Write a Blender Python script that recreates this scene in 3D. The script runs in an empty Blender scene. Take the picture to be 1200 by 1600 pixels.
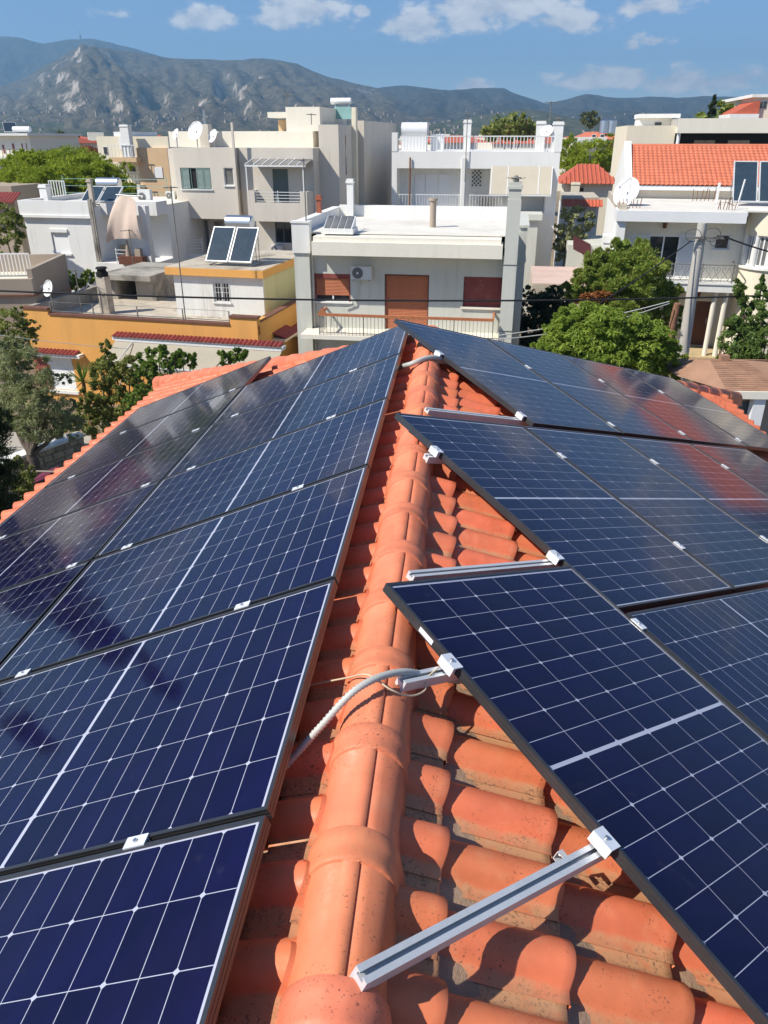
import bpy, bmesh, math, random
import numpy as np
from mathutils import Matrix, Vector

# ------------------------------------------------------------------ camera, sky, sun
SC = bpy.context.scene
COL = SC.collection
CH = 9.6                      # eye height above the street
F_PX, PITCH = 1198.9, math.radians(26.03)
cam_data = bpy.data.cameras.new('camera')
cam = bpy.data.objects.new('camera', cam_data); COL.objects.link(cam)
cam.location = (0, 0, CH)
cam.rotation_euler = (math.radians(90) - PITCH, 0, 0)
cam_data.sensor_fit = 'VERTICAL'; cam_data.sensor_height = 24.0
cam_data.lens = 24.0 * F_PX / 1600.0
cam_data.clip_start = 0.05; cam_data.clip_end = 20000
SC.camera = cam

SUN_EL, SUN_AZ = math.radians(47), math.radians(115)    # azimuth counted to the left of the view direction
SKY_STRENGTH, SUN_STRENGTH, EXPOSURE = 0.08, 4.7, 0.42
sun_data = bpy.data.lights.new('sun', 'SUN'); sun_data.energy = SUN_STRENGTH
sun_data.angle = math.radians(0.53); sun_data.color = (1.0, 0.945, 0.845)
sun = bpy.data.objects.new('sun', sun_data); COL.objects.link(sun)
to_sun = Vector((-math.sin(SUN_AZ)*math.cos(SUN_EL), math.cos(SUN_AZ)*math.cos(SUN_EL), math.sin(SUN_EL)))
sun.rotation_euler = to_sun.to_track_quat('Z', 'Y').to_euler()

SC.view_settings.view_transform = 'Standard'; SC.view_settings.look = 'None'
SC.view_settings.exposure = EXPOSURE; SC.view_settings.gamma = 1.0
SC.view_settings.use_curve_mapping = False
SC.cycles.use_denoising = True
SC.cycles.max_bounces = 7; SC.cycles.diffuse_bounces = 3; SC.cycles.glossy_bounces = 3
SC.cycles.transparent_max_bounces = 12; SC.cycles.volume_bounces = 0
SC.cycles.sample_clamp_indirect = 6.0; SC.cycles.caustics_reflective = False; SC.cycles.caustics_refractive = False

RT = np.array([1.0, 0, 0]); UP = np.array([0, math.sin(PITCH), math.cos(PITCH)]); FW = np.array([0, math.cos(PITCH), -math.sin(PITCH)])
def ray(px, py):
    return (px-600)/F_PX*RT - (py-800)/F_PX*UP + FW
def at(px, py, D):
    """world point seen at a photo pixel, D metres out along the ground"""
    d = ray(px, py); P = d*(D/d[1]); return Vector((P[0], P[1], P[2]+CH))
def at_z(px, py, z):
    d = ray(px, py); P = d*((z-CH)/d[2]); return Vector((P[0], P[1], z))

# ------------------------------------------------------------------ node helpers
class N:
    def __init__(s, tree): s.t = tree
    def n(s, typ, **kw):
        nd = s.t.nodes.new(typ)
        for k, v in kw.items():
            if k.startswith('_'): setattr(nd, k[1:], v)
            else: nd.inputs[k.replace('__', ' ')].default_value = v
        return nd
    def l(s, a, b): s.t.links.new(a, b)
    def math(s, op, a, b=None, c=None, clamp=False):
        nd = s.t.nodes.new('ShaderNodeMath'); nd.operation = op; nd.use_clamp = clamp
        for i, v in enumerate((a, b, c)):
            if v is None: continue
            if isinstance(v, (int, float)): nd.inputs[i].default_value = v
            else: s.t.links.new(v, nd.inputs[i])
        return nd.outputs[0]
    def mix(s, fac, a, b, blend='MIX'):
        nd = s.t.nodes.new('ShaderNodeMix'); nd.data_type = 'RGBA'; nd.blend_type = blend; nd.clamp_factor = True
        for sock, v in ((nd.inputs[0], fac), (nd.inputs[6], a), (nd.inputs[7], b)):
            if isinstance(v, (int, float)): sock.default_value = v
            elif isinstance(v, (tuple, list)): sock.default_value = (*v[:3], 1)
            else: s.t.links.new(v, sock)
        return nd.outputs[2]
    def noise(s, scale, detail=4, rough=.55, vec=None, dist=0):
        nd = s.t.nodes.new('ShaderNodeTexNoise'); nd.inputs['Scale'].default_value = scale
        nd.inputs['Detail'].default_value = detail; nd.inputs['Roughness'].default_value = rough; nd.inputs['Distortion'].default_value = dist
        if vec is not None: s.t.links.new(vec, nd.inputs['Vector'])
        return nd.outputs['Fac']
    def ramp(s, v, lo, hi, a=0.0, b=1.0, smooth=True):
        nd = s.t.nodes.new('ShaderNodeMapRange'); nd.interpolation_type = 'SMOOTHSTEP' if smooth else 'LINEAR'
        s.t.links.new(v, nd.inputs[0])
        for i, x in zip((1, 2, 3, 4), (lo, hi, a, b)): nd.inputs[i].default_value = x
        return nd.outputs[0]

# ------------------------------------------------------------------ world: clear sky with fair-weather clouds
world = bpy.data.worlds.new('World'); SC.world = world; world.use_nodes = True
wt = world.node_tree; wt.nodes.clear(); w = N(wt)
sky = wt.nodes.new('ShaderNodeTexSky'); sky.sky_type = 'NISHITA'; sky.sun_disc = False
sky.sun_elevation = SUN_EL; sky.sun_rotation = math.radians(360) - SUN_AZ
sky.altitude = 1200; sky.air_density = 1.0; sky.dust_density = 0.1; sky.ozone_density = 1.0
tc = wt.nodes.new('ShaderNodeTexCoord'); sep = wt.nodes.new('ShaderNodeSeparateXYZ'); w.l(tc.outputs['Generated'], sep.inputs[0])
AZ = w.math('ARCTAN2', sep.outputs[0], sep.outputs[1]); EL = w.math('ARCSINE', sep.outputs[2])
cv = wt.nodes.new('ShaderNodeCombineXYZ'); w.l(AZ, cv.inputs[0]); w.l(w.math('MULTIPLY', EL, 1.7), cv.inputs[1])
n1 = w.noise(26, 6, .6, cv.outputs[0]); n2 = w.noise(9, 3, .5, cv.outputs[0])
def cloud_dir(px, py):
    d = ray(px, py); d = d/np.linalg.norm(d); return math.atan2(d[0], d[1]), math.asin(d[2])
best = None
# px centre, px centre, half width, half height, weight
CLOUDS = [(322, 27, 58, 20, 1.0), (470, 14, 95, 30, 1.0), (440, 32, 50, 20, .8), (568, 16, 22, 11, .8), (655, 38, 62, 26, 1.0), (770, 6, 130, 36, 1.05), (730, 34, 60, 20, .9),
          (880, 32, 75, 18, .8), (1025, 8, 66, 18, .9), (1030, 62, 38, 12, .72), (990, 68, 18, 10, .55), (172, 20, 26, 9, .5), (545, 48, 16, 10, .5),
          (735, 133, 36, 14, .9), (950, 122, 105, 20, .95), (1065, 128, 90, 20, .9), (1145, 122, 60, 18, .8), (1200, 126, 30, 14, .8), (880, 132, 50, 12, .6),
          (560, -60, 160, 30, .9), (1150, -90, 200, 40, .9), (200, -120, 150, 40, .9), (-250, 40, 120, 30, .9), (1450, 60, 160, 30, .9), (1700, -40, 200, 50, .9)]
for (px, py, rx, ry, wt_) in CLOUDS:
    a0, e0 = cloud_dir(px, py); ra, re = rx/F_PX, ry/F_PX
    dx = w.math('MULTIPLY', w.math('SUBTRACT', AZ, a0), 1/ra); dy = w.math('MULTIPLY', w.math('SUBTRACT', EL, e0), 1/re)
    m = w.math('SUBTRACT', 1.0, w.math('SQRT', w.math('ADD', w.math('MULTIPLY', dx, dx), w.math('MULTIPLY', dy, dy))))
    m = w.math('MULTIPLY', m, wt_)
    best = m if best is None else w.math('MAXIMUM', best, m)
# the rest of the sky carries the same scattered clouds
cell = w.ramp(w.noise(3.2, 2, .5, cv.outputs[0]), .60, .78, -1.0, .9)
back = w.math('GREATER_THAN', w.math('ABSOLUTE', AZ), 1.0)
best = w.math('MAXIMUM', best, w.math('ADD', w.math('MULTIPLY', back, w.math('ADD', cell, 1.0)), -1.0))
field = w.math('ADD', best, w.math('ADD', w.math('MULTIPLY', w.math('SUBTRACT', n1, .5), 2.0), w.math('MULTIPLY', w.math('SUBTRACT', n2, .5), .9)))
cmask = w.ramp(field, .13, .58, 0, .97)
cshade = w.mix(w.ramp(n1, .35, .65), (6.6, 6.9, 7.7), (10.0, 10.0, 10.1))
hs = wt.nodes.new('ShaderNodeHueSaturation'); hs.inputs['Saturation'].default_value = 1.05; hs.inputs['Value'].default_value = 1.0
w.l(sky.outputs[0], hs.inputs['Color'])
skyc = w.mix(cmask, w.mix(1.0, hs.outputs[0], (.80, .94, 1.20), 'MULTIPLY'), cshade)
bg = wt.nodes.new('ShaderNodeBackground'); bg.inputs['Strength'].default_value = SKY_STRENGTH; w.l(skyc, bg.inputs['Color'])
wo = wt.nodes.new('ShaderNodeOutputWorld'); w.l(bg.outputs[0], wo.inputs['Surface'])

# ------------------------------------------------------------------ materials
MATS = {}
def newmat(name):
    m = bpy.data.materials.new(name); m.use_nodes = True; nt = m.node_tree; nt.nodes.clear()
    out = nt.nodes.new('ShaderNodeOutputMaterial'); MATS[name] = m
    return m, N(nt), out
def pmat(name, base, rough=.7, var=.12, scale=1.2, fine=18, bump=.0, bscale=40, metal=0., spec=.4, dirt=None, dirt_amt=.5, dscale=.8, streak=False, island=0.0, coat=0.):
    m, k, out = newmat(name)
    tc = k.n('ShaderNodeTexCoord'); vec = tc.outputs['Object']
    if streak:
        mp = k.n('ShaderNodeMapping'); mp.inputs['Scale'].default_value = (1, 1, .18); k.l(vec, mp.inputs[0]); svec = mp.outputs[0]
    else: svec = vec
    a = k.noise(scale, 5, .6, svec); b = k.noise(fine, 4, .6, vec)
    f = k.math('ADD', k.math('MULTIPLY', a, .65), k.math('MULTIPLY', b, .35))
    f = k.ramp(f, .3, .7)
    lo = tuple(c*(1-var) for c in base); hi = tuple(min(1, c*(1+var)) for c in base)
    col = k.mix(f, lo, hi)
    if island:
        oi = k.n('ShaderNodeObjectInfo'); r = k.ramp(oi.outputs['Random'], 0, 1, 1-island, 1+island, False)
        hv = k.n('ShaderNodeHueSaturation'); k.l(col, hv.inputs['Color']); k.l(r, hv.inputs['Value']); col = hv.outputs[0]
    if dirt:
        dn = k.noise(dscale, 7, .65, svec, .4)
        col = k.mix(k.math('MULTIPLY', k.ramp(dn, .5, .72), dirt_amt), col, dirt)
        if streak:        # rain runs
            mp2 = k.n('ShaderNodeMapping'); mp2.inputs['Scale'].default_value = (3.2, 3.2, .16); k.l(vec, mp2.inputs[0])
            rs = k.math('MULTIPLY', k.ramp(k.noise(1.6, 6, .7, mp2.outputs[0]), .52, .74), k.ramp(k.noise(.45, 3, .5, vec), .42, .62))
            col = k.mix(k.math('MULTIPLY', rs, dirt_amt*.9), col, tuple(c*.72 for c in dirt))
    p = k.n('ShaderNodeBsdfPrincipled'); k.l(col, p.inputs['Base Color'])
    p.inputs['Roughness'].default_value = rough; p.inputs['Metallic'].default_value = metal; p.inputs['Specular IOR Level'].default_value = spec
    p.inputs['Coat Weight'].default_value = coat
    if bump:
        bn = k.n('ShaderNodeBump'); bn.inputs['Strength'].default_value = bump; bn.inputs['Distance'].default_value = .02
        k.l(k.noise(bscale, 5, .65, vec), bn.inputs['Height']); k.l(bn.outputs[0], p.inputs['Normal'])
    k.l(p.outputs[0], out.inputs['Surface'])
    return m

def leafmat(name, c1, c2, trans=.3, scale=1.3, c3=None):
    m, k, out = newmat(name)
    tc = k.n('ShaderNodeTexCoord'); vec = tc.outputs['Object']
    g = k.n('ShaderNodeNewGeometry')
    r = g.outputs['Random Per Island']
    f = k.math('ADD', k.math('MULTIPLY', k.ramp(k.noise(scale, 3, .6, vec), .3, .7), .55), k.math('MULTIPLY', r, .45))
    col = k.mix(f, c1, c2)
    if c3: col = k.mix(k.ramp(r, .90, .93), col, c3)
    d = k.n('ShaderNodeBsdfPrincipled'); k.l(col, d.inputs['Base Color']); d.inputs['Roughness'].default_value = .55; d.inputs['Specular IOR Level'].default_value = .3
    t = k.n('ShaderNodeBsdfTranslucent'); k.l(k.mix(.5, col, (.30, .40, .05)), t.inputs['Color'])
    mx = k.n('ShaderNodeMixShader'); mx.inputs[0].default_value = trans
    k.l(d.outputs[0], mx.inputs[1]); k.l(t.outputs[0], mx.inputs[2]); k.l(mx.outputs[0], out.inputs['Surface'])
    return m

def tilemat(name, base, lichen):
    """terracotta: per-tile tone, soot speckle and pale lichen lying in the pans (uv.y = height in the profile)"""
    m, k, out = newmat(name)
    tc = k.n('ShaderNodeTexCoord'); vec = tc.outputs['Object']; oi = k.n('ShaderNodeObjectInfo')
    mp = k.n('ShaderNodeVectorMath', _operation='ADD'); k.l(vec, mp.inputs[0])
    rv = k.n('ShaderNodeCombineXYZ'); k.l(k.math('MULTIPLY', oi.outputs['Random'], 37.0), rv.inputs[0]); k.l(k.math('MULTIPLY', oi.outputs['Random'], 91.0), rv.inputs[1]); k.l(rv.outputs[0], mp.inputs[1])
    v = mp.outputs[0]
    big = k.noise(5, 4, .6, v); mid = k.noise(28, 5, .65, v)
    col = k.mix(k.ramp(big, .3, .7), tuple(c*.86 for c in base), tuple(min(1, c*1.12) for c in base))
    col = k.mix(k.math('MULTIPLY', k.ramp(k.noise(9, 3, .5, v, 1.0), .52, .75), .35), col, (.70, .28, .15))
    hv = k.n('ShaderNodeHueSaturation'); k.l(col, hv.inputs['Color'])
    k.l(k.ramp(oi.outputs['Random'], 0, 1, .92, 1.07, False), hv.inputs['Value']); k.l(k.ramp(oi.outputs['Random'], 1, 0, .495, .505, False), hv.inputs['Hue'])
    col = hv.outputs[0]
    uv = k.n('ShaderNodeSeparateXYZ'); k.l(tc.outputs['UV'], uv.inputs[0])
    if lichen:
        low = k.math('SUBTRACT', 1.0, k.ramp(k.math('ADD', uv.outputs[1], k.math('MULTIPLY', k.math('SUBTRACT', k.noise(11, 4, .6, v), .5), .5)), .02, .30))
        l1 = k.math('MULTIPLY', low, k.ramp(k.math('ADD', k.noise(14, 5, .7, v), k.math('MULTIPLY', big, .4)), .42, .70))
        col = k.mix(k.math('MULTIPLY', l1, .72), col, (.48, .31, .165))
        l2 = k.math('MULTIPLY', low, k.ramp(k.noise(95, 6, .75, v), .52, .60))
        l2 = k.math('MULTIPLY', l2, k.ramp(k.noise(7, 3, .6, v), .46, .60))
        col = k.mix(k.math('MULTIPLY', l2, .72), col, (.075, .06, .045))
    sp = k.math('MULTIPLY', k.ramp(k.noise(130, 4, .6, v), .60, .66), k.ramp(k.noise(6, 4, .6, v), .46, .60))
    col = k.mix(k.math('MULTIPLY', sp, .75), col, (.06, .045, .035))
    p = k.n('ShaderNodeBsdfPrincipled'); k.l(col, p.inputs['Base Color']); p.inputs['Specular IOR Level'].default_value = .35
    k.l(k.ramp(mid, .3, .7, .42, .68), p.inputs['Roughness'])
    bn = k.n('ShaderNodeBump'); bn.inputs['Strength'].default_value = .22; bn.inputs['Distance'].default_value = .003
    k.l(k.math('ADD', mid, k.math('MULTIPLY', k.noise(160, 3, .6, v), .4)), bn.inputs['Height']); k.l(bn.outputs[0], p.inputs['Normal'])
    k.l(p.outputs[0], out.inputs['Surface'])
    return m

def glassmat(name, tint=(.95, .97, 1), rough=.03, film=0.02, ior=1.45):
    """clear pane: fresnel reflection over a straight-through view, with a trace of dust"""
    m, k, out = newmat(name)
    tr = k.n('ShaderNodeBsdfTransparent'); tr.inputs[0].default_value = (*tint, 1)
    gl = k.n('ShaderNodeBsdfGlossy'); gl.inputs['Roughness'].default_value = rough
    fr = k.n('ShaderNodeFresnel'); ge = k.n('ShaderNodeNewGeometry')     # same index from either side of the thin pane
    k.l(k.math('SUBTRACT', ior, k.math('MULTIPLY', ge.outputs['Backfacing'], ior-1/ior)), fr.inputs[0])
    tc = k.n('ShaderNodeTexCoord'); dn = k.noise(2.2, 5, .6, tc.outputs['Object'], .6)
    df = k.n('ShaderNodeBsdfDiffuse'); df.inputs[0].default_value = (.55, .5, .45, 1)
    sm = k.math('MULTIPLY', k.ramp(k.noise(5.5, 3, .5, tc.outputs['Object'], 1.5), .66, .78), film*5)
    a = k.n('ShaderNodeMixShader'); k.l(k.math('ADD', k.ramp(dn, .35, .75, film*.3, film*1.6), sm), a.inputs[0]); k.l(tr.outputs[0], a.inputs[1]); k.l(df.outputs[0], a.inputs[2])
    b = k.n('ShaderNodeMixShader'); k.l(fr.outputs[0], b.inputs[0]); k.l(a.outputs[0], b.inputs[1]); k.l(gl.outputs[0], b.inputs[2])
    k.l(b.outputs[0], out.inputs['Surface'])
    return m

pmat('cell_silicon', (.0040, .0030, .033), .4, .25, 2.0, 9, spec=.02, island=.18)
pmat('backsheet', (.52, .53, .62), .5, .02)
pmat('frame_dark', (.10, .10, .105), .36, .12, 6, metal=.75)
pmat('aluminium', (.66, .67, .67), .45, .08, 4, 60, metal=.3, dirt=(.35, .33, .30), dirt_amt=.35)
pmat('bright_aluminium', (.90, .91, .92), .35, .05, 6, metal=.35)
pmat('steel', (.45, .46, .47), .3, .1, metal=.9)
glassmat('panel_glass', (.97, .98, 1.0), .07, .005, 1.42)
tilemat('terracotta', (.69, .182, .086), True)
tilemat('terracotta_cap', (.71, .212, .108), False)
pmat('mortar', (.36, .25, .17), .9, .2, 6, bump=.4)
pmat('conduit', (.50, .50, .455), .5, .06)
pmat('wire_beige', (.62, .50, .34), .5, .05)
pmat('cable_black', (.02, .02, .022), .55, .2)
pmat('cable_white', (.7, .7, .66), .5, .1)
pmat('white_plaster', (.81, .80, .76), .85, .035, .9, 14, bump=.12, dirt=(.58, .545, .47), dirt_amt=.42, dscale=.6, streak=True)
pmat('cream_plaster', (.78, .71, .55), .85, .05, .8, 14, bump=.12, dirt=(.58, .50, .38), dirt_amt=.25, streak=True)
pmat('cream_pale', (.82, .77, .65), .85, .05, .8, 14, bump=.12, dirt=(.58, .50, .38), dirt_amt=.2, streak=True)
pmat('roof_screed', (.74, .70, .62), .9, .07, .7, 9, bump=.2, dirt=(.50, .44, .35), dirt_amt=.5, dscale=.9)
pmat('grey_green_plaster', (.60, .60, .53), .85, .05, .8, 14, bump=.12, dirt=(.42, .41, .35), dirt_amt=.42, streak=True)
pmat('tan_plaster', (.66, .60, .51), .85, .045, .7, 14, bump=.1, dirt=(.46, .41, .34), dirt_amt=.35, streak=True)
pmat('orange_plaster', (.78, .39, .105), .85, .06, .7, 12, bump=.12, dirt=(.50, .27, .10), dirt_amt=.3, streak=True)
pmat('peach_plaster', (.66, .46, .27), .85, .05, .7, 12, dirt=(.5, .34, .2), dirt_amt=.2)
pmat('yellow_plaster', (.62, .58, .33), .85, .08, .9, 12, dirt=(.46, .42, .27), dirt_amt=.5, streak=True)
pmat('stained_white', (.76, .75, .70), .88, .06, .8, 12, bump=.15, dirt=(.48, .42, .34), dirt_amt=.6, dscale=.9, streak=True)
pmat('brown_trim', (.17, .075, .05), .8, .2, 3)
pmat('taupe_plaster', (.40, .325, .25), .85, .06, .6, 12, bump=.1, dirt=(.30, .23, .17), dirt_amt=.25, streak=True)
pmat('concrete', (.52, .455, .36), .92, .18, 1.2, 14, bump=.35, dirt=(.12, .10, .08), dirt_amt=.7, dscale=.9)
pmat('old_concrete', (.36, .33, .28), .95, .25, 1.0, 10, bump=.5, dirt=(.07, .06, .05), dirt_amt=.85, dscale=.6)
pmat('pole_concrete', (.50, .475, .43), .85, .1, 1, 20, bump=.2)
pmat('rust_shutter', (.46, .15, .065), .6, .08, 3, streak=True)
pmat('wine_shutter', (.25, .055, .045), .6, .15, 5, dirt=(.40, .22, .2), dirt_amt=.35, dscale=3)
pmat('green_shutter', (.21, .29, .26), .6, .08)
pmat('grey_shutter', (.14, .175, .165), .6, .06)
pmat('white_paint', (.80, .80, .79), .5, .03)
pmat('white_metal', (.76, .76, .75), .45, .05)
pmat('wood_rail', (.46, .17, .075), .6, .18, 6)
pmat('dark_metal', (.05, .05, .052), .5, .2)
pmat('iron_grey', (.20, .19, .17), .6, .2)
pmat('rusty_iron', (.20, .085, .04), .8, .3, 8)
pmat('beige_canvas', (.54, .48, .375), .85, .05, 1, 10)
pmat('dun_canvas', (.42, .375, .285), .85, .06, 1, 10)
pmat('sealant', (.50, .055, .015), .16, .2, 6, 40, spec=.6)
pmat('pink_cloth', (.70, .55, .44), .9, .06, 2, 14)
pmat('maroon_canvas', (.075, .014, .016), .85, .1)
pmat('ac_plastic', (.70, .70, .66), .5, .04)
pmat('dish_white', (.78, .78, .76), .45, .05)
pmat('tank_metal', (.68, .70, .72), .34, .05, metal=1.0)
pmat('collector', (.035, .055, .075), .18, .15, 2, 8, spec=.6)
pmat('window_glass', (.025, .03, .035), .06, .2, .8, 6, spec=.8)
pmat('curtain_glass', (.16, .16, .15), .1, .25, 1.5, 8, spec=.8)
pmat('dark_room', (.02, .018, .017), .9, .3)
pmat('brown_door', (.16, .062, .035), .55, .15, 4)
pmat('green_tint', (.24, .40, .37), .15, .1)
pmat('clay_pot', (.34, .10, .055), .75, .15)
pmat('red_tile', (.50, .115, .06), .75, .16, 3, 20, island=.1)
pmat('dark_red_tile', (.23, .04, .035), .7, .2, 3, 20, island=.15)
pmat('bright_roof', (.63, .195, .105), .75, .12, 2, 20, island=.1)
pmat('shingle_brown', (.36, .205, .13), .9, .16, 2, 30, bump=.3, island=.12)
pmat('brick_red', (.36, .10, .07), .85, .2, 4, island=.2)
pmat('stone', (.44, .36, .25), .9, .25, 3, 20, bump=.5, island=.25)
pmat('bark', (.13, .10, .075), .95, .35, 6, 30, bump=.8)
pmat('palm_bark', (.26, .13, .075), .95, .35, 6, 30, bump=.8)
pmat('soil', (.23, .18, .12), .95, .3, .5, 6, bump=.4, dirt=(.10, .10, .05), dirt_amt=.6, dscale=.3)
pmat('asphalt', (.055, .054, .052), .9, .15, 1, 30, bump=.2)
pmat('paving', (.42, .38, .32), .9, .12, 1, 10, bump=.2)
pmat('pink_terrace', (.56, .42, .36), .9, .12, 1, 10, dirt=(.55, .25, .2), dirt_amt=.4)
pmat('magenta_cloth', (.14, .018, .045), .8, .1)
pmat('step_stone', (.52, .40, .23), .9, .15, 2, 10, dirt=(.35, .27, .13), dirt_amt=.5)
pmat('soot', (.012, .011, .010), .9, .3)
pmat('label_white', (.8, .8, .8), .5, .02)
pmat('red_tape', (.45, .01, .02), .4, .05)
leafmat('olive_leaf', (.17, .185, .08), (.44, .45, .24), .35, 1.2)
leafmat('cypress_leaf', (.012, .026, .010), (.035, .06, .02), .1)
leafmat('pine_leaf', (.17, .24, .015), (.46, .52, .04), .4, .7)
leafmat('conifer_leaf', (.14, .23, .03), (.44, .52, .11), .4, .9, (.22, .12, .03))
leafmat('acacia_leaf', (.15, .25, .025), (.44, .54, .10), .45, 1.0)
leafmat('ivy_leaf', (.06, .12, .025), (.20, .29, .07), .35, 1.2)
leafmat('shrub_leaf', (.13, .165, .03), (.37, .38, .11), .4, 1.2, (.25, .17, .06))
leafmat('bright_leaf', (.08, .15, .02), (.20, .30, .05), .35, 1.4)
leafmat('dull_leaf', (.05, .07, .03), (.12, .13, .055), .2, .6)
leafmat('dead_leaf', (.20, .06, .02), (.40, .15, .05), .2)

# ------------------------------------------------------------------ mesh builder
class MB:
    def __init__(s): s.v = []; s.f = []; s.sm = []; s.M = None; s.uv = None
    def add(s, vs, fs, smooth=False):
        o = len(s.v)
        if s.M is not None: vs = [tuple(s.M @ Vector(p)) for p in vs]
        s.v += [tuple(p) for p in vs]; s.f += [tuple(i+o for i in f) for f in fs]; s.sm += [smooth]*len(fs)
        return s
    def box(s, x0, x1, y0, y1, z0, z1):
        if x0 > x1: x0, x1 = x1, x0
        if y0 > y1: y0, y1 = y1, y0
        if z0 > z1: z0, z1 = z1, z0
        return s.add([(x0,y0,z0),(x1,y0,z0),(x1,y1,z0),(x0,y1,z0),(x0,y0,z1),(x1,y0,z1),(x1,y1,z1),(x0,y1,z1)],
              [(0,3,2,1),(4,5,6,7),(0,1,5,4),(1,2,6,5),(2,3,7,6),(3,0,4,7)])
    def quad(s, a, b, c, d): return s.add([a, b, c, d], [(0, 1, 2, 3)])
    def poly(s, pts): return s.add(pts, [tuple(range(len(pts)))])
    def prism(s, pts, vec):
        """extrude a planar polygon along vec"""
        n = len(pts); v = Vector(vec); q = [tuple(Vector(p)+v) for p in pts]
        return s.add(list(pts)+q, [tuple(range(n))[::-1], tuple(range(n, 2*n))] + [(i, (i+1) % n, n+(i+1) % n, n+i) for i in range(n)])
    def cyl(s, p0, p1, r, n=10, r2=None, cap=True):
        p0, p1 = Vector(p0), Vector(p1); r2 = r if r2 is None else r2
        ax = (p1-p0).normalized(); u = ax.orthogonal().normalized(); w_ = ax.cross(u)
        vs = []
        for p, rr in ((p0, r), (p1, r2)):
            for i in range(n):
                t = 2*math.pi*i/n; vs.append(tuple(p+(u*math.cos(t)+w_*math.sin(t))*rr))
        s.add(vs, [(i, (i+1) % n, n+(i+1) % n, n+i) for i in range(n)], True)
        if cap:
            s.add(vs[:n], [tuple(range(n))[::-1]]); s.add(vs[n:], [tuple(range(n))])
        return s
    def tube(s, pts, r, n=6):
        pts = [Vector(p) for p in pts]; rs = r if isinstance(r, (list, tuple)) else [r]*len(pts)
        vs = []; u = None
        for i, p in enumerate(pts):
            a = pts[max(i-1, 0)]; b = pts[min(i+1, len(pts)-1)]; ax = (b-a).normalized()
            u = ax.orthogonal().normalized() if u is None else (u-ax*u.dot(ax)).normalized()
            w_ = ax.cross(u)
            for k in range(n):
                t = 2*math.pi*k/n; vs.append(tuple(p+(u*math.cos(t)+w_*math.sin(t))*rs[i]))
        fs = []
        for i in range(len(pts)-1):
            for k in range(n): fs.append((i*n+k, i*n+(k+1) % n, (i+1)*n+(k+1) % n, (i+1)*n+k))
        s.add(vs, fs, True)
        s.add(vs[:n], [tuple(range(n))[::-1]]); s.add(vs[-n:], [tuple(range(n))])
        return s
    def lathe(s, prof, c=(0, 0, 0), n=20, M=None):
        """prof: (r, z) pairs about the z axis through c"""
        vs = []; m = len(prof)
        for r, z in prof:
            for k in range(n):
                t = 2*math.pi*k/n; p = Vector((r*math.cos(t), r*math.sin(t), z))
                if M is not None: p = M @ p
                vs.append((p.x+c[0], p.y+c[1], p.z+c[2]))
        fs = [(i*n+k, i*n+(k+1) % n, (i+1)*n+(k+1) % n, (i+1)*n+k) for i in range(m-1) for k in range(n)]
        return s.add(vs, fs, True)
    def mesh(s, name):
        me = bpy.data.meshes.new(name); me.from_pydata(s.v, [], s.f); me.polygons.foreach_set('use_smooth', s.sm)
        return me
    def build(s, name, mat, parent=None):
        me = s.mesh(name); o = link(name, me, mat, parent); return o
def link(name, me, mat=None, parent=None):
    if mat: 
        me.materials.append(MATS[mat])
    o = bpy.data.objects.new(name, me); COL.objects.link(o)
    if parent is not None: o.parent = parent
    return o
def tag(o, label=None, cat=None, group=None, kind=None):
    if label: o['label'] = label
    if cat: o['category'] = cat
    if group: o['group'] = group
    if kind: o['kind'] = kind
    return o
def thing(name, label, cat, loc=(0, 0, 0), rz=0.0, group=None):
    o = bpy.data.objects.new(name, None); COL.objects.link(o); o.empty_display_size = .2
    o.location = loc; o.rotation_euler = (0, 0, rz)
    return tag(o, label, cat, group)
def copy_tree(o, parent=None):
    c = o.copy(); COL.objects.link(c)
    if parent is not None: c.parent = parent
    for ch in list(o.children): copy_tree(ch, c)
    return c
def np_mesh(name, verts, faces_n, nper, smooth=False):
    """verts (k*nper,3) laid out face by face"""
    me = bpy.data.meshes.new(name); nv = len(verts); nf = nv//nper
    me.vertices.add(nv); me.vertices.foreach_set('co', np.asarray(verts, dtype=np.float32).ravel())
    me.loops.add(nv); me.loops.foreach_set('vertex_index', np.arange(nv, dtype=np.int32))
    me.polygons.add(nf); me.polygons.foreach_set('loop_start', np.arange(0, nv, nper, dtype=np.int32))
    me.polygons.foreach_set('loop_total', np.full(nf, nper, dtype=np.int32))
    me.update(); me.validate()
    return me
# ------------------------------------------------------------------ ground
g = MB(); g.quad((-5150, -300, 0), (5150, -300, 0), (5150, 5750, 0), (-5150, 5750, 0))
tag(g.build('ground', 'soil'), kind='structure')
g = MB(); g.M = Matrix.Rotation(math.radians(-9), 4, 'Z'); g.box(-90, 60, 17.0, 22.0, -.2, .004)
tag(g.build('street', 'asphalt'), kind='structure')
g = MB(); g.M = Matrix.Rotation(math.radians(-9), 4, 'Z'); g.box(-90, 60, 22.002, 23.6, -.2, .13); g.box(-90, 60, 15.6, 16.998, -.2, .13)
tag(g.build('pavement', 'paving'), kind='structure')

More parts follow.
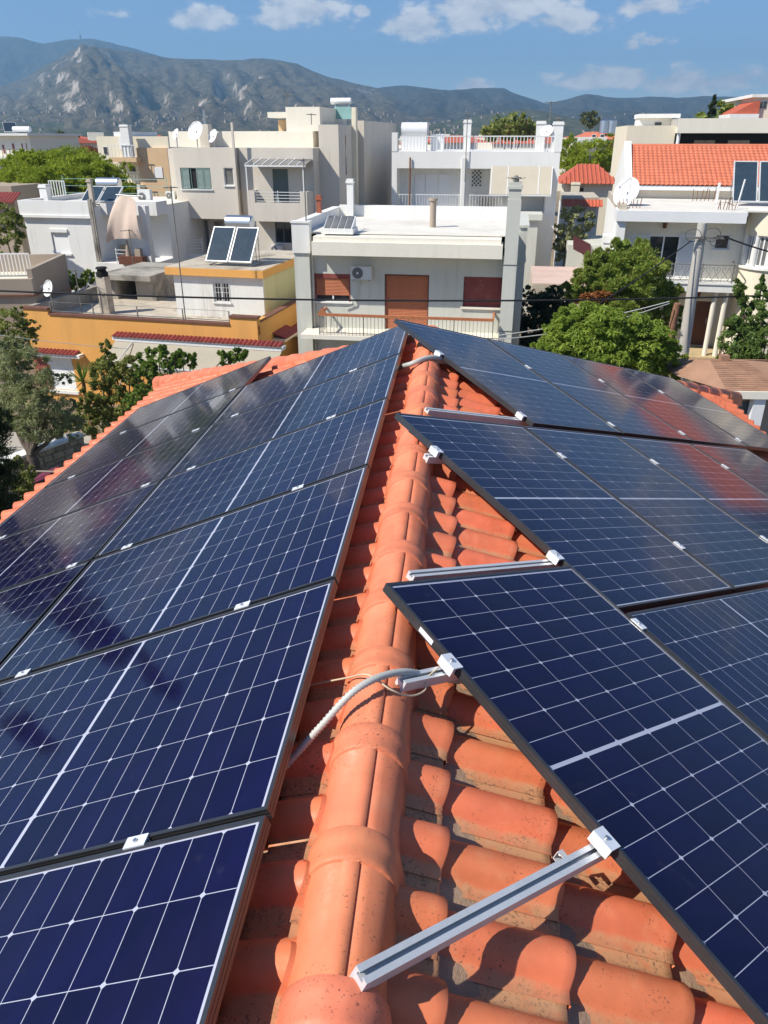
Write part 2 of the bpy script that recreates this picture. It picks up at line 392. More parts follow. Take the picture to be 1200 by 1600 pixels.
# ------------------------------------------------------------------ own house: a hipped clay roof under the camera
PSI = 0.0921449
Rv = Vector((math.sin(PSI), math.cos(PSI), 0)); Cv = Vector((math.cos(PSI), -math.sin(PSI), 0)); Zv = Vector((0, 0, 1))
def rf(c, al, z): return Cv*c + Rv*al + Vector((0, 0, z+CH))
PLp = Vector((-0.29710, 1.42038, -1.53293+CH)); SL = 0.386029
DL = -Cv*math.cos(SL) - Zv*math.sin(SL); NL = Rv.cross(DL)
Ra = Vector((0.7482, 0.6001, -0.2828)).normalized(); Rb = Vector((0.5481, -0.7994, -0.2462)); Rb = (Rb - Ra*Rb.dot(Ra)).normalized(); NR = Rb.cross(Ra)
PRp = Vector((0.00696, 2.37370, -1.44430+CH))
house = thing('tiled_house', 'house with the orange clay tile hip roof that carries the solar panels', 'house', (0, 0, 0), -PSI)
C0, ZA, TS = -.215, CH-1.570, math.tan(math.radians(22.1)); CS, SN = math.cos(math.radians(22.1)), math.sin(math.radians(22.1))
AL0, RIDGE_END, EAVE = -2.5, 6.8, 4.05
def roofpt(side, s, al, n=0.0):
    """side -1 left / +1 right; s metres down the slope, n metres above the tile crowns"""
    return Vector((C0+side*(s*CS+n*SN), al, ZA-s*SN+n*CS))
deck = MB(); dn = -.085; se = (EAVE-.05)/CS
for sd in (-1, 1):
    a, b, c, d = roofpt(sd, 0, AL0, dn), roofpt(sd, 0, RIDGE_END, dn), roofpt(sd, se, RIDGE_END+EAVE-.05, dn), roofpt(sd, se, AL0, dn)
    deck.quad(*(tuple(p) for p in ((a, b, c, d) if sd < 0 else (d, c, b, a))))
e1, e2, e0 = roofpt(-1, se, RIDGE_END+EAVE-.05, dn), roofpt(1, se, RIDGE_END+EAVE-.05, dn), roofpt(1, 0, RIDGE_END, dn)
deck.add([tuple(e1), tuple(e0), tuple(e2)], [(0, 1, 2)])
deck.build('roof_deck', 'mortar', house)
wl = MB(); ze = ZA-se*SN-.2; wl.box(C0-EAVE+.55, C0+EAVE-.55, AL0, RIDGE_END+EAVE-.6, 0, ze)
wl.build('wall', 'cream_plaster', house)
sf = MB()
for sd in (-1, 1): sf.box(C0+sd*(EAVE-.56), C0+sd*(EAVE-.08), AL0, RIDGE_END+EAVE-.1, ze-.02, ze+.06)
sf.box(C0-EAVE+.6, C0+EAVE-.6, RIDGE_END+EAVE-.59, RIDGE_END+EAVE-.1, ze-.02, ze+.06)
sf.build('eaves_soffit', 'white_plaster', house)

PT, EXPO = .2115, .335
def tile_mesh(name, y0, seed=0):
    """one wavy clay tile: x across (one pan and one roll), y down the slope, z normal; uv.y = height in the wave"""
    prof = [(-.006, .004), (.006, .0), (.034, -.001), (.049, .004), (.058, .019), (.071, .038), (.089, .052), (.110, .0585), (.128, .0585), (.146, .052), (.162, .038), (.174, .020), (.184, .008), (.200, .0055), (.2175, .0055)]
    ys = [y0, y0*.4+EXPO*.3, EXPO-.03, EXPO-.004, EXPO]
    vs, uvs = [], []
    for i, y in enumerate(ys):
        for (x, z) in prof:
            lift = .046*(y-0)/EXPO + (-.004 if i == len(ys)-1 else 0)
            vs.append((x-.118, y, z-.0585+lift-.042)); uvs.append((y/.4, z/.0585))
    n = len(prof); fs = []
    for i in range(len(ys)-1):
        for k in range(n-1): fs.append((i*n+k, (i+1)*n+k, (i+1)*n+k+1, i*n+k+1))
    sm = [True]*len(fs); o = len(vs); j = (len(ys)-1)*n
    for k in range(n): vs.append(vs[j+k]); uvs.append(uvs[j+k])
    for k in range(n):
        x, y, z = vs[j+k]; vs.append((x, y-.004, z-.030)); uvs.append((1, .8))
    for k in range(n-1): fs.append((o+k, o+n+k, o+n+k+1, o+k+1)); sm.append(False)
    # right-hand edge face
    me = bpy.data.meshes.new(name); me.from_pydata(vs, [], fs); me.polygons.foreach_set('use_smooth', sm)
    ul = me.uv_layers.new(name='uv'); li = np.zeros(len(me.loops), dtype=np.int32); me.loops.foreach_get('vertex_index', li)
    ul.data.foreach_set('uv', np.array(uvs, dtype=np.float32)[li].ravel())
    me.materials.append(MATS['terracotta']); return me
TILE = tile_mesh('roof_tile', -.055); TILE0 = tile_mesh('roof_tile_top', -.02)
rng = random.Random(4)
def tile_matrix(side, s, al, jit=True):
    """tile frame on the slope: y down the slope, x keeps the frame right handed"""
    yv = Vector((side*CS, 0, -SN)); zv = Vector((side*SN, 0, CS)); xv = yv.cross(zv)
    M = Matrix.Identity(4)
    for i, v in enumerate((xv, yv, zv)): M[0][i], M[1][i], M[2][i] = v
    if jit:
        M = M @ Matrix.Rotation(rng.uniform(-.008, .008), 4, 'Z') @ Matrix.Rotation(rng.uniform(-.008, .008), 4, 'X')
        s += rng.uniform(-.006, .006); al += rng.uniform(-.003, .003)
    p = roofpt(side, s, al, rng.uniform(-.002, .002)); M.translation = p
    return M
cand = []
for side, c_al in ((-1, 1.088), (1, 1.4655)):
    for j in range(13):
        sA = .28+EXPO*j-EXPO
        for k in range(-16, 48):
            al = c_al+PT*k
            if al < AL0+.2 or al > RIDGE_END+(sA+.2)*CS-.02: continue
            p = roofpt(side, sA+EXPO*.6, al); P = Matrix.Rotation(-PSI, 4, 'Z') @ p
            if side < 0:
                u, v = (P-PLp).dot(Rv), (P-PLp).dot(DL)
                hid = -1.2 < u < 6.75 and .22 < v < 3.3 and (v > 1.9 or u < 5.6)
            else:
                a, b = (P-PRp).dot(Ra), (P-PRp).dot(Rb)
                hid = any(a0+.2 < a < a1-.1 and b0+.1 < b < b1-.2 for a0, a1, b0, b1 in
                          ((0, 1.15, 0, 1.72), (1.1, 2.9, .33, 1.47), (1.13, 5.74, -1.42, .3), (2.46, 7.06, -3.21, -1.49)))
            seen = (not hid) and al > .35
            d = (P-Vector((0, 0, CH))).length
            cand.append((not seen, d, side, sA, al, j))
cand.sort(key=lambda t: t[:2])
rest_v, rest_uv, rest_f = [], [], 0
tiles_rest = {}
for i, (h, d, side, sA, al, j) in enumerate(cand):
    me = TILE0 if j == 0 else TILE; M = tile_matrix(side, sA, al)
    if i < 300:
        o = bpy.data.objects.new('roof_tile', me); COL.objects.link(o); o.parent = house; o.matrix_local = M
    else: tiles_rest.setdefault(me.name, []).append(M)
bm = bmesh.new()
tv, tf, tuv = [], [], []
for nm, Ms in tiles_rest.items():
    me = bpy.data.meshes[nm]; V = np.array([v.co for v in me.vertices]); Fs = [tuple(p.vertices) for p in me.polygons]
    UVv = np.zeros((len(V), 2)); 
    for l, uvd in zip(me.loops, me.uv_layers[0].data): UVv[l.vertex_index] = uvd.uv
    for M in Ms:
        A = np.array(M); o = sum(len(x) for x in tv); tv.append(V @ A[:3, :3].T + A[:3, 3]); tuv.append(UVv); tf += [tuple(q+o for q in f) for f in Fs]
bm.free()
if tv:
    me = bpy.data.meshes.new('hidden_roof_tiles'); me.from_pydata(np.concatenate(tv).tolist(), [], tf)
    me.polygons.foreach_set('use_smooth', [True]*len(tf)); ul = me.uv_layers.new(name='uv'); li = np.zeros(len(me.loops), dtype=np.int32); me.loops.foreach_get('vertex_index', li)
    ul.data.foreach_set('uv', np.concatenate(tuv).astype(np.float32)[li].ravel())
    tag(link('roof_tiles', me, 'terracotta', house), kind='stuff')

def cap_mesh(name, L=.400, r=.105, rib=True):
    ys = [0, .012, .300, .303, .318, .332, .352, .362, .374, .392, L]
    rr = [r-.003, r, r+.001, r+.0075, r+.0085, r+.0085, r+.008, r+.0115, r+.0130, r+.0125, r+.010]
    angs = [-118, -104, -90, -75, -60, -45, -32, -20, -9, -7, 4, 12, 14.5, 15.5, 18, 30, 45, 60, 75, 90, 104, 118]
    vs, fs = [], []
    for i, (y, q) in enumerate(zip(ys, rr)):
        for a in angs:
            rad = q
            if rib and 0 <= i <= 2:
                if -7 <= a <= 12: rad += .0045
                if a in (14.5, 15.5): rad -= .006
            t = math.radians(a); x = rad*math.sin(t); z = rad*math.cos(t)
            if abs(a) > 90: x = math.copysign(rad*(1+.12*(abs(a)-90)/28), a); z = -rad*.75*(abs(a)-90)/28
            vs.append((x, y, z))
    n = len(angs)
    for i in range(len(ys)-1):
        for k in range(n-1): fs.append((i*n+k, i*n+k+1, (i+1)*n+k+1, (i+1)*n+k))
    sm = [not (i == 2) for i in range(len(ys)-1) for k in range(n-1)]
    for row in (0, len(ys)-1):
        o = len(vs)
        for k in range(n): vs.append(vs[row*n+k])
        for k in range(n): x, y, z = vs[row*n+k]; vs.append((x*.86, y, z*.86))
        for k in range(n-1): fs.append((o+k, o+n+k, o+n+k+1, o+k+1) if row == 0 else (o+k+1, o+n+k+1, o+n+k, o+k)); sm.append(False)
    me = bpy.data.meshes.new(name); me.from_pydata(vs, [], fs); me.polygons.foreach_set('use_smooth', sm)
    me.materials.append(MATS['terracotta_cap']); return me
CAP = cap_mesh('ridge_tile'); HCAP = cap_mesh('hip_tile', rib=False)
zc = CH-1.532-.105
for k in range(-8, 17):
    al = .917+.375*k-.345
    if al > RIDGE_END+.1 or al < AL0: continue
    o = bpy.data.objects.new('ridge_tile', CAP); COL.objects.link(o); o.parent = house
    o.location = (C0+.024-.004*al+rng.uniform(-.003, .003), al, zc+rng.uniform(-.002, .002)); o.rotation_euler = (rng.uniform(-.006, .006), rng.uniform(-.03, .03), rng.uniform(-.008, .008))
for sd in (-1, 1):
    p0 = Vector((C0, RIDGE_END, ZA)); p1 = Vector((C0+sd*EAVE, RIDGE_END+EAVE, ZA-EAVE*TS)); L = (p1-p0).length; yv = (p0-p1).normalized()
    zv = Vector((0, 0, 1)); xv = yv.cross(zv).normalized(); zv = xv.cross(yv)
    for k in range(int(L/.33)+1):
        M = Matrix.Identity(4)
        for i, v in enumerate((xv, yv, zv)): M[0][i], M[1][i], M[2][i] = v
        M = M @ Matrix.Rotation(rng.uniform(-.04, .04), 4, 'Y') @ Matrix.Rotation(-.05, 4, 'X')
        M.translation = p0 - yv*(.33*k+.36) + Vector((0, 0, -.078+rng.uniform(-.004, .004)))
        o = bpy.data.objects.new('hip_tile', HCAP); COL.objects.link(o); o.parent = house; o.matrix_local = M

# ------------------------------------------------------------------ solar panels
PW, PLn, GAP = 1.134, 1.722, .02
CW, CHh, NX, NY = .1835, .0925, 6, 18
frm = MB()
fw_, fh = .012, .035
def lipped(m, x0, x1, y0, y1): m.box(x0, x1, y0, y1, -fh, 0)
lipped(frm, 0, fw_, 0, PLn); lipped(frm, PW-fw_, PW, 0, PLn); lipped(frm, fw_, PW-fw_, 0, fw_); lipped(frm, fw_, PW-fw_, PLn-fw_, PLn)
# the thin groove that runs round the outside of an extruded frame
for z in (-.012, -.024):
    frm.box(-.0008, 0, 0, PLn, z-.0015, z+.0015); frm.box(PW, PW+.0008, 0, PLn, z-.0015, z+.0015)
    frm.box(0, PW, -.0008, 0, z-.0015, z+.0015); frm.box(0, PW, PLn, PLn+.0008, z-.0015, z+.0015)
FRAME = frm.mesh('frame'); FRAME.materials.append(MATS['frame_dark'])
bs = MB(); bs.box(fw_, PW-fw_, fw_, PLn-fw_, -.010, -.0060); BACK = bs.mesh('backsheet'); BACK.materials.append(MATS['backsheet'])
gm = MB(); gm.quad((fw_, fw_, -.0022), (PW-fw_, fw_, -.0022), (PW-fw_, PLn-fw_, -.0022), (fw_, PLn-fw_, -.0022)); GLASS = gm.mesh('glass_pane'); GLASS.materials.append(MATS['panel_glass'])
def cell_poly(kind):
    w, h, c = .1812/2, .0902/2, .0072
    if kind: return [(-w, -h), (w, -h), (w, h-c), (w-c, h), (-w+c, h), (-w, h-c)]
    return [(-w, -h+c), (-w+c, -h), (w-c, -h), (w, -h+c), (w, h), (-w, h)]
def cell_slots():
    for i in range(NX):
        x = PW/2+(i-NX/2+.5)*CW
        for half in (0, 1):
            for j in range(NY//2):
                d = .006+(j+.5)*CHh                     # from the middle outwards
                y = PLn/2-d if half == 0 else PLn/2+d
                inner = (8-j) % 2 == 0                  # cut corners face the middle
                yield x, y, (inner if half == 0 else not inner)
CELLS = []
for kd in (0, 1):
    m = MB(); pts = cell_poly(kd); n = len(pts)
    m.add([(x, y, -.0058) for x, y in pts]+[(x, y, -.0061) for x, y in pts], [tuple(range(n))]+[(i, n+i, n+(i+1) % n, (i+1) % n) for i in range(n)])
    me = m.mesh('solar_cell'); me.materials.append(MATS['cell_silicon']); CELLS.append(me)
m = MB()
for x, y, kd in cell_slots(): pts = cell_poly(kd); m.add([(x+a, y+b, -.0058) for a, b in pts], [tuple(range(len(pts)))])
CELLSHEET = m.mesh('solar_cells'); CELLSHEET.materials.append(MATS['cell_silicon'])
def basis(origin, x, y):
    z = x.cross(y); M = Matrix.Identity(4)
    for i, v in enumerate((x, y, z)): M[0][i], M[1][i], M[2][i] = v
    M.translation = origin; return M
pr = random.Random(9)
def panel(label, origin, x, y, fine, group):
    M = basis(origin, x, y) @ Matrix.Rotation(pr.uniform(-.0012, .0012), 4, 'X') @ Matrix.Rotation(pr.uniform(-.0012, .0012), 4, 'Y')
    t = thing('photovoltaic_module', label, 'solar panel', group=group); t.matrix_world = M
    for nm, me in (('frame', FRAME), ('backsheet', BACK), ('glass_pane', GLASS)):
        o = bpy.data.objects.new(nm, me); COL.objects.link(o); o.parent = t
    if fine:
        for cx, cy, kd in cell_slots():
            o = bpy.data.objects.new('solar_cell', CELLS[kd]); COL.objects.link(o); o.parent = t; o.location = (cx, cy, 0)
    else:
        o = bpy.data.objects.new('solar_cells', CELLSHEET); COL.objects.link(o); o.parent = t; o['kind'] = 'stuff'
    return t
GL, GR = 'solar panels on the left slope', 'solar panels on the right slope'
STEP = PW+GAP
UP_L = ['solar panel cut off by the bottom left corner, lowest in the row beside the ridge', 'large near solar panel left of the corrugated conduit, beside the ridge', 'solar panel left of the ridge, second whole one counted from the camera',
        'solar panel left of the ridge, third whole one counted from the camera', 'solar panel left of the ridge, next to last before the far hip', 'farthest solar panel left of the ridge, its top corner under the far right array']
for k in range(-1, 5):
    panel(UP_L[k+1], PLp+Rv*(STEP*k), Rv, DL, k <= 2, GL)
LO_L = ['solar panel of the eaves row past the left picture edge, nearest of that row', 'solar panel of the eaves row at the left picture edge with a dark tree reflection', 'solar panel of the eaves row by the left edge, half in a black reflection',
        'solar panel of the eaves row with a reddish reflection, above the stone wall', 'solar panel of the eaves row, next to last before the far hip', 'farthest solar panel of the eaves row, its dark edge towards the hip tiles']
for k in range(0, 6):
    panel(LO_L[k], PLp+Rv*(STEP*k)+DL*(PLn+.02), Rv, DL, k in (1, 2, 3), GL)
def onR(a, b, n=0): return PRp+Ra*a+Rb*b+NR*n
R0A, R0B, R1A, R1B = 2.4654, -3.2085, 1.1289, -1.4224
R0N = ['solar panel overlapping the far end of the ridge, first of the farthest right row', 'solar panel in the farthest right row, second from the ridge', 'solar panel in the farthest right row with a beige building reflected, third from the ridge', 'solar panel at the far right corner of the roof by the neighbouring shingle roof']
R1N = ['solar panel of the middle right row with its corner over the ridge cap', 'solar panel of the middle right row, second from the ridge', 'solar panel of the middle right row, third from the ridge with grey reflections', 'solar panel at the right picture edge, last of the middle row']
for k in range(4):
    panel(R0N[k], onR(R0A+STEP*k+PW, R0B), -Ra, Rb, k == 0, GR)
    panel(R1N[k], onR(R1A+STEP*k+PW, R1B), -Ra, Rb, k <= 1, GR)
near_panel = panel('nearest right solar panel in front with its long black edge over orange tiles', onR(PW, 0), -Ra, Rb, True, GR)
panel('solar panel laid crosswise behind the nearest right one, at the right picture edge', onR(STEP, .335), Rb, Ra, True, GR)
# sticker on the outer edge of the nearest panel, strip of red tape on the one behind
s_ = MB(); s_.box(PW+.0009, PW+.0015, .225, .30, -.028, -.010); s_.build('sticker', 'label_white', near_panel)

# ------------------------------------------------------------------ mounting rails
def rail_profile():
    return [(-.02, 0), (-.0055, 0), (-.0055, -.004), (-.010, -.004), (-.010, -.013), (.010, -.013), (.010, -.004), (.0055, -.004), (.0055, 0), (.02, 0), (.02, -.040), (.011, -.040), (.005, -.031), (-.005, -.031), (-.011, -.040), (-.02, -.040)]
def rail(label, a0, a1, b, group, n=-.0355):
    t = thing('mounting_rail', label, 'mounting rail', group=group)
    t.matrix_world = basis(onR(a0, b, n), Rb, Ra)
    m = MB(); m.prism([(x, 0, z) for x, z in rail_profile()], (0, a1-a0, 0)); m.build('rail_bar', 'aluminium', t)
    return t
GRail = 'aluminium rails under the right panels'
rail('long bare aluminium rail reaching over the tiles at the bottom of the picture', -.862, 2.95, 1.106, GRail)
rail('short aluminium rail stub beside the corrugated conduit', -.212, 2.95, .407, GRail)
rail('aluminium rail running just above the nearest right panel', .209, 5.80, -.078, GRail)
rail('aluminium rail stub at the upper clamp of the middle row', 1.060, 5.80, -1.015, GRail)
rail('aluminium rail above the top edge of the middle row', 1.541, 7.12, -1.600, GRail)
rail('aluminium rail stub where the far conduit ends', 2.385, 7.12, -2.569, GRail)
def lrail(label, v):
    t = thing('mounting_rail', label, 'mounting rail', group='aluminium rails under the left panels')
    t.matrix_world = basis(PLp+DL*v-NL*.0355+Rv*-1.2, -DL, Rv)
    m = MB(); m.prism([(x, 0, z) for x, z in rail_profile()], (0, 8.15, 0)); m.build('rail_bar', 'aluminium', t)
for v in (1.87, 3.15): lrail('upper aluminium rail under the eaves row of left panels' if v < 2 else 'lower aluminium rail under the eaves row of left panels', v)

# ------------------------------------------------------------------ clamps
def end_clamp():
    t = thing('end_clamp', 'x', 'clamp', group='end clamps on the long panel edges')
    m = MB(); m.box(-.036, .009, -.034, .034, .0008, .0052); m.box(-.036, -.0318, -.034, .034, -.030, .0008); m.box(-.028, -.004, -.024, .024, -.034, -.0005)
    m.build('clamp_plate', 'bright_aluminium', t)
    m = MB(); m.cyl((-.016, 0, .0052), (-.016, 0, .0115), .0065, 6); m.cyl((-.016, 0, .0115), (-.016, 0, .0125), .003, 8); m.build('bolt', 'steel', t)
    return t
def mid_clamp():
    t = thing('mid_clamp', 'x', 'clamp', group='mid clamps between panels')
    m = MB(); m.box(-.0185, .0185, -.033, .033, .0008, .005); m.box(-.008, -.005, -.033, .033, -.034, .0008); m.box(.005, .008, -.033, .033, -.034, .0008)
    m.build('clamp_plate', 'bright_aluminium', t)
    m = MB(); m.cyl((0, 0, .005), (0, 0, .0105), .006, 6); m.build('bolt', 'steel', t)
    return t
EC, MC = end_clamp(), mid_clamp(); first = {id(EC): True, id(MC): True}
def put(src, M, label):
    o = src if first[id(src)] else copy_tree(src)
    first[id(src)] = False; o.matrix_world = M; o['label'] = label
for a, b, lb in ((0, 1.106, 'end clamp holding the nearest panel on the long bare rail'), (0, .409, 'end clamp beside the corrugated conduit'), (R1A, -.078, 'end clamp at the rail above the nearest right panel'),
                 (R1A, -1.015, 'end clamp near the upper corner of the middle row'), (R0A, -1.600, 'end clamp on the rail above the middle row'), (R0A, -2.569, 'end clamp at the far conduit on the ridge')):
    put(EC, basis(onR(a, b), Ra, -Rb), lb)
# (Ra, -Rb) is right handed with the outward normal up
row_names = ['first', 'second', 'third', 'fourth', 'fifth', 'sixth']
for k in range(1, 5):
    for v, nm in ((.405, 'ridge side'), (1.49, 'lower')): 
        put(MC, basis(PLp+Rv*(STEP*k-GAP/2)+DL*v, Rv, DL), f'{nm} mid clamp in the {row_names[k]} joint of the left row beside the ridge')
for v, nm in ((.388, 'ridge side'), (1.49, 'lower')): put(MC, basis(PLp+Rv*(-GAP/2)+DL*v, Rv, DL), f'{nm} mid clamp in the nearest joint of the left row beside the ridge')
for k in range(1, 6):
    for v, nm in ((1.87, 'upper'), (3.15, 'eaves side')):
        put(MC, basis(PLp+Rv*(STEP*k-GAP/2)+DL*v, Rv, DL), f'{nm} mid clamp in the {row_names[k-1]} joint of the left eaves row')
for k in range(1, 4):
    for b, nm in ((-2.62, 'upper'), (-1.615, 'lower')): put(MC, basis(onR(R0A+STEP*k-GAP/2, b), -Ra, Rb), f'{nm} mid clamp in the {row_names[k-1]} joint of the farthest right row')
    for b, nm in ((-1.04, 'upper'), (-.08, 'lower')): put(MC, basis(onR(R1A+STEP*k-GAP/2, b), -Ra, Rb), f'{nm} mid clamp in the {row_names[k-1]} joint of the middle right row')
put(MC, basis(onR(STEP-GAP/2, .409), -Ra, Rb), 'mid clamp on the edge between the nearest right panel and the crosswise panel')
put(MC, basis(onR(STEP-GAP/2, 1.106), -Ra, Rb), 'mid clamp out at the right picture edge beside the nearest right panel')
# roof hook under the long rail
t = thing('roof_hook', 'small steel roof hook bracket behind the long bare rail', 'roof hook'); t.matrix_world = basis(onR(-.10, 1.068, -.106), Rb, Ra) @ Matrix.Scale(.55, 4)
m = MB(); m.box(-.03, .02, -.02, .02, 0, .004); m.box(-.03, -.026, -.02, .02, .004, .052); m.box(-.026, .03, -.02, .02, .048, .052); m.build('bracket', 'aluminium', t)
m = MB(); m.cyl((-.034, 0, .03), (-.012, 0, .03), .006, 6); m.cyl((.0, 0, .004), (0, 0, .012), .006, 6); m.build('bolt', 'steel', t)

# ------------------------------------------------------------------ conduits and loose wire across the ridge
def smooth_path(pts, n):
    pts = [Vector(p) for p in pts]; P = [pts[0]*2-pts[1]]+pts+[pts[-1]*2-pts[-2]]; out = []
    for i in range(1, len(P)-2):
        for k in range(n):
            t = k/n; a, b, c, d = P[i-1:i+3]
            out.append(.5*((2*b)+(c-a)*t+(2*a-5*b+4*c-d)*t*t+(3*b-a-3*c+d)*t**3))
    out.append(pts[-1]); return out
def conduit(name, label, pts, r, n, rib, mat, group=None):
    P = smooth_path([rf(*p) for p in pts], n)
    m = MB(); m.tube(P, [r*(1.0 if (i % 2 == 0 or not rib) else .76) for i in range(len(P))], 10)
    o = m.build(name, mat); tag(o, label, 'conduit', group); return o
conduit('conduit', 'grey corrugated conduit arching over the near ridge cap', [(-.60, 1.56, -1.80), (-.4445, 1.682, -1.672), (-.3515, 1.7431, -1.575), (-.2445, 1.8135, -1.478), (-.1273, 1.935, -1.505), (.0, 2.05, -1.61), (.2, 2.2, -1.74)], .0125, 24, True, 'conduit')
conduit('conduit', 'pale conduit crossing the far end of the ridge', [(-.62, 5.80, -1.74), (-.4357, 5.88, -1.63), (-.32, 5.68, -1.535), (-.20, 5.78, -1.512), (-.10, 5.91, -1.55), (.0, 6.03, -1.63), (.1, 6.13, -1.71)], .019, 14, False, 'conduit')
wire = MB(); wire.tube(smooth_path([rf(*p) for p in ((-.60, 2.02, -1.70), (-.4344, 2.0321, -1.655), (-.3088, 1.9818, -1.578), (-.2251, 1.8981, -1.494), (-.1514, 1.8494, -1.505), (-.0951, 1.885, -1.555), (-.051, 1.9423, -1.578), (-.045, 1.975, -1.555), (-.01, 2.02, -1.545))], 8), .0032, 6)
tag(wire.build('loose_wire', 'wire_beige'), 'thin beige wire looping under the corrugated conduit', 'wire')
# ------------------------------------------------------------------ buildings: a local frame per house, x along the front, y away from the street, z up
class B:
    def __init__(s, name, label, cat, px, py, D, yaw, group=None):
        P = at(px, py, D); s.o = Vector((P.x, P.y, 0)); s.yaw = math.radians(yaw)
        s.ex = Vector((math.cos(s.yaw), math.sin(s.yaw), 0)); s.ey = Vector((-math.sin(s.yaw), math.cos(s.yaw), 0))
        s.r = thing(name, label, cat, s.o, s.yaw, group)
    def uv(s, px, py, d=0.0):
        """(x, z) where the sight line of a photo pixel meets the plane y = d of this house"""
        v = Vector(ray(px, py)); E = Vector((0, 0, CH)); n = s.ey
        t = ((s.o+n*d-E).dot(n))/v.dot(n); P = E+v*t; q = P-s.o
        return q.dot(s.ex), P.z
    def xy(s, px, py, z):
        P = at_z(px, py, z)-s.o; return P.dot(s.ex), P.dot(s.ey)
    def rect(s, tl, br, d=0.0):
        x0, z1 = s.uv(*tl, d); x1, z0 = s.uv(*br, d); return x0, x1, z0, z1
    def part(s, name, m, mat, parent=None, kind=None, label=None):
        o = m.build(name, mat, parent or s.r)
        if kind: o['kind'] = kind
        if label: o['label'] = label
        return o
    def box(s, name, mat, x0, x1, y0, y1, z0, z1, parent=None):
        m = MB(); m.box(x0, x1, y0, y1, z0, z1); return s.part(name, m, mat, parent)
    def world(s, x, y, z): return s.o+s.ex*x+s.ey*y+Vector((0, 0, z))
def holes_wall(m, x0, x1, z0, z1, y, holes, rv=.12):
    xs = sorted({x0, x1, *[v for h in holes for v in h[:2] if x0 < v < x1]}); zs = sorted({z0, z1, *[v for h in holes for v in h[2:] if z0 < v < z1]})
    for i in range(len(xs)-1):
        for j in range(len(zs)-1):
            cx, cz = (xs[i]+xs[i+1])/2, (zs[j]+zs[j+1])/2
            if any(h[0] < cx < h[1] and h[2] < cz < h[3] for h in holes): continue
            m.quad((xs[i], y, zs[j]), (xs[i+1], y, zs[j]), (xs[i+1], y, zs[j+1]), (xs[i], y, zs[j+1]))
    for a, b, c, d in holes:
        m.quad((a, y, c), (a, y+rv, c), (a, y+rv, d), (a, y, d)); m.quad((b, y, d), (b, y+rv, d), (b, y+rv, c), (b, y, c))
        m.quad((a, y, d), (a, y+rv, d), (b, y+rv, d), (b, y, d)); m.quad((b, y, c), (b, y+rv, c), (a, y+rv, c), (a, y, c))
        m.quad((a, y+rv, c), (b, y+rv, c), (b, y+rv, d), (a, y+rv, d))
def body(m, x0, x1, y0, y1, z0, z1, front=True):
    if front: m.quad((x0, y0, z0), (x1, y0, z0), (x1, y0, z1), (x0, y0, z1))
    m.quad((x1, y0, z0), (x1, y1, z0), (x1, y1, z1), (x1, y0, z1)); m.quad((x1, y1, z0), (x0, y1, z0), (x0, y1, z1), (x1, y1, z1))
    m.quad((x0, y1, z0), (x0, y0, z0), (x0, y0, z1), (x0, y1, z1)); m.quad((x0, y0, z1), (x1, y0, z1), (x1, y1, z1), (x0, y1, z1))
def window(b, h, y, fmat='white_paint', pmat_='window_glass', nx=2, ny=1, fw=.05, rv=.12, sill=None, name='window'):
    x0, x1, z0, z1 = h; m = MB(); ya, yb = y+rv-.07, y+rv-.002; e = .001
    m.box(x0+e, x0+fw, ya, yb, z0+e, z1-e); m.box(x1-fw, x1-e, ya, yb, z0+e, z1-e); m.box(x0+fw, x1-fw, ya, yb, z0+e, z0+fw); m.box(x0+fw, x1-fw, ya, yb, z1-fw, z1-e)
    for i in range(1, nx):
        xm = x0+(x1-x0)*i/nx; m.box(xm-fw*.5, xm+fw*.5, ya, yb, z0+fw, z1-fw)
    for j in range(1, ny):
        zm = z0+(z1-z0)*j/ny; m.box(x0+fw, x1-fw, ya+.012, yb, zm-.015, zm+.015)
    f = b.part(name, m, fmat)
    for i in range(nx):
        a, c = x0+(x1-x0)*i/nx+fw*.5, x0+(x1-x0)*(i+1)/nx-fw*.5
        p = MB(); p.box(a, c, yb-.025, yb-.018, z0+fw*.8, z1-fw*.8); b.part('pane', p, pmat_, f)
    if sill:
        p = MB(); p.box(x0-.06, x1+.06, y-.07, y+rv-.075, z0-.05, z0-.001); b.part('sill', p, sill, f)
    return f
def roller(b, h, y, mat, name='roller_shutter', rv=.12, pitch=.05, z0=None, parent=None):
    """closed roller shutter: one corrugated curtain"""
    x0, x1, za, z1 = h; za = za if z0 is None else z0; m = MB(); n = max(2, int((z1-za)/pitch)); dz = (z1-za)/n
    for i in range(n):
        a = za+i*dz; yy = y+rv-.05
        m.quad((x0+.01, yy, a), (x1-.01, yy, a), (x1-.01, yy-.012, a+dz*.5), (x0+.01, yy-.012, a+dz*.5))
        m.quad((x0+.01, yy-.012, a+dz*.5), (x1-.01, yy-.012, a+dz*.5), (x1-.01, yy, a+dz), (x0+.01, yy, a+dz))
    return b.part(name, m, mat, parent)
